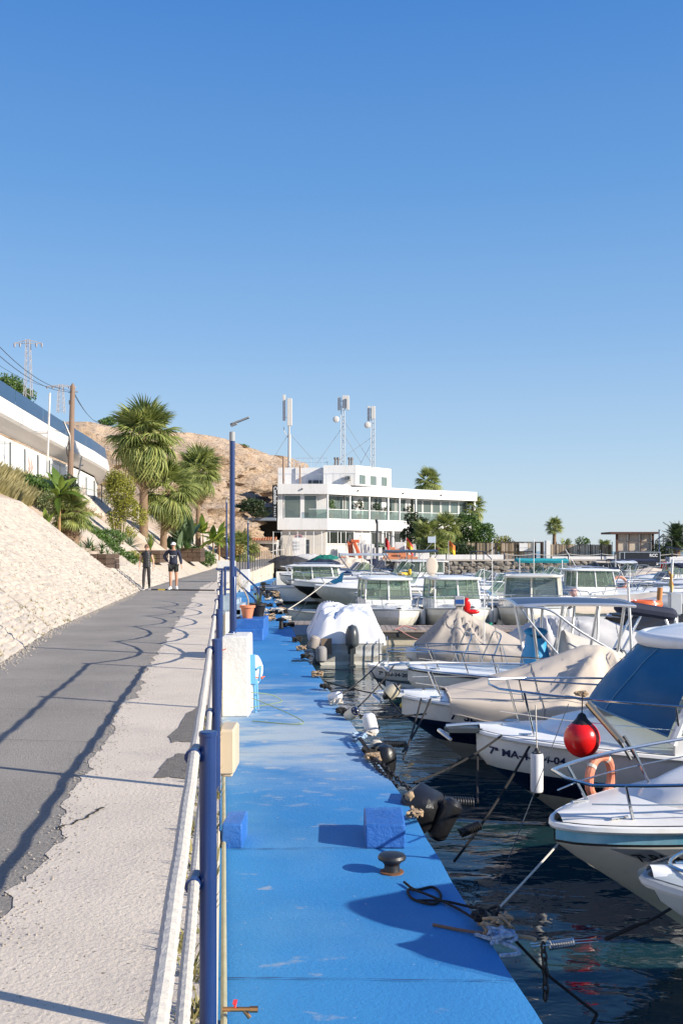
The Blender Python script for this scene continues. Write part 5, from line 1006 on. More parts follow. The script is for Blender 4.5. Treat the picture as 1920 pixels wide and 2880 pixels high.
# middle and far water: hand placed
FB = [
 ('white walkaround boat with a low wheelhouse and the letters JRM on its stern', 16.3, 54, 6, dict(L=5.6, B=2.4, H=0.98, pilot=(-1.3, .8, 2.02, .85, GLB), reg=('JRM', .25, .72, .42, TXT), rail=(.6, .4))),
 ('white sedan boat with tall side windows beside the JRM boat', 15.4, 50, 4, dict(L=5.6, B=2.6, H=1.01, pilot=(-1.2, 1.0, 2.05, .95, GLB), rail=(.55, .45), bands=bl((0, GELC), (.6, GELG), (.66, GEL)))),
 ('white boat with a big cream folded cover, beyond the lifebelt', 11.2, 39.5, 174, dict(L=8.0, B=2.8, H=1.04, cover=(.02, .92, [(0, 0.40), (.4, 0.68), (.55, 0.72), (.75, 0.36), (.92, 0.04)], CANVGR, .08, .2, 1.9))),
 ('inflatable with a long black ribbed tube cover', 8.8, 33.2, 178, dict(L=5.0, B=1.9, H=0.87, bands=bl((0, GELG), (.5, BLACK)), cover=(.0, .97, [(0, 0.14), (.5, 0.29), (.97, 0.04)], BLACK, .05, .3))),
 ('grey sports boat with its cockpit tent folded, behind the pilothouse roofs', 8.3, 62, 6, dict(L=7.6, B=2.6, H=1.12, bands=bl((0, GELG), (.4, GELG)), top=GELG, motor=(1.6, NAVY), cuddy=(.4, .9, .35), rail=(.5, .4))),
 ('white boat with a teal canvas top by the stone wall', 11.5, 80, 176, dict(L=7.5, B=2.6, H=1.04, bimini=(-2.6, 1.2, 2.08, TEAL, .95, STEEL, .25), wind=(.5, .6, .5, GLB), cuddy=(.45, .9, .4))),
 ('white cruiser with a navy canopy beside the teal topped one', 17.5, 78, 176, dict(L=8, B=2.8, H=1.12, bimini=(-2.8, .6, 2.17, CANVN, .9, STEEL, .12), wind=(.45, .7, .6, GLB), cuddy=(.42, .9, .45))),
 ('white flybridge boat with yellow trim on its stern', 20.0, 71, 178, dict(L=8.5, B=3, H=1.18, pilot=(-1.5, 1.4, 2.13, 1.1, GLB), cuddy=(.6, .9, .3), rail=(.5, .5))),
 ('boat with a bulging silver grey cover, standing high behind the wheelhouses', 24.0, 74, 172, dict(L=7, B=2.6, H=1.06, cover=(.0, .9, [(0, 0.79), (.4, 1.22), (.6, 0.86), (.9, 0.07)], CANVGR, .14, .2, 2.2))),
 ('white boat with a black arch and dark flat canopy near the trailer', 28.6, 77, 174, dict(L=8, B=2.8, H=1.09, bimini=(-2.6, 1.0, 2.26, DKGREY, .9, BLACK, .08), wind=(.5, .8, .6, GLB), cuddy=(.45, .9, .5))),
 ('small blue tarpaulined boat between larger white ones', 26.3, 64, 170, dict(L=5.5, B=2.1, H=0.90, cover=(.02, .95, [(0, 0.14), (.5, 0.36), (.95, 0.04)], M('pale_blue_tarp', (.18, .45, .62), .6), .06, .2))),
 ('white speedboat under a light peaked cover, in front of the trailer', 28.5, 61, 168, dict(L=7, B=2.5, H=0.96, cover=(.02, .95, [(0, 0.22), (.5, 0.68), (.95, 0.07)], CANVGR, .1, .2))),
 ('rounded white covered boat in front of the trailer wheels', 26.5, 79, 176, dict(L=6, B=2.3, H=0.96, cover=(.0, .97, [(0, 0.43), (.5, 0.79), (.97, 0.29)], CANVW, .05, .2, 2.6))),
 ('white sloop hulled boat with an orange ring aboard, right of the JRM boat', 18.0, 56, 176, dict(L=7, B=2.5, H=0.98, cuddy=(.4, .9, .3), wind=(.42, .5, .4), rail=(.5, .5))),
 ('cream covered boat at the frame edge under the yellow pole flag', 24.2, 57, 176, dict(L=8, B=2.8, H=1.12, cover=(.0, .95, [(0, 0.72), (.5, 0.94), (.95, 0.29)], CANVGR, .07, .2, 2.4))),
 ('white day cruiser with a raked clear screen, beyond the cream covered boat', 31, 70, 178, dict(L=8, B=2.8, H=1.12, cuddy=(.4, .9, .4), wind=(.42, .7, .5, GLB), rail=(.5, .5))),
 ('open white dory behind the day cruiser', 22.5, 66, 178, dict(L=5.8, B=2.1, H=0.87, open_=True)),
 ('white boat with a maroon stripe half hidden among the far moorings', 14.0, 69, 178, dict(L=7, B=2.5, H=1.01, bands=bl((0, GELC), (.62, M('maroon', (.15, .02, .02), .3)), (.70, GEL)), cuddy=(.4, .9, .4), wind=(.42, .5, .4, GLB))),
 ('white boat with a hard grey roof behind the cream pilothouse boat', 3.0, 57, -12, dict(L=8, B=2.8, H=1.15, pilot=(-1.8, .9, 2.14, 1.05, GLB), rail=(.55, .5))),
 ('low white speedboat crossing behind the pilothouse roofs', 4.2, 66, 176, dict(L=8, B=2.6, H=1.04, cuddy=(.4, .9, .4), wind=(.42, .55, .5, GLB), bands=bl((0, GELC), (.7, NAVY), (.76, GEL)))),
 ('long white motor yacht with a flat pale roof near the stone wall', 0.5, 76, 178, dict(L=10, B=3.2, H=1.23, pilot=(-2.2, 1.6, 2.21, 1.25, GLB), rail=(.5, .5))),
 ('white covered tender by the blue wall pontoon', 3.6, 83, 178, dict(L=5.5, B=2.1, H=0.84, cover=(.0, .95, [(0, 0.22), (.5, 0.43), (.95, 0.07)], CANVW, .06, .2))),
 ('navy striped sports boat behind the silver covered one', 33.5, 84, 178, dict(L=8, B=2.8, H=1.06, bands=bl((0, GELC), (.5, NAVY), (.75, GEL)), cuddy=(.4, .9, .4), wind=(.42, .55, .5, GLB))),
 ('white boat with two folded dark canopies beside the quay crane of the trailer', 36.5, 73, 176, dict(L=8, B=2.8, H=1.06, bimini=(-2.6, -1.6, 2.14, CANVN, .9, STEEL, .2), cuddy=(.4, .9, .4), wind=(.42, .55, .5, GLB))),
 ('tan covered launch behind the first row of cruisers', 22.6, 84.5, 178, dict(L=7, B=2.5, H=1.01, cover=(.0, .95, [(0, 0.36), (.5, 0.72), (.95, 0.14)], CANVAS, .08, .2))),
 ('white runabout with a blue canvas, close to the fence steps', 30.5, 87, 178, dict(L=6.5, B=2.4, H=0.96, cover=(.0, .95, [(0, 0.22), (.5, 0.58), (.95, 0.07)], CANVB, .08, .2))),
 ('white boat wedged between the yellow trimmed boat and the maroon striped one', 11.0, 73.5, 178, dict(L=7, B=2.5, H=1.04, cuddy=(.4, .9, .4), wind=(.42, .6, .5, GLB), rail=(.5, .4))),
 ('white stern drive boat with a white arch, beyond the inflatable', 19.5, 62.5, 176, dict(L=7.5, B=2.6, H=1.01, bimini=(-2.4, -.2, 2.05, GEL, .9, ALU, .08), cuddy=(.4, .9, .35), wind=(.42, .55, .5, GLB))),
 ('white bowrider with cream cushions behind the sedan boat', 24.8, 51, 177, dict(L=6.5, B=2.4, H=0.93, wind=(.5, .45, .4, GLB), td=.55, rail=(.6, .35))),
 ('white cabin boat by the frame edge behind the charcoal covered boat', 16.5, 45.5, 176, dict(L=7.5, B=2.7, H=1.06, cuddy=(.35, .9, .45), wind=(.38, .6, .5, GLB), rail=(.45, .45))),
 ('white cuddy boat with a low grey screen right behind the cream pilothouse boat', 0.6, 41.5, 178, dict(L=5.6, B=2.2, H=.95, cuddy=(.4, .9, .3), wind=(.42, .4, .4), rail=(.5, .35))),
 ('white sports boat with a navy hull line between the pontoon rows', 3.2, 46.5, 176, dict(L=6.6, B=2.4, H=1.0, cuddy=(.4, .9, .3), wind=(.42, .45, .4, GLB), bands=[(0, GELC), (.6, NAVY), (.72, GEL)], rail=(.5, .4))),
 ('white boat with a beige seat cover close behind the second pilothouse boat', 5.9, 40.5, 177, dict(L=5.4, B=2.1, H=.85, cover=(.02, .95, [(0, .2), (.5, .4), (.95, .05)], CANVAS, .06, .2))),
 ('white boat with a short navy bimini in the second mooring row', 8.6, 51.5, 177, dict(L=6.6, B=2.4, H=1.0, cuddy=(.4, .9, .3), wind=(.42, .45, .4), bimini=(-2.2, -.6, 2.0, CANVN, .9, STEEL, .07), rail=(.5, .4))),
 ('low white launch with an open cockpit behind the inflatable', 11.3, 46.5, 177, dict(L=5.8, B=2.2, H=.85, open_=True)),
 ('white boat with a tall fishing screen in the second mooring row', 4.9, 55.5, 177, dict(L=6.4, B=2.4, H=1.05, cuddy=(.4, .9, .3), wind=(.42, .6, .4, GLB), rail=(.5, .4))),
 ('white boat under a pale flat cover in the second mooring row', 1.6, 60.5, 177, dict(L=6.4, B=2.4, H=1.0, cover=(.02, .95, [(0, .3), (.5, .45), (.95, .05)], CANVW, .06, .2, 2.0))),
 ('white centre console boat with a light grey seat, behind the pilothouse roofs', 9.0, 47.5, 178, dict(L=6, B=2.3, H=.9, open_=True, rail=(.6, .35))),
 ('white boat with a low beige sun cover between the pontoon and the JRM boat', 10.4, 43.5, 175, dict(L=6.2, B=2.3, H=.85, cover=(.02, .95, [(0, .2), (.5, .45), (.95, .05)], CANVAS, .06, .2))),
 ('slender white sports boat with a smoked screen by the sedan boat', 15.3, 53.5, 178, dict(L=6.8, B=2.3, H=.95, cuddy=(.4, .9, .28), wind=(.42, .45, .4), rail=(.5, .4))),
 ('pair-seated white runabout behind the sloop hulled boat', 20.6, 59.5, 174, dict(L=6.2, B=2.2, H=.9, wind=(.5, .45, .4), td=.55, rail=(.55, .4))),
 ('white boat with a navy rolled cover on its stern, in the third mooring row', 16.6, 65.5, 178, dict(L=7, B=2.5, H=1.0, cuddy=(.4, .9, .3), wind=(.42, .5, .4), bimini=(-2.4, -1.7, 1.9, CANVN, .9, STEEL, .2))),
 ('low grey dinghy between white cruisers in the third mooring row', 25.0, 68.5, 175, dict(L=5, B=2.0, H=.8, open_=True, top=GELG, bands=[(0, GELG)])),
 ('white boat with a silver arch in the fourth mooring row', 15.8, 74.5, 178, dict(L=7.5, B=2.6, H=1.05, cuddy=(.4, .9, .3), wind=(.42, .5, .4), bimini=(-2.2, -.8, 2.1, GEL, .9, ALU, .06), rail=(.5, .4))),
 ('white boat with a grey tent cover in the fourth mooring row', 21.8, 76.5, 178, dict(L=7, B=2.5, H=1.0, cover=(.02, .92, [(0, .3), (.4, .8), (.92, .05)], CANVGR, .08, .2))),
 ('white motorboat with a tall clear screen in the last mooring row', 14.2, 85.5, 178, dict(L=7.5, B=2.6, H=1.05, cuddy=(.4, .9, .3), wind=(.42, .65, .4, GLB), rail=(.5, .4))),
 ('white hulled launch under a tan awning in the last mooring row', 19.0, 86.5, 178, dict(L=7, B=2.5, H=1.0, bimini=(-2.4, .6, 2.0, CANVAS, .9, STEEL, .06), wind=(.5, .5, .4))),
 ('white boat with a blue hull line below the trailer', 24.8, 82.5, 178, dict(L=7, B=2.5, H=1.0, bands=[(0, GELC), (.7, CANVB), (.76, GEL)], cuddy=(.4, .9, .3), wind=(.42, .5, .4))),
 ('white walkaround boat in front of the wooden shed and trailer', 27.0, 72.0, 178, dict(L=7, B=2.5, H=1.05, pilot=(-1.3, .7, 2.1, .8, GLB), rail=(.5, .4))),
 ('white speedboat seen over the pilothouse boat with the red cushion', 6.0, 71.5, 178, dict(L=7, B=2.5, H=1.0, cuddy=(.4, .9, .3), wind=(.42, .5, .4), rail=(.5, .4))),
 ('grey covered inflatable next to the teal topped boat', 9.6, 86.0, 178, dict(L=5.5, B=2.2, H=.8, cover=(.0, .95, [(0, .3), (.5, .5), (.95, .1)], CANVGR, .05, .2))),
]
for lab, bx, by, yw, kw in FB: kw = dict(kw); boat(lab, (bx, by), yw, lod=1, rake=kw.pop('rake', 1.2), rub=kw.pop('rub', GELG), group='boats moored on the far moorings', **kw)
# masts, antennas and flags on boats
def staff(x, y, z0, z1, lab, r=.025, mat=ALU, lean=0): m = MB(); m.tube([(x, y, z0), (x + lean, y, z1)], [r, r * .6], 6); return solo(m, 'antenna', mat, lab, 'antenna')
staff(5.05, 33.4, 1.0, 3.3, 'slim white whip antenna rising from the teal glazed pilothouse boat', .018, GEL)
staff(3.35, 23.4, .6, 2.6, 'slim antenna beside the rounded light grey cover', .015, GEL)
staff(1.55, 52, 1.8, 3.9, 'short mast on the grey roofed boat', .04)
for k, (xs, ys0, ys1, D, ln) in enumerate([(1500, 1515, 1640, 70, 0), (1640, 1545, 1630, 66, -1.2), (1695, 1590, 1660, 60, 0), (1580, 1575, 1700, 50, 0), (1730, 1560, 1610, 72, 0), (1190, 1560, 1600, 70, 0), (1335, 1600, 1660, 62, .4), (1770, 1590, 1640, 66, 0), (1460, 1570, 1650, 68, 0)]):
    a_, b_ = pt(xs, ys1, D), pt(xs, ys0, D); staff(a_.x, D, a_.z, b_.z, 'thin pale antenna ' + ['high above the yellow trimmed boat', 'leaning beside the silver grey cover', 'over the light peaked cover', 'before the sedan boat', 'near the black arch boat', 'above the low white speedboat', 'leaning among the teal topped boats', 'close to the trailer', 'behind the navy canopied cruiser'][k], .035, GEL, ln)
def flag(x, y, z, h, wd, ht, cols, lab, droop=.3, pole=ALU):
    t = thing('flag', lab, 'flag', (x, y, z)); m = MB(); m.tube([(0, 0, 0), (-.04, 0, h)], .022, 6); m.build('pole', pole, t, True)
    n = 10; nr = len(cols) * 3
    m = MB(); m.surf(lambda u, v: (u * wd, .10 * math.sin(u * 7 + v), h - ht * (1 - v) - u * droop + .06 * math.sin(u * 6)), n, nr)
    for i in range(len(m.f)): m.m[i] = len(cols) - 1 - (i % nr) // 3
    m.build('cloth', cols, t, True)
FR = M('flag_red', (.62, .03, .03), .8); FY = M('flag_yellow', (.75, .45, .03), .8)
p = pt(1143, 1600, 70); flag(p.x, 70, 1.9, pt(0, 1513, 70).z - 1.9, .45, .75, [FR, FY, FY, FR], 'red and yellow striped flag on a pole before the terracotta stair', .5)
p = pt(1083, 1600, 74); flag(p.x, 74, 1.9, pt(0, 1512, 74).z - 1.9, .3, .7, [FR], 'small plain red flag near the terracotta stair', .3)
p = pt(1262, 1600, 60); flag(p.x, 60, 1.2, pt(0, 1522, 60).z - 1.2, .38, .6, [M('flag_orange', (.66, .16, .03), .8), FY], 'faded orange pennant on a pole left of the reed fence', .25)
p = pt(1885, 1760, 30); t = thing('flag', 'tattered yellow and red flag wound round a white mast at the frame edge', 'flag', (p.x, 30, .8))
m = MB(); m.tube([(-.06, 0, 0), (.05, 0, 1.95)], .04, 8); m.build('pole', GEL, t, True)
m = MB(); m.surf(lambda u, v: ((.055 + .025 * math.sin(v * 14)) * math.cos(u * 6.28) + .02 * (1 - v), .07 * math.sin(u * 6.28), .72 + .82 * v + .05 * math.sin(u * 5)), 8, 10)
for i in range(len(m.f)): m.m[i] = (i // 3) % 3 == 1
m.build('cloth', [M('faded_flag_yellow', (.62, .45, .16), .8), M('faded_flag_orange', (.60, .28, .08), .8)], t, True)
m = MB(); m.tube([(8.9, 28, 1.35), (8.95, 28, 1.98)], .075, 10); solo(m, 'rod_holder', M('orange_tube', (.55, .22, .06), .5), 'upright orange brown tube behind the lifebelt', 'tube')
p = pt(1900, 1690, 24); m = MB(); m.b2(p.x - .18, p.x + .12, 23.9, 24.1, 1.45, 2.0, b=.03); m.tube([(p.x, 24, 1.45), (p.x, 24, .6)], .05, 8); solo(m, 'plotter_box', GELG, 'grey instrument box on a post by the frame edge', 'instrument')
t = thing('ring_buoy', 'pale orange ring buoy on the sloop hulled boat', 'lifebuoy', pt(1740, 1640, 55)); m = MB(); m.tube([(.38 * math.cos(k * .4488), 0, .34 * math.sin(k * .4488)) for k in range(14)], .08, 8, closed=True); m.build('ring', M('pale_orange', (.65, .30, .20), .6), t, True)
m = MB(); m.ball(pt(1612, 1667, 47), .20, 12, 8); solo(m, 'pink_buoy', M('pink_vinyl', (.60, .35, .30), .5), 'faded pink ball buoy hanging from the sedan boat', 'buoy')
m = MB(); m.ball((5.85, 30.9, .48), (.13, .1, .12), 10, 7); solo(m, 'rope_float', YEL, 'yellow and red net float on the pontoon edge', 'float')
m = MB(); knot(m, (4.65, 32.0, .52), .22, 10, 70, .02); knot(m, (4.45, 32.0, .52), .2, 8, 71, .02); solo(m, 'rope_coil', M('green_rope', (.03, .30, .20), .9), 'coil of green rope lying on the pontoon', 'rope')
m = MB(); m.box((p.x * 0 + 2.9, 46, 1.95), (.55, .35, .14), b=.04, rz=.5); m.box((3.15, 46, 2.05), (.14, .3, .25), b=.04); solo(m, 'yellow_scrubber', YEL, 'yellow plastic float lying on a distant boat roof', 'float')
# ================= restaurant building =================
D0 = 105.0
bt = thing('restaurant_building', 'white two storey clubhouse with glazed upper terrace and roof masts', 'building', (0, 0, 0))
A0 = Vector((-6.75, D0, 0)); A1 = Vector((-1.46, D0, 0)); A2 = Vector((8.76, 114.6, 0)); A3 = Vector((16.3, 119.9, 0)); BK = [Vector((14, 128, 0)), Vector((-7.5, 124, 0))]
foot = [A0, A1, A2, A3] + BK
WSH = M('painted_wall_warm', (.60, .56, .50), .85, var=.08, vs=.4)
def inset(poly, d):
    n = len(poly); out = []
    for i in range(n):
        p, q, r = poly[i - 1], poly[i], poly[(i + 1) % n]; e1 = (q - p).normalized(); e2 = (r - q).normalized(); n1 = Vector((-e1.y, e1.x, 0)); n2 = Vector((-e2.y, e2.x, 0)); b = (n1 + n2).normalized(); out.append(q + b * d / max(.3, b.dot(n1)))
    return out
def slab(poly, z0, z1, name, mat, par=bt): m = MB(); m.prism([(p.x, p.y) for p in poly], z0, z1); return m.build(name, mat, par)
core = inset(foot, .9)
slab(foot, 5.25, 6.45, 'floor_band', WCLEAN); slab(foot, 9.03, 10.1, 'roof_parapet', WCLEAN); slab(inset(foot, .5), 1.9, 5.25, 'ground_floor_wall', WSH)
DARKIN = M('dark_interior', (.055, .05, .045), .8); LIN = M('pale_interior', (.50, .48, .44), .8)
slab(inset(foot, 3.8), 6.45, 9.03, 'inner_wall', LIN)
def onseg(P, Q, s, off=0, z=0): d = (Q - P).normalized(); n = Vector((d.y, -d.x, 0)); v = P + d * s + n * off; v.z = z; return v
def panel(P, Q, s0, s1, z0, z1, off, th, name, mat, par):
    a, b_, c, d = onseg(P, Q, s0, off), onseg(P, Q, s1, off), onseg(P, Q, s1, off - th), onseg(P, Q, s0, off - th); m = MB(); m.prism([(a.x, a.y), (b_.x, b_.y), (c.x, c.y), (d.x, d.y)], z0, z1); return m.build(name, mat, par)
GLW = glass('terrace_glass', (.50, .62, .60), .55, .04); GLBAL = glass('balustrade_glass', (.72, .85, .82), .35)
FRM = M('window_frame_white', (.74, .73, .71), .5)
def window(P, Q, s0, s1, z0, z1, off, nm=2, gm=GLW, fw=.07):
    f = panel(P, Q, s0, s1, z0, z0 + fw, off, .1, 'window', FRM, bt)
    panel(P, Q, s0, s1, z1 - fw, z1, off, .1, 'frame', FRM, f); 
    for k in range(nm + 1): s = lerp(s0, s1 - fw, k / nm); panel(P, Q, s, s + fw, z0 + fw, z1 - fw, off, .1, 'mullion', FRM, f)
    for k in range(nm): panel(P, Q, lerp(s0, s1, k / nm) + .04, lerp(s0, s1, (k + 1) / nm) - .04, z0 + fw, z1 - fw, off - .04, .02, 'pane', gm, f)
L1 = (A1 - A0).length; L2 = (A2 - A1).length; L3 = (A3 - A2).length
# upper storey, side facing the harbour mouth of the road
panel(A0, A1, 0, .55, 6.45, 9.03, -.5, .3, 'wall_pier', WCLEAN, bt); panel(A0, A1, 4.15, L1 - .05, 6.45, 9.03, -.9, .3, 'wall_pier', WCLEAN, bt)
window(A0, A1, .65, 2.45, 6.46, 8.95, -.5, 1); window(A0, A1, 2.75, 4.15, 6.46, 8.95, -.5, 1)
panel(A0, A1, 2.46, 2.74, 6.45, 9.03, -.5, .2, 'wall_pier', FRM, bt)
# glazed long front
ws = [(.35, 3.35, 1), (3.6, 4.9, 1), (6.3, 7.7, 1), (7.9, 9.3, 2), (9.9, 11.4, 1), (11.6, 13.2, 1)]
for s0, s1, n_ in ws: window(A1, A2, s0, s1, 6.46, 8.98, -1.1, n_)
for s0, s1 in ((4.95, 6.25), (9.32, 9.88), (13.25, L2)): panel(A1, A2, s0, s1, 6.45, 9.03, -1.1, .2, 'wall_pier', WCLEAN, bt)
for s in (.08, 3.35, 6.3, 9.25, 11.1, L2 - .2): panel(A1, A2, s, s + .16, 6.45, 9.03, -.12, .16, 'column', WCLEAN, bt)
for k in range(6): window(A2, A3, .3 + k * 1.4, 1.6 + k * 1.4, 6.46, 8.98, -1.1, 1)
panel(A2, A3, L3 - .3, L3 - .1, 1.9, 9.03, -.15, .2, 'column', WCLEAN, bt)
for (P, Q, s0, s1) in ((A0, A1, 3.3, L1 - .05), (A1, A2, .1, 3.2), (A1, A2, 3.5, 6.2), (A1, A2, 6.4, 9.1), (A1, A2, 9.4, 11), (A1, A2, 11.2, 13.6), (A2, A3, .2, 4), (A2, A3, 4.1, 8.3)):
    f = panel(P, Q, s0, s1, 7.42, 7.47, -.15, .04, 'balustrade', FRM, bt); panel(P, Q, s0, s1, 6.47, 7.41, -.16, .015, 'pane', GLBAL, f)
# ground floor openings
GG = inset(foot, .5); G0, G1, G2, G3 = GG[0], GG[1], GG[2], GG[3]
GLK = glass('dark_window_glass', (.10, .12, .11), .8, .04)
window(G1, G2, .1, 4.2, 3.75, 5.1, .06, 2, GLK); window(G1, G2, 6.6, 7.9, 3.3, 5.1, .06, 1, GLK); window(G1, G2, 8.6, 9.6, 2.3, 5.1, .06, 1, GLK); window(G1, G2, 10.0, 11.6, 2.3, 5.1, .06, 1, GLK)
window(G1, G2, 12, 13.4, 2.3, 5.1, .06, 1, GLK); window(G2, G3, .4, 7.5, 2.3, 5.1, .06, 4, GLK)
for s in (8.1, 9.75, 11.8): panel(G1, G2, s, s + .25, 1.9, 5.25, .4, .25, 'column', WCLEAN, bt)
# spot lights on the parapet
for (P, Q, s) in ((A0, A1, 2.6), (A1, A2, 4.4), (A1, A2, 11.5), (A2, A3, 3.5)): v = onseg(P, Q, s, .1, 9.55); m = MB(); m.ball((v.x, v.y, v.z), .10, 8, 6); m.box((v.x, v.y + .1, v.z), (.05, .2, .05)); m.build('spotlight', DKGREY, bt)
# roof storey
pt_ = [Vector((-6.9, 108.5, 0)), Vector((-2.0, 108.5, 0)), Vector((-2.0, 121, 0)), Vector((-6.9, 121, 0))]; slab(pt_, 10.1, 12.1, 'roof_storey', WCLEAN)
pen = [Vector((-1.95, 107.2, 0)), Vector((1.55, 107.2, 0)), Vector((5.6, 112.2, 0)), Vector((5.6, 121, 0)), Vector((-1.95, 121, 0))]; slab(pen, 10.1, 12.25, 'penthouse', WCLEAN)
for k in range(3): window(pen[1], pen[2], .4 + k * 2.0, 1.7 + k * 2.0, 10.15, 11.35, .05, 1, GLW, .1)
m = MB(); m.b2(.35, 1.0, 106.6, 107.1, 10.55, 11.1, b=.03); ac = m.build('air_conditioner', M('grey_metal_box', (.35, .35, .34), .5), bt); m = MB(); m.lathe([(.2, 0), (.2, .03)], 12, X=Matrix.Translation((.68, 106.58, 10.83)) @ Matrix.Rotation(R(90), 4, 'X')); m.build('fan', DKGREY, ac)
m = MB(); m.b2(-3.6, -2.2, 108.3, 108.49, 10.35, 10.7); m.build('vent_slot', DKGREY, bt)
m = MB()
m.tube([(-6.2, 106.6, 10.1), (-6.2, 106.6, 13.1)], .11, 6); m.tube([(-4.5, 108.2, 10.1), (-4.5, 108.2, 12.3)], .09, 6)
m.build('flue', M('flue_brown', (.30, .20, .14), .6), bt, True)
rl = MB(); rl.tube([(-5.2, 109, 13.2), (-1.5, 109, 13.2)], .03, 5); rl.tube([(-5.2, 109, 12.7), (-1.5, 109, 12.7)], .025, 5)
for k in range(7): rl.tube([(-5.2 + k * .61, 109, 12.1), (-5.2 + k * .61, 109, 13.2)], .03, 5)
tag(rl.build('roof_railing', M('pale_blue_rail', (.35, .42, .50), .5), bt, True), kind='stuff')
rl = MB(); rl.tube([(-6.8, 106, 11.2), (4.5, 106, 11.25)], .025, 5)
for k in range(16): rl.tube([(-6.8 + k * .74, 106, 10.1), (-6.8 + k * .74, 106, 11.2)], .025, 4)
tag(rl.build('terrace_railing', ALU, bt, True), kind='stuff')
# vertical sign
t = thing('wall_sign', 'tall narrow black sign with white vertical lettering on the clubhouse corner', 'sign', (-7.0, 104.9, 8.2))
m = MB(); m.b2(-.27, .27, -.04, .04, -1.75, 1.75); m.build('board', M('sign_black', (.012, .012, .014), .4), t)
Xr = Matrix.Translation((-.12, -.05, 1.62)) @ Matrix.Rotation(R(90), 4, 'X') @ Matrix.Rotation(R(-90), 4, 'Z')
vs_, fs_ = text_mesh('Candado', .52, 0, .004); m = MB(); m.add(vs_, fs_, 0, Xr); m.build('lettering', M('sign_white', (.8, .8, .8), .5), t)
vs_, fs_ = text_mesh('b e a c h', .30, 0, .003); m = MB(); m.add(vs_, fs_, 0, Matrix.Translation((-.08, -.05, -.50)) @ Matrix.Rotation(R(90), 4, 'X') @ Matrix.Rotation(R(-90), 4, 'Z')); m.build('lettering', MATS['sign_white'], t)
# dark annex with tiled canopy
t = thing('annex_porch', 'dark open porch with a flat roof and a strip of clay tiles, beside the clubhouse', 'porch', (0, 0, 0))
m = MB(); m.prism([(-13.2, 104), (-6.9, 104), (-6.9, 114), (-13.2, 114)], 6.2, 6.5); m.build('roof', M('slate_blue_roof', (.20, .24, .30), .6), t)
m = MB(); m.b2(-12.8, -7.0, 108, 112, 1.9, 6.2); m.build('wall', DARKIN, t)
m = MB(); m.prism([(-13.0, 102.9), (-6.6, 102.9), (-6.6, 105), (-13, 105)], 4.0, 4.15); m.build('canopy', WSH, t)
TILE = M('clay_tile', (.42, .17, .09), .8, isl=.4)
for k in range(24): m = MB(); x = -12.8 + k * .26; m.surf(lambda u, v: (x + .11 * math.cos(v * 3.1416), 102.5 + u * 1.5, 4.05 + .35 * u + .10 * math.sin(v * 3.1416)), 2, 5); m.build('tile', TILE, t, True)
for x0, x1, nm in ((-12.3, -11.6, 'pier'), (-11.0, -10.6, 'pier'), (-9.4, -9.1, 'pier')): pass
m = MB(); m.b2(-11.3, -6.5, 103.1, 103.25, 3.75, 4.0); m.b2(-11.3, -11.0, 103.1, 103.25, 1.9, 3.75); m.b2(-9.75, -9.3, 103.1, 103.25, 1.9, 3.75); m.b2(-6.75, -6.5, 103.1, 103.25, 1.9, 3.75); m.build('door_frame', WCLEAN, t)
for x0, x1 in ((-10.95, -9.8), (-9.25, -6.8)): m = MB(); m.b2(x0, x1, 103.2, 103.24, 1.9, 3.74); m.build('door', DARKIN, t)
# masts
MST = M('galvanised_mast', (.42, .42, .42), .5, metal=.5); ANT = M('antenna_white', (.58, .56, .53), .5)
def lattice(m, x, y, z0, z1, w, r=.028, st=.7):
    c = [(x - w, y - w), (x + w, y - w), (x, y + w)]
    for p in c: m.tube([(p[0], p[1], z0), (p[0], p[1], z1)], r, 5)
    z = z0; k = 0
    while z + st <= z1:
        for i in range(3): a, b_ = c[i], c[(i + 1) % 3]; m.tube([(a[0], a[1], z), (b_[0], b_[1], z + st)], r * .6, 4); m.tube([(a[0], a[1], z), (b_[0], b_[1], z)], r * .6, 4)
        z += st
def mast(x, y, z0, zt, lab, panels, lat=True, w=.22, dish=None, guys=()):
    t = thing('antenna_mast', lab, 'antenna mast', (x, y, z0)); m = MB()
    if lat: lattice(m, 0, 0, 0, zt - z0, w)
    else: m.tube([(0, 0, 0), (0, 0, zt - z0)], [.16, .10], 8); m.tube([(.15, 0, 0), (.15, 0, (zt - z0) * .7)], .05, 5); m.tube(catm([(.0, 0, (zt - z0) * .6), (-.5, 0, (zt - z0) * .75), (-.6, 0, (zt - z0) * .85)], 5), .04, 5)
    tag(m.build('lattice' if lat else 'pole', MST, t), kind='stuff')
    for pk_, (dx, za, zb, ww) in enumerate(panels): m = MB(); m.box((dx, -.2 - .22 * pk_, (za + zb) / 2 - z0), (ww, .16, zb - za), b=.03); p_ = m.build('panel_antenna', ANT, t); m = MB(); m.tube([(dx, -.1, za - z0 + .4), (0, 0, za - z0 + .4)], .035, 5); m.tube([(dx, -.1, zb - z0 - .4), (0, 0, zb - z0 - .4)], .035, 5); m.build('bracket', MST, p_)
    if dish: m = MB(); m.ball((dish[0], -.2, dish[1] - z0), (.36, .12, .36), 14, 8); m.build('dish', ANT, t, True)
    for (gx, gz, ga) in guys: m = MB(); m.tube([(0, 0, ga - z0), (gx, .3, gz - z0)], .03, 4); m.build('guy_wire', MST, t)
Y = 109.5; q = lambda xs: (xs - 960) / 2800 * Y; zq = lambda ys: 3 + (1550 - ys) / 2800 * Y
mast(q(813), Y, 12.1, zq(1180), 'slim roof mast with two tall white antenna panels, above the black sign', [(q(799) - q(813), zq(1184), zq(1111), .32), (q(815) - q(813), zq(1199), zq(1122), .55)], False, guys=((-1.8, zq(1290), zq(1218)), (2.6, zq(1292), zq(1218))))
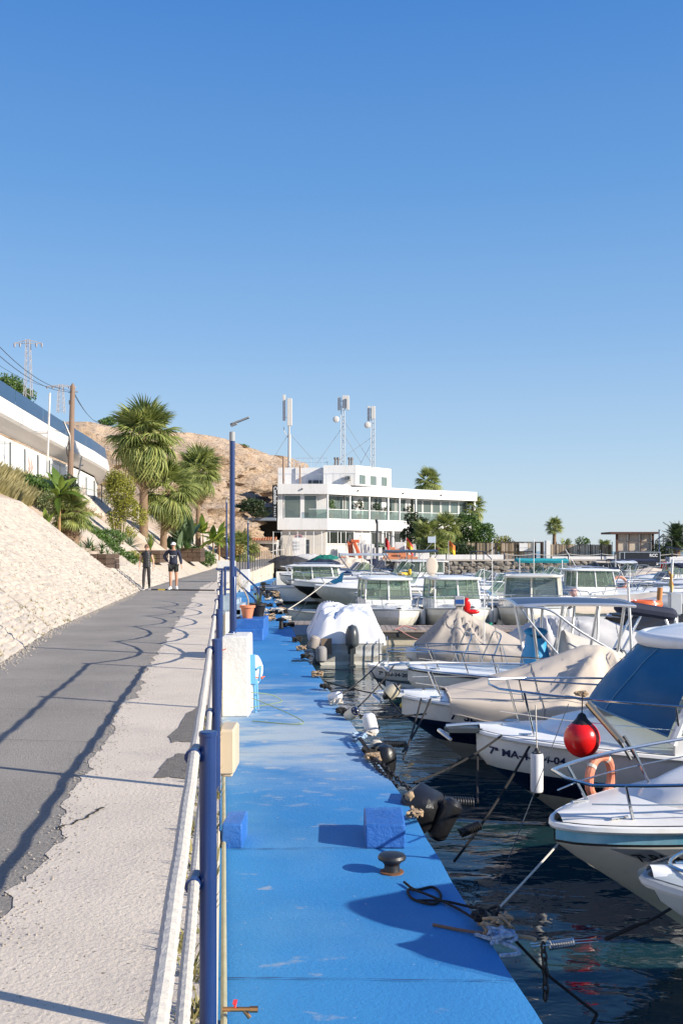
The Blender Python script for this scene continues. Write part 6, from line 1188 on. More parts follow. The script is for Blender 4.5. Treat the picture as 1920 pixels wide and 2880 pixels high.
mast(q(964), Y, 12.2, zq(1120), 'tallest lattice roof mast carrying three white antenna panels', [(q(953) - q(964), zq(1155), zq(1118), .3), (.3, zq(1150), zq(1114), .75), (q(978) - q(964), zq(1156), zq(1121), .32)], True, dish=(-.75, zq(1180)), guys=((-3.0, zq(1308), zq(1200)), (3.3, zq(1308), zq(1180)), (2.0, zq(1300), zq(1220))))
mast(q(1048), Y, 12.2, zq(1145), 'leaner rusty lattice roof mast nearest the sea side', [(q(1036) - q(1048), zq(1185), zq(1143), .3), (q(1049) - q(1048), zq(1180), zq(1144), .45)], True, w=.22, dish=(-.6, zq(1196)), guys=((-4.4, zq(1306), zq(1228)), (-1.6, zq(1316), zq(1240))))
for k, xs in enumerate((943, 951, 982, 989)): m = MB(); m.lathe([(.12, 0), (.12, .8), (.18, .82), (.18, 1.0), (0, 1.05)], 8, (q(xs), 108.6, 12.2)); m.build('roof_vent', M('vent_metal', (.20, .19, .19), .5, metal=.5), bt, True)
# stair with terracotta risers and stepped white walls
t = thing('garden_stair', 'terracotta faced stair between stepped white walls in front of the clubhouse', 'stair', (0, 0, 0))
TC_ = M('terracotta_tile', (.60, .24, .12), .8, var=.1, isl=.2)
for k in range(8): m = MB(); m.b2(4.0 + k * .1, 7.4 - k * .42 + .0, 97.2 + .25 * k, 97.45 + .25 * k, 2.2, 2.45 + k * .19); m.build('step', TC_, t)
for (x0, x1, y0, z1) in ((1.6, 2.4, 97.5, 4.1), (2.4, 3.2, 97.4, 3.7), (3.2, 3.95, 97.3, 3.35), (7.45, 8.6, 97.6, 3.1), (6.4, 7.42, 99.2, 3.6), (5.3, 6.35, 99.6, 3.9)): m = MB(); m.b2(x0, x1, y0, y0 + .4, 2.2, z1, b=.02); m.build('stair_wall', WCLEAN, t)
m = MB(); m.tube([(3.6, 98, 4.9), (7.6, 97.2, 3.6)], .035, 5); m.tube([(3.6, 98, 3.5), (3.6, 98, 4.9)], .03, 5); m.tube([(7.6, 97.2, 2.2), (7.6, 97.2, 3.6)], .03, 5); m.build('handrail', DKGREY, t)
# low white wall along the far quay and its rope rail
m = MB(); m.b2(8.7, 15.9, 97.6, 97.9, 1.95, 2.65, b=.03); solo(m, 'low_wall', WCLEAN, 'low white wall between the stair and the reed fence', 'wall', smooth=False)
m = MB(); m.b2(20.9, 60, 99.0, 99.3, 1.95, 2.47, b=.03); solo(m, 'low_wall', WCLEAN, 'long low white wall running past the wooden shed', 'wall', smooth=False)
t = thing('rope_fence', 'line of navy posts with a slack rope along the top of the far quay wall', 'fence', (0, 0, 0))
xs_ = [9.8, 12.6, 15.2, 18.0, 21.2, 24.3, 27.6, 30.9, 34.2, 37.5, 41]
for x in xs_: m = MB(); m.tube([(x, 93.2, 2.1), (x, 93.2, 2.85)], .05, 6); m.build('post', M('navy_post', (.012, .02, .06), .4), t, True)
for a_, b_ in zip(xs_[2:], xs_[3:]): m = MB(); m.tube([(lerp(a_, b_, k / 8), 93.2, 2.74 - .14 * 4 * k / 8 * (1 - k / 8)) for k in range(9)], .035, 5); m.build('rope', ROPEW, t, True)
# fence, cabinet, door sign, crane, dry boats
t = thing('wire_fence', 'tall galvanised wire fence in front of the clubhouse ground floor', 'fence', (0, 0, 0))
for k in range(15): m = MB(); x = -6.6 + k * .78; m.tube([(x, 96.5, 2.1), (x, 96.5, 4.9)], .035, 5); m.build('post', ALU, t, True)
m = MB(); 
for z in (4.85, 3.6): m.tube([(-6.6, 96.5, z), (4.3, 96.5, z)], .02, 4)
m.build('wire', ALU, t)
for k, x in enumerate((-6.4, -5.6, .2, 1.2, 4.4)): m = MB(); m.tube([(x, 96.4, 2.1), (x + .6, 96.4, 4.6)], .03, 4); m.tube([(x + 1.2, 96.4, 2.1), (x + .6, 96.4, 4.6)], .03, 4); m.build('brace', MST, t)
t = thing('utility_cabinet', 'white utility cabinet with louvres against the clubhouse wall', 'cabinet', (-4.3, 103.6, 2.2)); m = MB(); m.b2(-.8, .5, 0, .5, 0, 2.2, b=.03); m.build('body', WCLEAN, t)
for k in range(3): m = MB(); m.b2(-.7, -.1, -.03, -.002, .9 + k * .35, 1.1 + k * .35); m.build('louvre', GELG, t)
m = MB(); m.b2(.55, .95, .1, .4, 0, 2.0); m.build('duct', DKGREY, t)
t = thing('round_sign', 'faded round no-parking sign on the clubhouse wall', 'sign', (-4.5, 104.3, 4.35)); X = Matrix.Rotation(R(90), 4, 'X'); m = MB(); m.lathe([(.46, 0), (.46, .04)], 20, X=X); m.build('disc', M('sign_faded', (.40, .20, .20), .6), t); m = MB(); m.lathe([(.34, .041), (.34, .05)], 20, X=X); m.build('face', M('sign_face', (.16, .14, .17), .6), t); m = MB(); m.box((0, -.06, 0), (.62, .01, .09)); m.build('bar', WCLEAN, t)
ORC = M('crane_orange', (.62, .13, .05), .5, var=.15, vs=4)
t = thing('boat_crane', 'folded orange loader crane standing among the stored boats', 'crane', (1.4, 95, .85)); 
m = MB(); m.box((0, 0, 0), (.5, .5, 3.2), Matrix.Translation((-.45, 0, 1.5)) @ Matrix.Rotation(R(-6), 4, 'Y'), b=.05); m.build('mast_arm', ORC, t); m = MB(); m.box((0, 0, 0), (.34, .4, 3.4), Matrix.Translation((.45, -.3, 1.4)) @ Matrix.Rotation(R(-22), 4, 'Y'), b=.05); m.build('boom', ORC, t); m = MB(); m.box((-.1, -.1, 3.1), (.8, .5, .3), b=.05); m.build('knuckle', ORC, t)
m = MB(); m.tube([(-.1, -.4, .6), (-.3, -.4, 2.4)], .08, 6); m.build('ram', STEEL, t, True); m = MB(); m.box((-1.2, 0, .9), (.7, .6, 1.5), Matrix.Rotation(.0, 4, 'Y'), b=.1); m.build('housing', M('crane_rust', (.45, .16, .08), .6, var=.3), t)
def tarp(x, y, L_, Wd, H_, mat, lab, z0=2.15):
    t = thing('stored_boat', lab, 'boat', (x, y, z0)); s_ = random.random() * 60
    m = MB(); m.surf(lambda u, v: (lambda q, w: Vector((q * L_ / 2, w * Wd / 2 * (1 - abs(q) ** 3 * .7), .55 + H_ * (1 - abs(w) ** 2.2) * (1 - abs(q) ** 2.5 * .6) + .16 * noise.noise(Vector((q * 4, w * 4, s_))) - (.35 if abs(w) > .95 else 0))))(2 * u - 1, 2 * v - 1), 26, 18); m.build('cover', mat, t, True, 80)
    m = MB(); m.surf(lambda u, v: (lambda q: Vector((q * L_ / 2 * .96, (2 * v - 1) * Wd / 2 * .9 * (1 - abs(q) ** 3 * .7), .6 - .55 * (1 - (2 * v - 1) ** 2) * (1 - q * q))))(2 * u - 1), 16, 10); m.build('hull', GEL, t, True)
    for q_ in (-.3, .3): m = MB(); m.b2(q_ * L_ - .06, q_ * L_ + .06, -Wd * .35, Wd * .35, -.05, .35); m.build('cradle_beam', DKGREY, t)
tarp(-4.5, 86.3, 3.6, 1.9, .75, CANVK, 'dry stored boat under a crumpled dark grey tarpaulin by the wire fence', 1.26); tarp(-1.3, 87.6, 2.9, 1.6, .85, CANVGN, 'dry stored boat under a green tarpaulin', 1.26); tarp(.7, 86.6, 3.4, 1.6, .6, CANVAS, 'dry stored boat under a tan cover beside the orange crane', 1.26); tarp(-1.6, 85.6, 3.0, 1.5, .45, CANVN, 'dry stored dinghy under a navy cover', 1.26); tarp(2.6, 87.2, 2.6, 1.5, .45, CANVN, 'dry stored dinghy under a navy cover nearest the dark pole', 1.26); tarp(-3.0, 88.6, 3.2, 1.6, .9, CANVGR, 'dry stored boat under a light grey cover behind the dark grey tarpaulin', 1.26)
m = MB(); m.b2(-5.55, 4.2, 84.6, 89.5, -.5, 1.25, b=.03); solo(m, 'boat_slab', WPAINT, 'white concrete slab carrying the dry stored boats at the end of the blue deck', 'slab', smooth=False)
m = MB(); m.tube([(3.3, 92.3, 1.2), (3.3, 92.3, 5.6)], [.14, .11], 8); m.tube([(3.3, 92.3, 5.6), (3.2, 92.2, 5.9)], .14, 8); solo(m, 'dark_pole', DKGREY, 'dark grey square topped pole in front of the clubhouse door', 'pole')
# reed fences and gate
REED = M('reed_screen', (.36, .25, .15), .9, var=.3, vs=1.5, stretch=(6, 6, .5), col2=(.50, .40, .28), c2=.35, c2s=2.2, sharp=.3, bump=.6, bs=6)
WDK = M('dark_gate_wood', (.06, .035, .025), .7, var=.2)
t = thing('reed_fence', 'brown reed fence between dark posts, from the garden trees to the gate', 'fence', (0, 0, 0))
def reeds(t, x0, x1, y, z0, z1, par=None):
    n = int((x1 - x0) / .09); m = MB()
    for k in range(n): x = x0 + (k + .5) * (x1 - x0) / n; m.box((x, y + random.uniform(-.02, .02), (z0 + z1) / 2 + random.uniform(-.05, .05)), (.075, .05, z1 - z0), rz=random.uniform(-.3, .3))
    return tag(m.build('reed_panel', M('reed_cane', (.34, .24, .15), .9, isl=.45, alt=(.50, .41, .30)), par or t), kind='stuff')
for k in range(3): reeds(t, 13.0 + k * 1.02, 13.96 + k * 1.02, 103, 2.2, 3.85)
for k in range(4): m = MB(); m.b2(12.94 + k * 1.02, 13.02 + k * 1.02, 102.9, 103.0, 2.2, 4.0); m.build('post', WDK, t)
m = MB(); m.tube([(15.2, 102.8, 2.9), (16.8, 102.8, 4.0)], .05, 5); m.build('brace', WDK, t)
t = thing('reed_gate', 'dark framed reed gate carrying a small white notice', 'gate', (0, 0, 0))
for (x0, x1) in ((16.1, 17.7), (17.8, 19.5)):
    reeds(t, x0 + .1, x1 - .1, 101, 2.2, 3.85); m = MB(); m.b2(x0, x0 + .09, 100.9, 101.1, 2.0, 3.95); m.b2(x1 - .09, x1, 100.9, 101.1, 2.0, 3.95); m.b2(x0 + .09, x1 - .09, 100.9, 101.1, 3.87, 3.95); m.b2(x0 + .09, x1 - .09, 100.9, 101.1, 2.9, 2.97); m.build('gate_frame', WDK, t)
t = thing('notice_board', 'small white notice with a line of print on the reed gate', 'sign', (18.4, 100.8, 3.4)); m = MB(); m.b2(-.42, .42, -.02, .02, -.40, .40); m.build('board', WCLEAN, t); vs_, fs_ = text_mesh('PLAYA CANDADO', .10); m = MB(); m.add(vs_, fs_, 0, Matrix.Translation((-.38, -.025, -.10)) @ Matrix.Rotation(R(90), 4, 'X')); m.build('lettering', M('notice_ink', (.08, .15, .3), .6), t)
t = thing('notice_board', 'small pale notice on a post before the garden palms', 'sign', (8.7, 96, 4.1)); m = MB(); m.b2(-.38, .38, -.02, .02, -.3, .3); m.build('board', M('pale_notice', (.45, .52, .60), .6), t); m = MB(); m.tube([(.3, 0.04, -2), (.3, 0.04, .4)], .04, 5); m.tube([(-1.5, 0.04, -2), (.2, 0.04, -.1)], .03, 5); m.build('post', MST, t)
t = thing('open_gateway', 'dark doorway frame through which the sea shows, beside the reed gate', 'gateway', (0, 0, 0)); 
for x in (19.55, 20.3): m = MB(); m.b2(x, x + .14, 100.8, 101.0, 2.1, 3.95); m.build('post', WDK, t)
m = MB(); m.b2(19.69, 20.3, 100.8, 101, 3.83, 3.95); m.build('lintel', WDK, t); m = MB(); m.b2(20.12, 20.3, 100.85, 100.95, 2.1, 3.83); m.build('door_leaf', WDK, t)
m = MB(); m.b2(20.45, 20.85, 99.6, 100.4, 2.1, 4.05, b=.02); solo(m, 'white_pillar', WPAINT, 'white pillar between the gateway and the long reed fence', 'pillar', smooth=False)
t = thing('reed_fence', 'long pale reed fence running from the white pillar to the wooden shed', 'fence', (0, 0, 0))
for k in range(6): reeds(t, 21.05 + k * 1.15, 22.15 + k * 1.15, 103, 2.2, 3.68); m = MB(); m.b2(22.16 + k * 1.15, 22.19 + k * 1.15 + .03, 102.9, 102.98, 2.2, 3.95); m.build('post', WDK, t)
t = thing('beach_shed', 'open fronted wooden shed with reed panels and an overhanging flat roof', 'shed', (0, 0, 0))
SHW = M('stained_shed_wood', (.075, .030, .020), .7, var=.25, vs=4)
m = MB(); m.prism([(26.8, 99.4), (31.6, 99.4), (31.6, 103), (26.8, 103)], 4.72, 4.92); m.build('roof', SHW, t)
for x in (27.5, 28.75, 29.95, 31.1): m = MB(); m.b2(x, x + (.22 if x in (27.5, 31.1) else .09), 99.9, 100.05, 2.1, 4.72); m.build('post', SHW, t)
for z in (2.2, 2.95, 3.9): m = MB(); m.b2(27.7, 31.1, 99.98, 100.06, z, z + .09); m.build('rail', SHW, t)
PNL = M('faded_reed_panel', (.50, .42, .33), .9, var=.2, vs=1.5, stretch=(4, 1, .6))
for a_, b_ in ((27.73, 28.74), (28.85, 29.94), (30.05, 31.09)):
    for z0, z1 in ((2.3, 2.94), (3.05, 3.89), (4.0, 4.7)): m = MB(); m.b2(a_, b_, 100.1, 100.13, z0, z1); m.build('reed_panel', PNL, t)
# trailer
t = thing('box_trailer', 'black twin axle box trailer with white trim parked on the lower quay', 'trailer', (26.9, 90.5, .95))
TRB = M('trailer_black', (.018, .020, .026), .35, var=.1); m = MB(); m.b2(-1.9, 1.75, -.9, .9, .62, 1.95, b=.02); m.build('body', TRB, t)
for (x0, x1, z0, z1) in ((-1.92, 1.77, 1.93, 1.985), (-1.92, 1.77, .60, .66), (-1.92, -1.86, .66, 1.93), (1.71, 1.77, .66, 1.93), (-1.5, -1.44, .66, 1.93)): m = MB(); m.b2(x0, x1, -.925, -.9, z0, z1); m.build('trim', ALU, t)
m = MB(); m.tube([(-.75, -.93, .6), (-.62, -.93, .80), (.62, -.93, .80), (.78, -.93, .6)], .035, 6); m.build('mudguard', ALU, t, True)
for x in (-.36, .36):
    m = MB(); X = Matrix.Translation((x, -.85, .34)) @ Matrix.Rotation(R(90), 4, 'X'); m.lathe([(.2, -.02), (.34, -.02), (.34, .16), (.2, .16)], 20, X=X); wh_ = m.build('wheel', BLACK, t, True); m = MB(); m.lathe([(.0, .12), (.16, .13), (.2, .17), (.21, .15)], 16, X=X); m.build('rim', ALU, wh_, True)
vs_, fs_ = text_mesh('RCC', .36, 0, .01); m = MB(); m.add(vs_, fs_, 0, Matrix.Translation((.78, -.912, 1.55)) @ Matrix.Rotation(R(90), 4, 'X')); m.build('lettering', M('sign_white', (.8, .8, .8), .5), t)
m = MB(); m.b2(-1.4, -1.2, -.915, -.9, .8, 1.0); m.b2(1.4, 1.55, -.915, -.9, .8, 1.0); m.build('plate', GEL, t); m = MB(); m.tube([(-1.9, 0, .6), (-2.9, 0, .5)], .05, 6); m.tube([(-2.7, 0, .5), (-2.7, 0, 0)], .04, 6); m.build('drawbar', DKGREY, t)
lt = thing('street_lamp', 'slim blue lamp post between the shed and the creeper wall', 'street lamp', (32.2, 101.5 - .0, 2.1)); m = MB(); m.tube([(0, 0, 0), (0, 0, 2.9)], .055, 8); m.build('pole', BLUEP, lt, True); m = MB(); m.box((0, -.05, 2.95), (.14, .3, .08), b=.02); m.build('lamp_head', DKGREY, lt)
lt.location = (30.9, 97.0, 2.1)
m = MB(); m.b2(29.6, 31.2, 90, 91.2, .96, 2.45, b=.04); solo(m, 'white_container', WCLEAN, 'white box container at the frame edge beside the bins', 'container', smooth=False)
for k, (x, mt, lab) in enumerate([(30.3, FR, 'red drum bin beside the trailer'), (30.65, GELG, 'grey bin between the red drum and the blue drum'), (31.0, M('drum_blue', (.12, .22, .34), .6), 'blue grey drum by the white container')]): m = MB(); m.lathe([(.30, 0), (.32, .3), (.32, 1.0), (.28, 1.05), (0, 1.06)], 14, (x - 1.2, 90, .95)); solo(m, 'drum', mt, lab, 'drum')
m = MB(); m.tube([(30.6, 94, 2.1), (30.6, 94, 3.4), (33.5, 94, 2.9)], .06, 6); m.tube([(31.6, 94, 2.1), (31.6, 94, 3.2)], .05, 6); solo(m, 'ramp_railing', M('navy_post', (.012, .02, .06), .4), 'dark blue railing of the ramp near the drums', 'railing')
m = MB(); m.tube([(12.0, 92.6, 2.1), (12.0, 92.6, 2.95), (13.2, 92.6, 2.95), (14.0, 92.6, 2.2)], .045, 6); m.tube([(13.2, 92.6, 2.1), (13.2, 92.6, 2.95)], .045, 6); solo(m, 'ladder_rail', M('navy_post', (.012, .02, .06), .4), 'navy ladder rail on the quay wall above the teal topped boat', 'railing')
m = MB(); m.b2(5.6, 14, 84.6, 86.2, .2, .55, b=.03); solo(m, 'wall_pontoon', M('pontoon_blue', (.03, .17, .42), .6), 'blue floating walkway at the foot of the stone quay wall', 'pontoon', smooth=False)
m = MB(); m.b2(7.1, 8.2, 90.9, 91.4, 1.0, 1.95, b=.03); solo(m, 'wall_box', WCLEAN, 'white box fixed on the stone quay wall', 'box', smooth=False)
m = MB(); m.b2(4.9, 5.3, 90.9, 91.3, .9, 2.0, b=.03); solo(m, 'fire_cabinet', FR, 'red fire cabinet on the stone quay wall', 'cabinet', smooth=False)

# ================= long building on the upper terrace =================
t = thing('terrace_building', 'long white building with a blue glass parapet above the slope', 'building', (0, 0, 0))
AX = [(8, -13.4), (30, -15.0), (46.6, -16.0), (60, -16.9), (70, -17.4), (76, -17.9), (84, -19.6), (92, -22.5)]
def ax(D): return ip(AX, D)
DD = [8 + 2 * k for k in range(43)]
def strip3(prof_, name, mat, smooth=True):
    m = MB(); m.surf(lambda u, v: (lambda D, p: (ax(D) + p[0], D, p[1] - .010 * (D - 46)))(DD[round(u * 42)], prof_[round(v * (len(prof_) - 1))]), 42, len(prof_) - 1); return m.build(name, mat, t, smooth, 40)
strip3([(-.95, 5.0), (-.95, 8.9)], 'wall', WCLEAN)
strip3([(-.95, 9.02), (-.1, 9.40), (.05, 9.52), (.05, 10.26), (-.02, 10.3), (-3, 10.3)], 'cornice', M('cornice_white', (.72, .71, .69), .6, var=.03), False)
BG = M('blue_glass_parapet', (.028, .068, .145), .35, var=.06, vs=.4, spec=.6)
for k in range(14): a_ = 8 + k * 6; b_ = min(92, a_ + 5.96); m = MB(); m.surf(lambda u, v: (ax(lerp(a_, b_, u)) - .12, lerp(a_, b_, u), lerp(10.31, 11.12, v) - .010 * (lerp(a_, b_, u) - 46)), 3, 1); m.build('glass_panel', BG, t)
m = MB(); m.tube([(ax(D) - .10, D, 10.34 - .010 * (D - 46)) for D in DD], .035, 5); m.build('gutter', DKGREY, t)
# rusty painted flower motifs on the wall
MOT = M('faded_red_motif', (.55, .30, .22), .85)
def flower(D, z, s_, sd):
    s_ *= 1.25
    m = MB(); rn = random.Random(sd)
    for k in range(9):
        a = k * .698 + rn.uniform(-.2, .2); L_ = s_ * rn.uniform(.6, 1.1); d = Vector((0, math.cos(a), math.sin(a))); n_ = Vector((0, -d.z, d.y)) * s_ * .09; c = Vector((ax(D) - .94, D, z)); p = c + d * L_ * .18; q_ = c + d * L_ * .6; e = c + d * L_
        for P in (p, q_, e): P.x = ax(P.y) - .935
        m.add([p, q_ + n_, e, q_ - n_], [(0, 1, 2, 3)])
    m.build('painted_flower', MOT, t)
for k, (D, z, s_) in enumerate([(49, 8.3, .55), (56.5, 7.4, .9), (60.5, 6.6, .7), (64, 7.3, .6), (71.5, 6.9, 1.0), (52.5, 5.9, .7), (46, 8.7, .6), (78, 6.6, .8)]): flower(D, z, s_, k)
# chain link fence and wall lamps
t = thing('chain_link_fence', 'grey chain link fence with dark posts above the rubble wall', 'fence', (0, 0, 0))
for k in range(20): D = 33 + k * 2.45; x = ax(D) + 1.55; m = MB(); m.tube([(x, D, 5.6 - .008 * (D - 36)), (x, D, 7.75 - .012 * (D - 36))], .035, 5); m.build('post', M('fence_dark', (.03, .04, .045), .6), t, True)
m = MB(); NET = glass('fence_net', (.86, .90, .92), .22, .6); m.surf(lambda u, v: (lambda D: (ax(D) + 1.55, D, lerp(5.6, 7.65, v) - .010 * (D - 36)))(33 + 46.5 * u), 20, 1); m.build('mesh_panel', NET, t)
for k, (xs, yb, yt, D) in enumerate([(133, 1330, 1105, 50), (222, 1335, 1283, 64)]):
    p_, q_ = pt(xs, yb, D), pt(xs + 8, yt, D); t = thing('thin_mast', ['tall thin white mast standing before the terrace building', 'short white downpipe mast near the end of the terrace building'][k], 'mast', p_); m = MB(); m.tube([(0, 0, 0), q_ - p_], .055, 6); m.build('pole', M('off_white_pole', (.60, .57, .53), .6), t, True); m = MB(); m.tube([(0, 0, 2.0), (-.45, 0, 2.0)] if k == 0 else [(0, 0, .6), (.3, 0, .6)], .05, 5); m.build('bracket', MATS['off_white_pole'], t)
PW = M('weathered_pole_wood', (.22, .15, .11), .9, var=.2, vs=3, stretch=(6, 6, .6), bump=.4, bs=14)
pb, ptp = pt(197, 1360, 47), pt(205, 1078, 47); t = thing('utility_pole', 'brown wooden utility pole with insulators in front of the terrace building', 'utility pole', pb)
m = MB(); m.tube([(0, 0, -.5), ptp - pb - Vector((0, 0, .15)), ptp - pb], [.15, .11, .03], 10); m.build('pole', PW, t, True)
h_ = (ptp - pb); m = MB(); m.tube([h_ + Vector((-.2, 0, -.42)), h_ + Vector((.25, 0, -.40))], .03, 5); m.box(h_ + Vector((-.12, 0, -.9)), (.1, .1, .2)); m.build('insulator', M('insulator', (.3, .28, .25), .5), t, True)
m = MB(); m.tube([h_ + Vector((-.4, -.1, -1.8)), h_ + Vector((-.1, -.1, -2.5)), h_ + Vector((-.08, -.1, -3.2))], .045, 6); m.tube(catm([h_ + Vector((-.1, 0, -2.4)), h_ + Vector((-.28, 0, -3.2)), h_ + Vector((-.1, 0, -3.8))]), .02, 5); m.build('cable_box', DKGREY, t, True)
def pylon(xs, yb, yt, D, lab, w):
    b_, t_ = pt(xs, yb, D), pt(xs, yt, D); t = thing('lattice_pylon', lab, 'pylon', b_); H_ = t_.z - b_.z; m = MB(); n = 12
    for sx_ in (-1, 1):
        for sy_ in (-1, 1): m.tube([(sx_ * w, sy_ * w, 0), (sx_ * w * .55, sy_ * w * .55, H_)], .035, 4)
    for k in range(n):
        z0, z1 = H_ * k / n, H_ * (k + 1) / n; w0, w1 = w * (1 - .45 * k / n), w * (1 - .45 * (k + 1) / n); s_ = 1 if k % 2 else -1
        for y in (-1, 1): m.tube([(-s_ * w0, y * w0, z0), (s_ * w1, y * w1, z1)], .018, 4)
        for x in (-1, 1): m.tube([(x * w0, -s_ * w0, z0), (x * w1, s_ * w1, z1)], .018, 4)
    tag(m.build('lattice', M('pylon_grey', (.52, .50, .50), .6, metal=.3), t), kind='stuff'); m = MB(); m.tube([(-w * 4.2, 0, H_ * .93), (0, 0, H_), (w * 4.2, 0, H_ * .93)], .05, 4); m.tube([(-w * 4.2, 0, H_ * .93), (w * 4.2, 0, H_ * .93)], .04, 4); m.build('crossarm', MATS['pylon_grey'], t)
    for x in (-4, -2.4, 2.4, 4): m = MB(); m.tube([(x * w, 0, H_ * .93), (x * w, 0, H_ * .87)], .09, 6); m.build('insulator', M('insulator_dark', (.2, .18, .2), .4), t)
    return t
pylon(80, 1115, 955, 88, 'tall lattice pylon on the ridge near the frame edge', .30); pylon(172, 1160, 1082, 86, 'shorter lattice pylon between the ridge and the wooden pole', .30)
def wire(a_, b_, sag, r, lab): a_, b_ = Vector(a_), Vector(b_); m = MB(); m.tube([a_.lerp(b_, k / 14) - Vector((0, 0, sag * 4 * k / 14 * (1 - k / 14))) for k in range(15)], r, 4); solo(m, 'overhead_cable', M('cable_black', (.03, .03, .035), .6), lab, 'cable')
wire(pt(-60, 910, 30), pt(203, 1098, 47), .5, .012, 'upper overhead cable running to the wooden pole'); wire(pt(-60, 945, 30), pt(203, 1102, 47), .45, .012, 'lower overhead cable running to the wooden pole')
wire(pt(207, 1100, 47), pt(285, 1185, 80), .5, .014, 'overhead cable leaving the wooden pole towards the hill'); wire(pt(207, 1106, 47), pt(292, 1188, 82), .5, .014, 'lower overhead cable leaving the wooden pole towards the hill')
wire(pt(-60, 985, 60), pt(172, 1090, 86), .6, .014, 'thin far cable reaching the shorter pylon')
# ================= plants =================
def leafm(name, c, alt, rough=.5, isl=.35, tr=.25):
    m = M(name, c, rough, isl=isl, alt=alt, spec=.4); n = m.node_tree.nodes; l = m.node_tree.links; b = n['Principled BSDF']; out = n['Material Output']
    t = n.new('ShaderNodeBsdfTranslucent'); x = n.new('ShaderNodeMixShader'); x.inputs[0].default_value = tr; l.new(b.inputs['Base Color'].links[0].from_socket, t.inputs[0]); l.new(b.outputs[0], x.inputs[1]); l.new(t.outputs[0], x.inputs[2]); l.new(x.outputs[0], out.inputs[0]); return m
FAN = leafm('fan_palm_green', (.19, .26, .065), (.36, .38, .12), .5, .35, .32); FAND = leafm('dead_frond', (.26, .17, .09), (.36, .25, .14), .8); DATE = leafm('date_palm_green', (.06, .10, .045), (.11, .15, .06)); BAN = leafm('banana_green', (.12, .21, .03), (.22, .27, .04)); BAMB = leafm('bamboo_yellow_green', (.22, .25, .035), (.33, .31, .05)); BROAD = leafm('broadleaf_green', (.06, .13, .03), (.12, .20, .04)); DKLF = leafm('dark_leaf', (.03, .055, .02), (.05, .08, .03)); AGAV = leafm('blue_agave', (.13, .19, .13), (.20, .26, .15)); STRL = leafm('strelitzia_green', (.07, .13, .05), (.16, .22, .13), .35); GRS = leafm('dry_grass', (.36, .32, .13), (.50, .43, .22), .9)
TRK = M('palm_trunk', (.24, .16, .10), .9, var=.4, vs=6, bump=1, bs=9, bd=.05, stretch=(1, 1, 3)); TRS = M('shaggy_trunk', (.20, .13, .09), .9, isl=.5, alt=(.32, .22, .15))
def fan_mesh(name, mat, droop, seed, nl=26, span=118):
    rn = random.Random(seed); m = MB(); m.tube([(0, 0, 0), (.42, 0, .05), (.75, 0, .02)], [.022, .014, .010], 5); hub = Vector((.75, 0, .02))
    for k in range(nl):
        a = R(lerp(-span, span, (k + .5) / nl)) + rn.uniform(-.03, .03); L_ = (.98 - .28 * (abs(a) / R(span)) ** 1.5) * rn.uniform(.9, 1.06); d = Vector((math.cos(a), math.sin(a), 0)); s_ = Vector((-d.y, d.x, 0)); wm = .62 * L_ * R(2 * span) / nl * .56
        f = lambda t, dz: hub + d * L_ * t * (1 - .10 * t * droop) + Vector((0, 0, dz - droop * .42 * t ** 2.4 - .06 * abs(math.sin(a))))
        p0 = hub; l1, r1, c1 = f(.5, .0) - s_ * wm * .8, f(.5, .0) + s_ * wm * .8, f(.5, .03); l2, r2, c2 = f(.78, 0) - s_ * wm * .42, f(.78, 0) + s_ * wm * .42, f(.78, .015); tip = f(1.0, -.10 * droop)
        m.add([p0, l1, c1, r1, l2, c2, r2, tip], [(0, 2, 1), (0, 3, 2), (1, 2, 5, 4), (2, 3, 6, 5), (4, 5, 7), (5, 6, 7)])
    return m.mesh(name, mat)
FM = [fan_mesh('frond', FAN, .35, 1), fan_mesh('frond', FAN, .8, 2), fan_mesh('frond', FAN, 1.25, 3)]; FMD = fan_mesh('frond', FAND, 1.9, 4, 18, 60)
FMS = [fan_mesh('frond', FAN, .5, 5, 14), fan_mesh('frond', FAN, 1.0, 6, 14)]
def basis(x, az, el, roll=0, s=1.0):
    return Matrix.Translation(x) @ Matrix.Rotation(az, 4, 'Z') @ Matrix.Rotation(-el, 4, 'Y') @ Matrix.Rotation(roll, 4, 'X') @ Matrix.Diagonal((s, s, s, 1))
def trunk(t, H, r0, r1, lean=(0, 0), mat=TRK, shag=0, seed=0):
    m = MB(); n = 18; pts = []; rs = []
    for k in range(n + 1): u = k / n; pts.append((lean[0] * u * u, lean[1] * u * u, H * u - .3 * (k == 0))); rs.append(lerp(r0, r1, u) * (1 + .07 * (k % 2)))
    m.tube(pts, rs, 12); m.build('trunk', mat, t, True, 60)
    if shag:
        rn = random.Random(seed); m = MB()
        for k in range(shag): a = rn.random() * 6.28; z = rn.uniform(.05, 1) * H; r = lerp(r0, r1, z / H) * 1.05; p = Vector((math.cos(a) * r + lean[0] * (z / H) ** 2, math.sin(a) * r, z)); o = Vector((math.cos(a), math.sin(a), .9)) * rn.uniform(.10, .2) * (r0 / .25); w_ = Vector((-math.sin(a), math.cos(a), 0)) * .035; m.add([p - w_, p + w_, p + o], [(0, 1, 2)])
        tag(m.build('leaf_bases', TRS, t), kind='stuff')
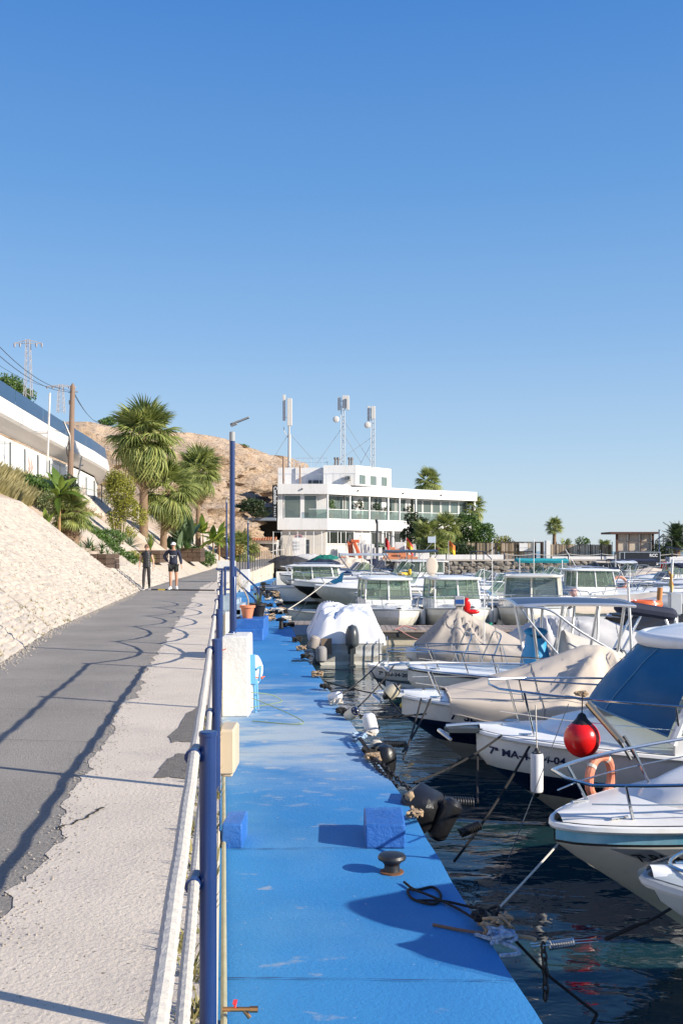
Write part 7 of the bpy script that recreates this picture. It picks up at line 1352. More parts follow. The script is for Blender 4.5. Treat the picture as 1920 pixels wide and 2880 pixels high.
def fan_palm(x, y, z, H, R_, n, lab, seed, lean=(0, 0), dead=0, r0=.2, r1=.14, elmin=-50, elmax=80, shag=0, meshes=None, up=0):
    t = thing('fan_palm', lab, 'palm tree', (x, y, z)); rn = random.Random(seed)
    if H > .3: trunk(t, H, r0, r1, lean, shag=shag, seed=seed)
    c = Vector((lean[0], lean[1], H))
    for k in range(n):
        u = (k + .5) / n; el = lerp(elmax, elmin, u ** .85) + rn.uniform(-8, 8); az = k * 2.39996 + rn.uniform(-.2, .2); mm = meshes or FM; me = mm[min(len(mm) - 1, int((1 - (el - elmin) / (elmax - elmin)) * len(mm)))]
        link('frond', me, t, mw=basis(c + Vector((0, 0, rn.uniform(-.15, .2) - .3 * u)), az, R(el), rn.uniform(-.3, .3), R_ / 1.7 * rn.uniform(.85, 1.1)))
    for k in range(dead): link('dead_frond', FMD, t, mw=basis(c + Vector((0, 0, -.35 - rn.uniform(0, .9))), rn.random() * 6.28, R(rn.uniform(-82, -62)), rn.uniform(-.5, .5), R_ / 1.7 * rn.uniform(.6, .95)))
    return t
def gz(x, D): return emb(D, baseX(D) - x).z
fan_palm(-12.2, 61.5, gz(-12.2, 61.5), 6.2, 2.75, 60, 'tallest fan palm on the slope, thick crown with brown dead fronds beneath', 1, dead=20, r0=.26, r1=.22, elmin=-62)
fan_palm(-11.25, 63, gz(-11.25, 63), 3.7, 2.4, 40, 'shorter fan palm leaning against the tallest one, lower crown', 2, dead=16, lean=(.3, 0), r0=.22, elmin=-62)
fan_palm(-11.5, 80, gz(-11.5, 80), 6.2, 2.4, 56, 'second fan palm between the tallest palm and the lamp post', 3, dead=18, r0=.22, elmin=-60)
fan_palm(-10.35, 38.0, gz(-10.35, 38), 1.25, 1.0, 46, 'dwarf fan palm with a thick shaggy trunk above the first sleeper planter', 4, r0=.34, r1=.30, shag=260, elmin=-30, meshes=FM[:2])
fan_palm(-9.0, 89, gz(-9.0, 89), 1.3, 1.9, 34, 'low fan palm bush behind the second lamp post', 5, dead=6, elmin=-40)
fan_palm(11.0, 126, 2.0, 9.8, 2.2, 44, 'fan palm rising behind the clubhouse roof', 6, elmin=-50, meshes=FM)
fan_palm(15.9, 121, 2.0, 6.3, 2.0, 40, 'fan palm at the sea end of the clubhouse', 7, elmin=-50)
fan_palm(8.6, 101, 2.1, 2.6, 2.1, 36, 'low fan palm in the clubhouse garden, nearest the stair', 8, elmin=-45); fan_palm(10.6, 102, 2.1, 3.4, 2.0, 36, 'taller garden fan palm in front of the glazed terrace', 9, elmin=-50); fan_palm(9.6, 99.5, 2.1, 1.4, 1.7, 28, 'smallest garden fan palm behind the low white wall', 10, elmin=-30)
fan_palm(22.2, 104, 2.1, 3.5, 1.15, 34, 'lone small fan palm with a slim trunk behind the reed fence', 11, r0=.26, r1=.13, elmin=-25, shag=80)
fan_palm(23.6, 105, 2.1, 1.3, 1.15, 20, 'yellowish palm top peeping over the reed fence beside the lone palm', 12, elmin=-10, meshes=FMS); fan_palm(27.7, 105, 2.1, 1.3, 1.05, 20, 'dark palm top peeping over the reed fence beside the shed', 13, elmin=-10, meshes=FMS)
fan_palm(-23.0, 92.5, 9.0, 2.6, 1.1, 20, 'small palm top below the hill crest, behind the terrace building', 14, elmin=-20, meshes=FMS)
def feather_mesh(name, mat, seed, L_=1.0, n=34, arch=.8):
    m = MB(); rn = random.Random(seed); f = lambda t: Vector((L_ * t * (1 - .18 * arch * t), 0, L_ * (.30 * t - arch * .62 * t * t))); m.tube([f(k / 8) for k in range(9)], [.018 * (1 - k / 10) for k in range(9)], 4)
    for k in range(n):
        t = .14 + .84 * k / n; p = f(t); q = (f(min(1, t + .02)) - p).normalized(); l_ = .30 * L_ * math.sin(min(1, t * 1.15 + .1) * math.pi) ** .6
        for s in (-1, 1): d = (q * .75 + Vector((0, s, .25 + rn.uniform(-.15, .15)))).normalized(); w_ = q * .014 * L_; m.add([p - w_, p + w_, p + d * l_ * .6 + w_ * .8, p + d * l_ - Vector((0, 0, .05 * L_)), p + d * l_ * .6 - w_ * .8], [(0, 1, 2, 4), (4, 2, 3)])
    return m.mesh(name, mat)
FT = [feather_mesh('frond', DATE, 1, arch=.5), feather_mesh('frond', DATE, 2, arch=.95)]
t = thing('date_palm', 'dark date palm with drooping feather fronds at the frame edge', 'palm tree', (33.6, 100, 2.1)); trunk(t, 1.9, .38, .34, shag=120)
for k in range(46): u = (k + .5) / 46; el = lerp(82, -45, u); link('frond', FT[int(u > .4)], t, mw=basis(Vector((0, 0, 2.0)), k * 2.4, R(el), 0, 2.3 * random.uniform(.85, 1.1)))
def leaf_mesh(name, mat, L_, Wd, curl, seed, tatter=0):
    rn = random.Random(seed); m = MB(); n = 10; f = lambda t: Vector((L_ * t, 0, L_ * (.25 * t - curl * t * t))); prof_ = lambda t: max(.02, math.sin(min(1, t * 1.02 + .02) * math.pi) ** .6)
    m.surf(lambda u, v: (lambda p, w_: p + Vector((0, w_ * Wd * prof_(u), abs(w_) * Wd * .35 * prof_(u) - (rn.uniform(0, tatter) if abs(w_) > .4 else 0))))(f(u), v - .5), n, 4); return m.mesh(name, mat, True, 80)
BL = [leaf_mesh('leaf', BAN, 1.0, .30, c, k, .03) for k, c in enumerate((.1, .45, .8))]; SL = [leaf_mesh('leaf', STRL, 1.0, .30, c, k) for k, c in enumerate((.0, .25, .5))]
def banana(x, y, z, n, H, Lf, lab, seed, meshes=BL, stem=True, name='banana_plant', cat='banana plant', elr=(5, 80), spread=.12):
    t = thing(name, lab, cat, (x, y, z)); rn = random.Random(seed)
    if stem: m = MB(); m.tube([(0, 0, -.2), (.03, 0, H * .5), (0, 0, H)], [.07, .055, .04], 8); m.build('stem', M('banana_stem', (.33, .20, .09), .7, var=.3, vs=6), t, True)
    for k in range(n):
        a = rn.random() * 6.28; b_ = Vector((math.cos(a) * spread * rn.random(), math.sin(a) * spread * rn.random(), H * (1 if stem else rn.uniform(.0, 1)))); link('leaf', meshes[rn.randrange(3)], t, mw=basis(b_, k * 2.4 + rn.uniform(-.4, .4), R(rn.uniform(*elr)), rn.uniform(-.5, .5), Lf * rn.uniform(.7, 1.15)))
    return t
banana(-10.55, 37.2, gz(-10.55, 37.2) + .1, 11, 1.45, 1.15, 'banana plant with a thin red stem leaning over the shaggy dwarf palm', 3, elr=(-25, 78))
banana(-10.9, 35.4 + 1.2, gz(-10.9, 36.6), 4, .25, .6, 'small broad leaved plant in the shade beside the banana stem', 4, stem=False)
banana(-10.7, 66.2, gz(-10.7, 66.2), 46, 1.7, 1.75, 'dense clump of broad grey green strelitzia leaves above a sleeper planter', 5, SL, False, 'strelitzia', 'strelitzia', (35, 85), .9)
for k, (x, y) in enumerate([(-10.0, 77.5), (-9.7, 79), (-10.9, 78.3), (-9.1, 81.0)]): banana(x, y, gz(x, y), 13, 1.6 + .3 * (k % 2), 1.5, ['front', 'tallest', 'yellowing rear', 'outermost'][k] + ' banana plant of the clump behind the blue lamp post', 10 + k, elr=(-10, 80))
def swordm(name, mat, L_, w_, curl, teeth=0):
    m = MB(); f = lambda t: Vector((L_ * t, 0, -curl * L_ * t * t)); n = 5
    for k in range(n): a, b_ = k / n, (k + 1) / n; wa, wb = w_ * (1 - a ** 2.5), w_ * (1 - b_ ** 2.5); p, q = f(a), f(b_); u = Vector((0, 0, wa * .5)); v = Vector((0, 0, wb * .5)); m.add([p + Vector((0, -wa, 0)) + u, p, p + Vector((0, wa, 0)) + u, q + Vector((0, -wb, 0)) + v, q, q + Vector((0, wb, 0)) + v], [(0, 1, 4, 3), (1, 2, 5, 4)])
    return m.mesh(name, mat)
SWA = swordm('leaf', AGAV, 1, .055, .15); SWY = swordm('leaf', BAN, 1, .035, .03); SWG = swordm('leaf', BROAD, 1, .04, .35)
def rosette(x, y, z, n, L_, lab, me, seed, el=(5, 85), name='agave', cat='agave'):
    t = thing(name, lab, cat, (x, y, z)); rn = random.Random(seed)
    for k in range(n): link('leaf', me, t, mw=basis(Vector((0, 0, .05)), k * 2.4, R(rn.uniform(*el)), rn.uniform(-.2, .2), L_ * rn.uniform(.8, 1.1)))
rosette(-10.75, 50.6, 3.15, 34, .85, 'blue grey agave beside the second sleeper planter', SWA, 1); rosette(-9.75, 50.9, 3.0, 26, .95, 'upright yellow green yucca above the walking woman', SWY, 2, (55, 88), 'yucca', 'yucca')
for k, (x, y, L_) in enumerate([(-9.6, 36.7, .5), (-9.2, 36.9, .42), (-9.45, 37.3, .55), (-8.85, 36.8, .4), (-9.9, 36.5, .5), (-9.0, 37.5, .5)]): rosette(x, y, 2.85 + .1 * (k % 3), 24, L_, ['largest', 'small', 'rear', 'outermost', 'inner', 'corner'][k] + ' spiky aloe in the first sleeper planter', SWG if k % 2 else SWA, 20 + k, name='aloe', cat='aloe')
rosette(-8.75, 38.4, gz(-8.75, 38.4) + .35, 18, .4, 'stalked aloe rosette standing out behind the first planter', SWG, 31, (-10, 80), 'aloe', 'aloe'); rosette(-9.2, 39.2, gz(-9.2, 39.2) + .4, 16, .45, 'second stalked aloe rosette on the bare bed behind the planter', SWG, 32, (-10, 80), 'aloe', 'aloe')
rosette(-10.1, 65.4, 3.1, 26, .7, 'low aloe clump at the foot of the strelitzia', SWG, 33, name='aloe', cat='aloe')
def cloud(m, blobs, n, s_, seed, flat=0, shell=.55):
    rn = random.Random(seed); tot = sum(b_[3] * b_[4] * b_[5] for b_ in blobs)
    for (cx, cy, cz, rx, ry, rz_) in blobs:
        for k in range(int(n * rx * ry * rz_ / tot)):
            while True:
                d = Vector((rn.uniform(-1, 1), rn.uniform(-1, 1), rn.uniform(-1, 1)))
                if .05 < d.length <= 1: break
            d = d.normalized() * (shell + (1 - shell) * rn.random()); k_ = 1 + .35 * noise.noise(d * 1.8 + Vector((cx, cz, seed))); p = Vector((cx + d.x * rx * k_, cy + d.y * ry * k_, cz + d.z * rz_ * k_))
            a = Vector((rn.gauss(0, 1), rn.gauss(0, 1), rn.gauss(0, .6))).normalized(); b_ = a.orthogonal().normalized(); q = Matrix.Rotation(rn.random() * 6.28, 3, a); b_ = q @ b_; c_ = a.cross(b_); ss = s_ * rn.uniform(.6, 1.3)
            m.add([p - b_ * ss, p + c_ * ss * .42, p + b_ * ss, p - c_ * ss * .42], [(0, 1, 2, 3)])
def bush(x, y, z, blobs, n, s_, mat, lab, seed, name='bush', cat='bush', stems=0, H=1.5, sm=None):
    t = thing(name, lab, cat, (x, y, z)); rn = random.Random(seed + 5)
    m = MB(); cloud(m, blobs, n, s_, seed); m.build('foliage', mat, t)
    for k in range(stems): a = rn.random() * 6.28; m = MB(); r = rn.uniform(.1, .5); m.tube([(math.cos(a) * r * .4, math.sin(a) * r * .4, -.2), (math.cos(a) * r, math.sin(a) * r, H * .6), (math.cos(a) * r * 1.8, math.sin(a) * r * 1.5, H)], [.03, .02, .01], 5); m.build('stem', sm or M('pale_stem', (.4, .33, .25), .8), t, True)
    return t
bush(-10.75, 48.5, gz(-10.75, 48.5), [(0, 0, 2.5, .75, .7, .95), (-.35, .1, 3.0, .5, .5, .6), (.35, 0, 1.7, .6, .6, .55), (.9, .2, 1.3, .45, .4, .5), (-.2, 0, 1.2, .5, .5, .5)], 9000, .055, BAMB, 'feathery yellow green bamboo bush in front of the tallest palm', 2, 'bamboo', 'bamboo', 12, 2.6)
bush(-12.5, 45.5, gz(-12.5, 45.5) + .4, [(0, 0, .5, .5, .8, .7), (.2, 0, -.2, .45, .8, .5)], 3500, .07, DKLF, 'dark ivy bush under the chain link fence, beside the bamboo', 3)
tvine = thing('creeper', 'green creeper trailing down the edge of the second garden bed', 'creeper', (0, 0, 0)); m = MB()
cloud(m, [(baseX(43.2) - r, 43.2 + random.uniform(-.2, .6), emb(43.2, r).z + .10, .36, .5, .20) for r in [1.3 + .24 * k for k in range(13)]], 4200, .06, 5); m.build('foliage', BROAD, tvine)
bush(-13.3, 43.0, gz(-13.3, 43) + .1, [(0, 0, .5, .7, .9, .5), (.9, -.5, .3, .5, .6, .4)], 2600, .07, BROAD, 'loose green shrub behind the dwarf palm, under the fence', 6)
bush(-10.2, 44.2, gz(-10.2, 44.2), [(0, 0, .35, .7, .8, .4), (-.9, .3, .4, .6, .6, .4)], 2600, .055, BROAD, 'low green ground cover beside the creeper, below the bamboo', 61)
bush(-9.3, 47.0, gz(-9.3, 47.0), [(0, 0, .25, .5, .8, .3), (-.7, .3, .3, .5, .6, .35)], 1800, .05, BAMB, 'low yellowish tuft on the slope left of the walking woman', 62)
bush(-9.8, 72.5, gz(-9.8, 72.5), [(0, 0, .6, .7, .8, .6), (-.9, .3, .8, .8, .6, .7)], 2600, .08, BROAD, 'leafy green shrub between the strelitzia and the banana clump', 63)
bush(-11.8, 41.0, gz(-11.8, 41.0), [(0, 0, .5, .8, .8, .5), (-.9, .3, .6, .6, .6, .4)], 2600, .06, leafm('olive_leaf', (.14, .17, .06), (.22, .24, .10)), 'olive green shrub between the banana plant and the chain link fence', 64)
bush(-11.6, 52.5, gz(-11.6, 52.5), [(0, 0, .5, .8, .8, .5), (-.8, .5, .6, .6, .6, .4)], 2600, .06, BAMB, 'yellowish shrub at the foot of the tallest palm', 7)
bush(-8.1, 92, 2.2, [(0, 0, .9, .6, .6, .9)], 1600, .09, GRS, 'round golden shrub near the tiled porch', 8)
bush(-9.9, 86, gz(-9.9, 86), [(0, 0, 1, 1, 1, .9), (.9, 0, .8, .7, .7, .6)], 2600, .1, leafm('reddish_leaf', (.28, .16, .05), (.30, .26, .08)), 'reddish green shrub below the low fan palm bush', 9)
bush(-9.3, 104, 6.4, [(0, 0, 1.4, 1.4, 1.0, .8), (-1.2, 0, 1.0, .8, .8, .5), (.5, 0, .6, .7, .7, .6)], 2400, .13, DKLF, 'dark airy tree over the porch roof beside the black sign', 10, 'tree', 'tree', 6, 1.2)
rosette(-7.9, 103.6, 6.5, 30, 1.3, 'dark spiky yucca on the porch roof next to the black sign', swordm('leaf', DKLF, 1, .05, .1), 40, name='yucca', cat='yucca')
bush(-30.8, 92, 17.3, [(0, 0, 1.0, 1.5, 1.3, 1.0), (1.2, .5, .2, 1.2, 1, .8)], 3500, .13, BROAD, 'green tree on the hill crest at the frame edge', 11, 'tree', 'tree', 3, 1.0)
for k, (xs, ys, D, s_) in enumerate([(308, 1180, 113, .9), (681, 1256, 146, 1.1), (290, 1182, 112, .5), (628, 1262, 140, .6)]):
    p = pt(xs, ys, D); bush(p.x, p.y, p.z - .6, [(0, 0, .4, 1.0 * s_, .9 * s_, .6 * s_)], 900, .11, BROAD, ['round green bush on the hill crest left of the tallest palm', 'round green bush on the hill crest behind the lamp post', 'tiny bush beside the crest bush', 'dry green bush on the cliff edge by the lamp post'][k], 12 + k)
bush(13.5, 106, 2.1, [(0, 0, 3.4, 1.7, 1.2, 1.5), (1.6, 0, 2.6, 1.3, 1, 1.4), (-1.6, 0, 2.4, 1.2, 1, 1.3), (.4, 0, 1.2, 2.2, 1.2, 1.1), (-.6, -.2, 4.3, .9, .8, .7)], 9000, .14, BROAD, 'big rounded green tree between the garden palms and the sea end', 20, 'tree', 'tree', 8, 3.5)
bush(8.2, 103, 2.1, [(0, 0, 3.2, 1.1, 1, 1.3), (-1.0, 0, 4.2, .8, .7, .8), (-1.3, 0, 2.6, .9, .8, .9), (1.4, 0, 1.2, 1.5, 1, 1.0)], 4200, .14, DKLF, 'dark broken tree in front of the glazed terrace, nearest the stair', 21, 'tree', 'tree', 8, 3.5)
bush(11.2, 100.8, 2.1, [(0, 0, .9, 2.6, .8, .9)], 3200, .12, DKLF, 'low dark undergrowth behind the low white wall', 22); bush(17.2, 106, 2.1, [(0, 0, 1.5, 1.3, 1, 1.0), (1.4, 0, 1.1, 1.1, .9, .8)], 2600, .11, BAMB, 'scrubby yellow green bush above the reed fence', 23, stems=8, H=2.4)
bush(25.5, 105.5, 2.1, [(0, 0, 1.9, .9, .6, .5)], 600, .1, BROAD, 'thin leafy shrub showing over the long reed fence', 24, stems=4, H=1.8)
t = thing('creeper_wall', 'pointed trellis overgrown with dark creeper beside the date palm', 'trellis', (31.0, 98.5, 2.1)); m = MB(); 
for p, q in (((0, 0, 0), (0, 0, 1.9)), ((1.6, 0, 0), (1.6, 0, 1.9)), ((0, 0, 1.9), (.8, 0, 2.6)), ((.8, 0, 2.6), (1.6, 0, 1.9)), ((0, 0, 1.9), (1.6, 0, 1.9)), ((.8, 0, 0), (.8, 0, 2.6))): m.tube([p, q], .05, 5)
m.build('trellis_frame', DKGREY, t); m = MB(); cloud(m, [(.3, 0, .9, .55, .3, 1.0), (1.3, 0, .9, .5, .3, 1.0), (.8, 0, .5, .8, .3, .6)], 2600, .09, 30); m.build('foliage', DKLF, t)
bush(3.6, 100.5, 2.1, [(0, 0, 1.3, .7, .6, .6), (.7, 0, 1.0, .5, .5, .5)], 900, .12, AGAV, 'spiky grey green bush by the clubhouse wall behind the dark pole', 31)
# dry grass on the upper terrace
m = MB(); rn = random.Random(4)
for k in range(16000):
    D = rn.uniform(31, 56); x = ax(D) + rn.uniform(1.5, 3.1); z = emb(D, baseX(D) - x).z; a = rn.random() * 6.28; h = rn.uniform(.25, .75) * (1 if D < 50 else .6); d = Vector((math.cos(a) * .35, math.sin(a) * .35, 1)) * h; w_ = Vector((math.cos(a + 1.57), math.sin(a + 1.57), 0)) * .007; p = Vector((x, D, z - .05)); m.add([p - w_, p + w_, p + d * .6 + w_ * .7 + Vector((0, 0, 0)), p + d + Vector((d.x * .5, 0, -.1 * h))], [(0, 1, 2), (0, 2, 3)])
tag(m.build('dry_grass', GRS), kind='stuff')
# weeds: along the road foot, wall foot
m = MB()
for k in range(420):
    if k < 300: D = rn.uniform(12, 40); x = baseX(D) - abs(rn.gauss(0, .5)); z = emb(D, max(0, baseX(D) - x)).z
    else: D = rn.uniform(2.5, 9); x = wallX(D) - abs(rn.gauss(0, .05)) - .03; z = rz(D)
    if k < 300 and rn.random() < .5: continue
    for j in range(7): a = rn.random() * 6.28; h = rn.uniform(.03, .09); w_ = Vector((math.cos(a + 1.57), math.sin(a + 1.57), 0)) * .008; p = Vector((x + rn.uniform(-.04, .04), D + rn.uniform(-.04, .04), z)); m.add([p - w_, p + w_, p + Vector((math.cos(a) * h * .8, math.sin(a) * h * .8, h))], [(0, 1, 2)])
tag(m.build('weeds', leafm('weed_olive', (.20, .20, .06), (.36, .30, .12))), kind='stuff')
# creeper leaf on the wall behind the white block
m = MB(); cloud(m, [(-1.72, 13.45, 1.02, .05, .05, .16), (-1.70, 13.4, .88, .07, .06, .07)], 40, .05, 60); solo(m, 'wall_weed', BAN, 'bright green leaves hanging below the faded orange fender', 'plant', smooth=False)
# sleeper planters
def planter(x0, x1, y0, y1, z0, z1, lab, rows=4):
    t = thing('sleeper_planter', lab, 'planter', (0, 0, 0)); h = (z1 - z0) / rows; rn = random.Random(int(y0))
    for r in range(rows):
        z = z0 + h * (r + .5); off = .25 * (r % 2); nseg = 3; xs_ = [x0 + (x1 - x0) * k / nseg + (off if 0 < k < nseg else 0) for k in range(nseg + 1)]
        for a, b_ in zip(xs_, xs_[1:]): m = MB(); m.box(((a + b_) / 2, y0 + rn.uniform(-.02, .02), z), (b_ - a - .015, .2, h - .012), b=.012, rz=rn.uniform(-.01, .01)); m.build('sleeper', WOODD, t)
        for a, b_ in ((y0 + .1, (y0 + y1) / 2 + off), ((y0 + y1) / 2 + off, y1)): m = MB(); m.box((x1 - .1 + rn.uniform(-.02, .02), (a + b_) / 2, z), (.2, b_ - a - .015, h - .012), b=.012); m.build('sleeper', WOODD, t)
    m = MB(); m.b2(x0, x1 - .2, y0 + .1, y1, z0, z1 - .08); m.build('soil', M('planter_soil', (.10, .07, .05), .95, bump=.8, bs=14), t)
planter(-10.2, -8.45, 35.95, 38.0, 2.15, 2.9, 'near planter of dark wooden sleepers full of aloes on the stone slope')
planter(-10.6, -9.15, 50.5, 52.6, 2.4, 3.05, 'planter of dark sleepers directly behind the walking woman', 3)
planter(-10.9, -9.25, 65.6, 67.6, 2.3, 3.2, 'planter of dark sleepers under the strelitzia clump', 3)
planter(-10.6, -9.35, 85, 86.6, 2.5, 3.4, 'smallest sleeper planter, behind the blue lamp posts', 3)
# pots on the terrace
for k, (s, seg, h, lab) in enumerate([(1.0, 1, 1.9, 'slim'), (5.2, 1, 2.0, 'bushy'), (7.9, 1, 1.8, 'spreading'), (9.6, 1, 1.5, 'dark upright'), (13.3, 1, 1.6, 'small round')]):
    v = onseg(A1, A2, s, -.55, 6.45); t = thing('potted_tree', lab + ' potted tree on the glazed terrace', 'potted plant', v); m = MB(); m.box((0, 0, .3), (.5, .5, .6), b=.03); m.build('pot', TER if k != 3 else WCLEAN, t); m = MB(); m.tube([(0, 0, .6), (.05, 0, h * .7)], .03, 5); m.build('stem', TRK, t); m = MB(); cloud(m, [(0, 0, h * .85, .42, .4, .45), (.2, 0, h * .6, .3, .3, .3)], 260, .10, k); m.build('foliage', DKLF if k else BROAD, t)

# ================= people =================
SKIN = M('skin_tan', (.46, .25, .16), .55, var=.05); SKINF = M('skin_fair', (.56, .33, .23), .55, var=.05)
def skinobj(name, nodes, edges, mats, parent, root, sub=2, flat=1.0):
    ks = list(nodes); ix = {k: i for i, k in enumerate(ks)}; me = bpy.data.meshes.new(name); me.from_pydata([nodes[k][0] for k in ks], [(ix[a], ix[b_]) for a, b_ in edges], []); me.materials.append(mats)
    o = link(name, me, parent); md = o.modifiers.new('Skin', 'SKIN'); md.use_smooth_shade = True; md.branch_smoothing = .6
    for i, k in enumerate(ks): r = nodes[k][1]; r = r if isinstance(r, tuple) else (r, r); me.skin_vertices[0].data[i].radius = r; me.skin_vertices[0].data[i].use_root = (k == root)
    sb = o.modifiers.new('Subdivision', 'SUBSURF'); sb.levels = sub; sb.render_levels = sub; return o
def figure(label, x, y, z, H, arms, legs, skin_, parent_rot=0, wide=1.0):
    """legs/arms: joint positions at 1.75 m height; faces -Y (towards the camera)"""
    t = thing('person', label, 'person', (x, y, z), parent_rot); k = H / 1.75; t.scale = (k, k, k)
    N = {'pelvis': ((0, 0, .95), (.145 * wide, .105)), 'waist': ((0, 0, 1.10), (.125 * wide, .095)), 'chest': ((0, .01, 1.30), (.155 * wide, .11)), 'neckb': ((0, .01, 1.46), (.085, .07)), 'neck': ((0, 0, 1.525), (.052, .055)),
         'jaw': ((0, -.012, 1.585), (.062, .068)), 'face': ((0, -.008, 1.65), (.074, .090)), 'crown': ((0, .01, 1.715), (.066, .080)), 'nose0': ((0, -.095, 1.645), .014), 'nose': ((0, -.108, 1.625), .012)}
    E_ = [('pelvis', 'waist'), ('waist', 'chest'), ('chest', 'neckb'), ('neckb', 'neck'), ('neck', 'jaw'), ('jaw', 'face'), ('face', 'crown'), ('face', 'nose0'), ('nose0', 'nose')]
    for s, nm in ((-1, 'r'), (1, 'l')):
        el_, wr, hd = arms[nm]; N['sh' + nm] = ((s * .175 * wide, .01, 1.425), .056); N['el' + nm] = (el_, .042); N['fa' + nm] = (tuple(Vector(el_).lerp(Vector(wr), .35)), .040); N['wr' + nm] = (wr, (.026, .022)); N['ha' + nm] = (hd, (.036, .018)); E_ += [('neckb', 'sh' + nm), ('sh' + nm, 'el' + nm), ('el' + nm, 'fa' + nm), ('fa' + nm, 'wr' + nm), ('wr' + nm, 'ha' + nm)]
        d = (Vector(hd) - Vector(wr)).normalized(); w_ = Vector((0, 1, 0)) if abs(d.y) < .8 else Vector((1, 0, 0))
        for f in range(4):
            o_ = w_ * (f - 1.5) * .019; l_ = (.045, .055, .05, .038)[f]; N['f%s%d' % (nm, f)] = (tuple(Vector(hd) + d * .035 + o_), .0095); N['g%s%d' % (nm, f)] = (tuple(Vector(hd) + d * (.035 + l_) + o_ + Vector((-s * .010, 0, 0))), .0085); E_ += [('ha' + nm, 'f%s%d' % (nm, f)), ('f%s%d' % (nm, f), 'g%s%d' % (nm, f))]
        N['th' + nm] = (tuple(Vector(wr).lerp(Vector(hd), .6) - w_ * .036 + d * .02), .010); N['ti' + nm] = (tuple(Vector(wr).lerp(Vector(hd), .6) - w_ * .046 + d * .055), .009); E_ += [('ha' + nm, 'th' + nm), ('th' + nm, 'ti' + nm)]
        kn_, an, toe = legs[nm]; N['hip' + nm] = ((s * .085 * wide, 0, .88), .088 * wide); N['kn' + nm] = (kn_, .056); N['ca' + nm] = (tuple(Vector(kn_).lerp(Vector(an), .35) + Vector((0, .012, 0))), .056); N['an' + nm] = (an, .036); N['toe' + nm] = (toe, (.040, .028)); E_ += [('pelvis', 'hip' + nm), ('hip' + nm, 'kn' + nm), ('kn' + nm, 'ca' + nm), ('ca' + nm, 'an' + nm), ('an' + nm, 'toe' + nm)]
    skinobj('body', N, E_, skin_, t, 'pelvis'); return t, N
def wear(t, name, N, keys, edges, mat, root, add=.012, over=None, sub=2):
    nn = {}
    for k in keys: p, r = N[k]; r = r if isinstance(r, tuple) else (r, r); nn[k] = (p, (r[0] + add, r[1] + add))
    if over: nn.update(over)
    return skinobj(name, nn, edges, mat, t, root, sub)
LEG = lambda nm: [('pelvis', 'hip' + nm), ('hip' + nm, 'kn' + nm), ('kn' + nm, 'ca' + nm), ('ca' + nm, 'an' + nm)]
# woman
W1, NW = figure('woman in black puffer vest and leggings walking on the road, next to the stone slope', -7.18, 36.75, 1.555, 1.68,
    dict(r=((-.255, .02, 1.14), (-.275, -.02, .90), (-.275, -.035, .82)), l=((.25, .03, 1.14), (.26, -.02, .90), (.255, -.04, .82))),
    dict(r=((-.10, -.10, .50), (-.105, -.16, .085), (-.12, -.30, .04)), l=((.08, .02, .50), (.085, .12, .10), (.10, -.01, .035))), SKINF, .05, .90)
BLKC = M('black_cotton', (.012, .012, .014), .8); VEST = M('quilted_vest', (.025, .027, .030), .45); LEGG = M('leggings_black', (.020, .018, .020), .6)
wear(W1, 'leggings', NW, ['pelvis', 'hipr', 'hipl', 'knr', 'knl', 'car', 'cal', 'anr', 'anl', 'waist'], [('pelvis', 'waist')] + LEG('r') + LEG('l'), LEGG, 'pelvis', .008)
ex = lambda a, b_, t_: tuple(Vector(NW[a][0]).lerp(Vector(NW[b_][0]), t_))
wear(W1, 't_shirt', NW, ['waist', 'chest', 'neckb', 'shr', 'shl'], [('waist', 'chest'), ('chest', 'neckb'), ('neckb', 'shr'), ('neckb', 'shl'), ('shr', 'sr'), ('shl', 'sl')], BLKC, 'chest', .010, dict(sr=(ex('shr', 'elr', .38), .060), sl=(ex('shl', 'ell', .38), .060)))
m = MB()
def vest(u, v):
    z = lerp(.90, 1.50, v); w_ = ip([(.90, .165), (1.02, .150), (1.12, .142), (1.30, .165), (1.40, .15), (1.50, .075)], z); a = u * 6.2832; q = 1 + .055 * math.sin(v * 60); return Vector((w_ * math.cos(a) * q, w_ * .76 * math.sin(a) * q, z))
m.surf(vest, 24, 60); m.lathe([(.075, 1.47), (.085, 1.50), (.075, 1.535)], 16); m.build('vest', VEST, W1, True, 80); m = MB(); m.b2(-.006, .006, -.135, -.118, .92, 1.46); m.build('zip', DKGREY, W1)
HAIR = M('brown_hair', (.16, .085, .045), .6, var=.3, vs=30)
m = MB(); m.ball((0, .022, 1.685), (.088, .105, .090), 16, 12); m.ball((.0, .10, 1.60), (.05, .05, .09), 10, 8)
m.v = [p for p in m.v]; m.build('hair', HAIR, W1, True)
def shades(t, z=1.657): m = MB(); m.box((-.034, -.100, z), (.055, .012, .032), b=.004); m.box((.034, -.100, z), (.055, .012, .032), b=.004); m.box((0, -.102, z + .008), (.03, .006, .006)); m.box((-.076, -.05, z + .006), (.006, .10, .008)); m.box((.076, -.05, z + .006), (.006, .10, .008)); m.build('sunglasses', BLACK, t)
shades(W1)
def mouth(t): m = MB(); m.box((0, -.086, 1.592), (.042, .008, .009), b=.003); m.build('mouth', M('lips', (.36, .12, .10), .5), t)
def ears(t, sk):
    for s in (-1, 1): m = MB(); m.ball((s * .080, .0, 1.645), (.012, .022, .032), 8, 6); m.build('ear', sk, t, True)
mouth(W1); ears(W1, SKINF)
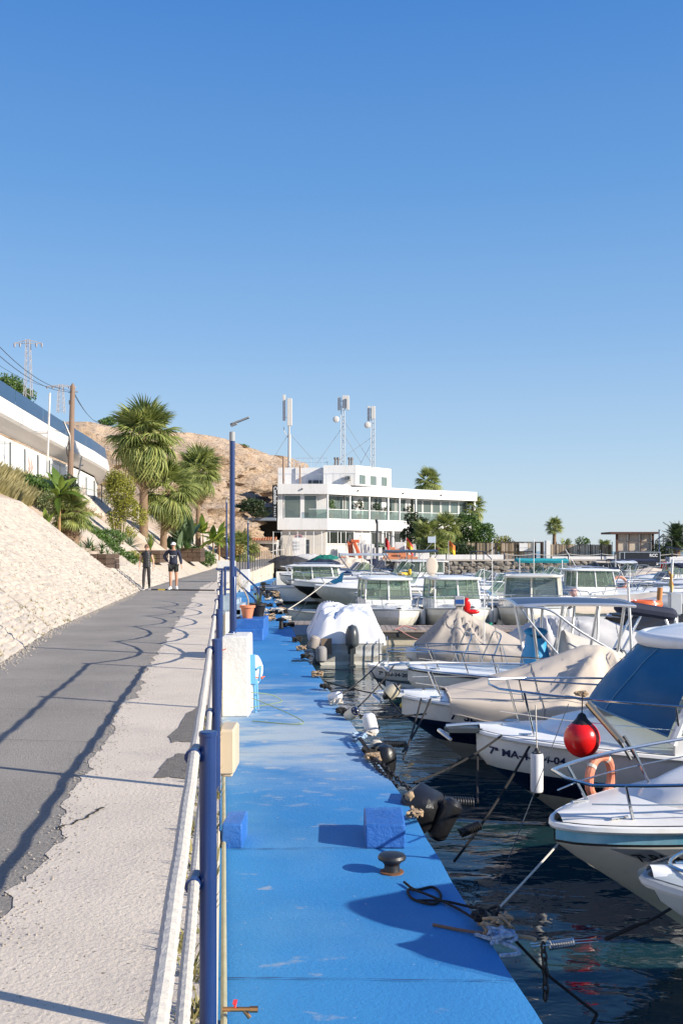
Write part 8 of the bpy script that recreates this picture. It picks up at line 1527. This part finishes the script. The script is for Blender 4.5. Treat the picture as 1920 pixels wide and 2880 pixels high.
def shoe(t, an, toe, mat, sole):
    a, b_ = Vector(an), Vector(toe); d = (b_ - a); d.z = 0; yaw = math.atan2(d.y, d.x); c = a.lerp(b_, .45); X = Matrix.Translation((c.x, c.y, a.z - .055)) @ Matrix.Rotation(yaw, 4, 'Z')
    m = MB(); m.ball((.0, 0, .035), (.135, .047, .045), 14, 8, X=X); m.ball((-.06, 0, .065), (.06, .043, .055), 12, 8, X=X); s_ = m.build('shoe', mat, t, True); m = MB(); m.box((0, 0, .0), (.27, .092, .025), X, b=.01); m.build('sole', sole, s_)
SOLW = M('white_sole', (.72, .72, .70), .6)
for nm in 'rl': shoe(W1, NW['an' + nm][0], NW['toe' + nm][0], DKGREY, SOLW)
# man
M1, NM_ = figure('man in navy sweatshirt, dark shorts and white cap with one hand on his hip', -6.22, 36.9, 1.552, 1.77,
    dict(r=((-.36, .05, 1.24), (-.20, .02, 1.03), (-.155, -.03, .985)), l=((.255, .04, 1.16), (.30, -.03, .93), (.315, -.06, .85))),
    dict(r=((-.10, -.06, .50), (-.09, -.06, .09), (-.11, -.21, .04)), l=((.10, .04, .50), (.09, .10, .10), (.13, -.03, .035))), SKIN, -.04, 1.08)
SWT = M('navy_sweatshirt', (.018, .022, .045), .85, var=.2, vs=8, bump=.3, bs=12); exm = lambda a, b_, t_: tuple(Vector(NM_[a][0]).lerp(Vector(NM_[b_][0]), t_))
wear(M1, 'sweatshirt', NM_, ['waist', 'chest', 'neckb', 'shr', 'shl', 'elr', 'ell', 'far', 'fal'], [('hem', 'belly'), ('belly', 'waist'), ('waist', 'chest'), ('chest', 'neckb'), ('neckb', 'shr'), ('neckb', 'shl'), ('shr', 'elr'), ('shl', 'ell'), ('elr', 'far'), ('ell', 'fal'), ('far', 'cr'), ('fal', 'cl')], SWT, 'chest', .022, dict(cr=(exm('far', 'wrr', .9), .042), cl=(exm('fal', 'wrl', .9), .042), belly=((0, -.01, 1.02), (.175, .135)), hem=((0, 0, .93), (.17, .13))))
sh = dict(lr=(exm('hipr', 'knr', .62), .092), ll=(exm('hipl', 'knl', .62), .092)); wear(M1, 'shorts', NM_, ['pelvis', 'hipr', 'hipl'], [('pelvis', 'hipr'), ('pelvis', 'hipl'), ('hipr', 'lr'), ('hipl', 'll')], M('dark_shorts', (.018, .022, .020), .8), 'pelvis', .018, sh)
m = MB(); m.surf(lambda u, v: (lambda a, b_: Vector((.086 * math.cos(a) * math.cos(b_), .012 + .102 * math.sin(a) * math.cos(b_), 1.682 + .085 * math.sin(b_))))(u * 6.2832, v * 1.5708), 20, 8)
cp = m.build('cap', CANVW, M1, True); m = MB(); m.surf(lambda u, v: (lambda a: Vector((.085 * math.cos(a) * (1 - .1 * v), -.075 - .085 * v * abs(math.sin(a)) ** .6 + .0, 1.685 - .018 * v)))(3.1416 + u * 3.1416), 12, 3); m.surf(lambda u, v: (lambda a: Vector((.085 * math.cos(a) * (1 - .1 * v), -.075 - .085 * v * abs(math.sin(a)) ** .6 + .0, 1.679 - .018 * v)))(3.1416 + u * 3.1416), 12, 3, flip=True); m.build('peak', CANVW, cp, True)
m = MB(); m.ball((0, .03, 1.655), (.083, .088, .06), 14, 10); m.build('hair', M('grey_hair', (.35, .33, .31), .7), M1, True); shades(M1); mouth(M1); ears(M1, SKIN)
m = MB(); rn = random.Random(3); x = -.12
while x < .12: w_ = rn.uniform(.010, .018); m.box((x + w_ / 2, -.150 + .25 * x * x * 4, 1.265), (w_ * .8, .006, rn.uniform(.018, .026))); x += w_ + .003
m.add([(-.022, -.152, 1.235), (.022, -.152, 1.235), (.018, -.154, 1.205), (0, -.155, 1.19), (-.018, -.154, 1.205)], [(0, 1, 2, 3, 4)]); m.build('chest_print', WCLEAN, M1)
for nm in 'rl': shoe(M1, NM_['an' + nm][0], NM_['toe' + nm][0], CANVW, SOLW)
for nm in 'rl': m = MB(); a = NM_['an' + nm][0]; m.lathe([(.044, -.02), (.043, .04)], 12, a); m.build('sock', BLKC if nm == 'r' else CANVW, M1, True)
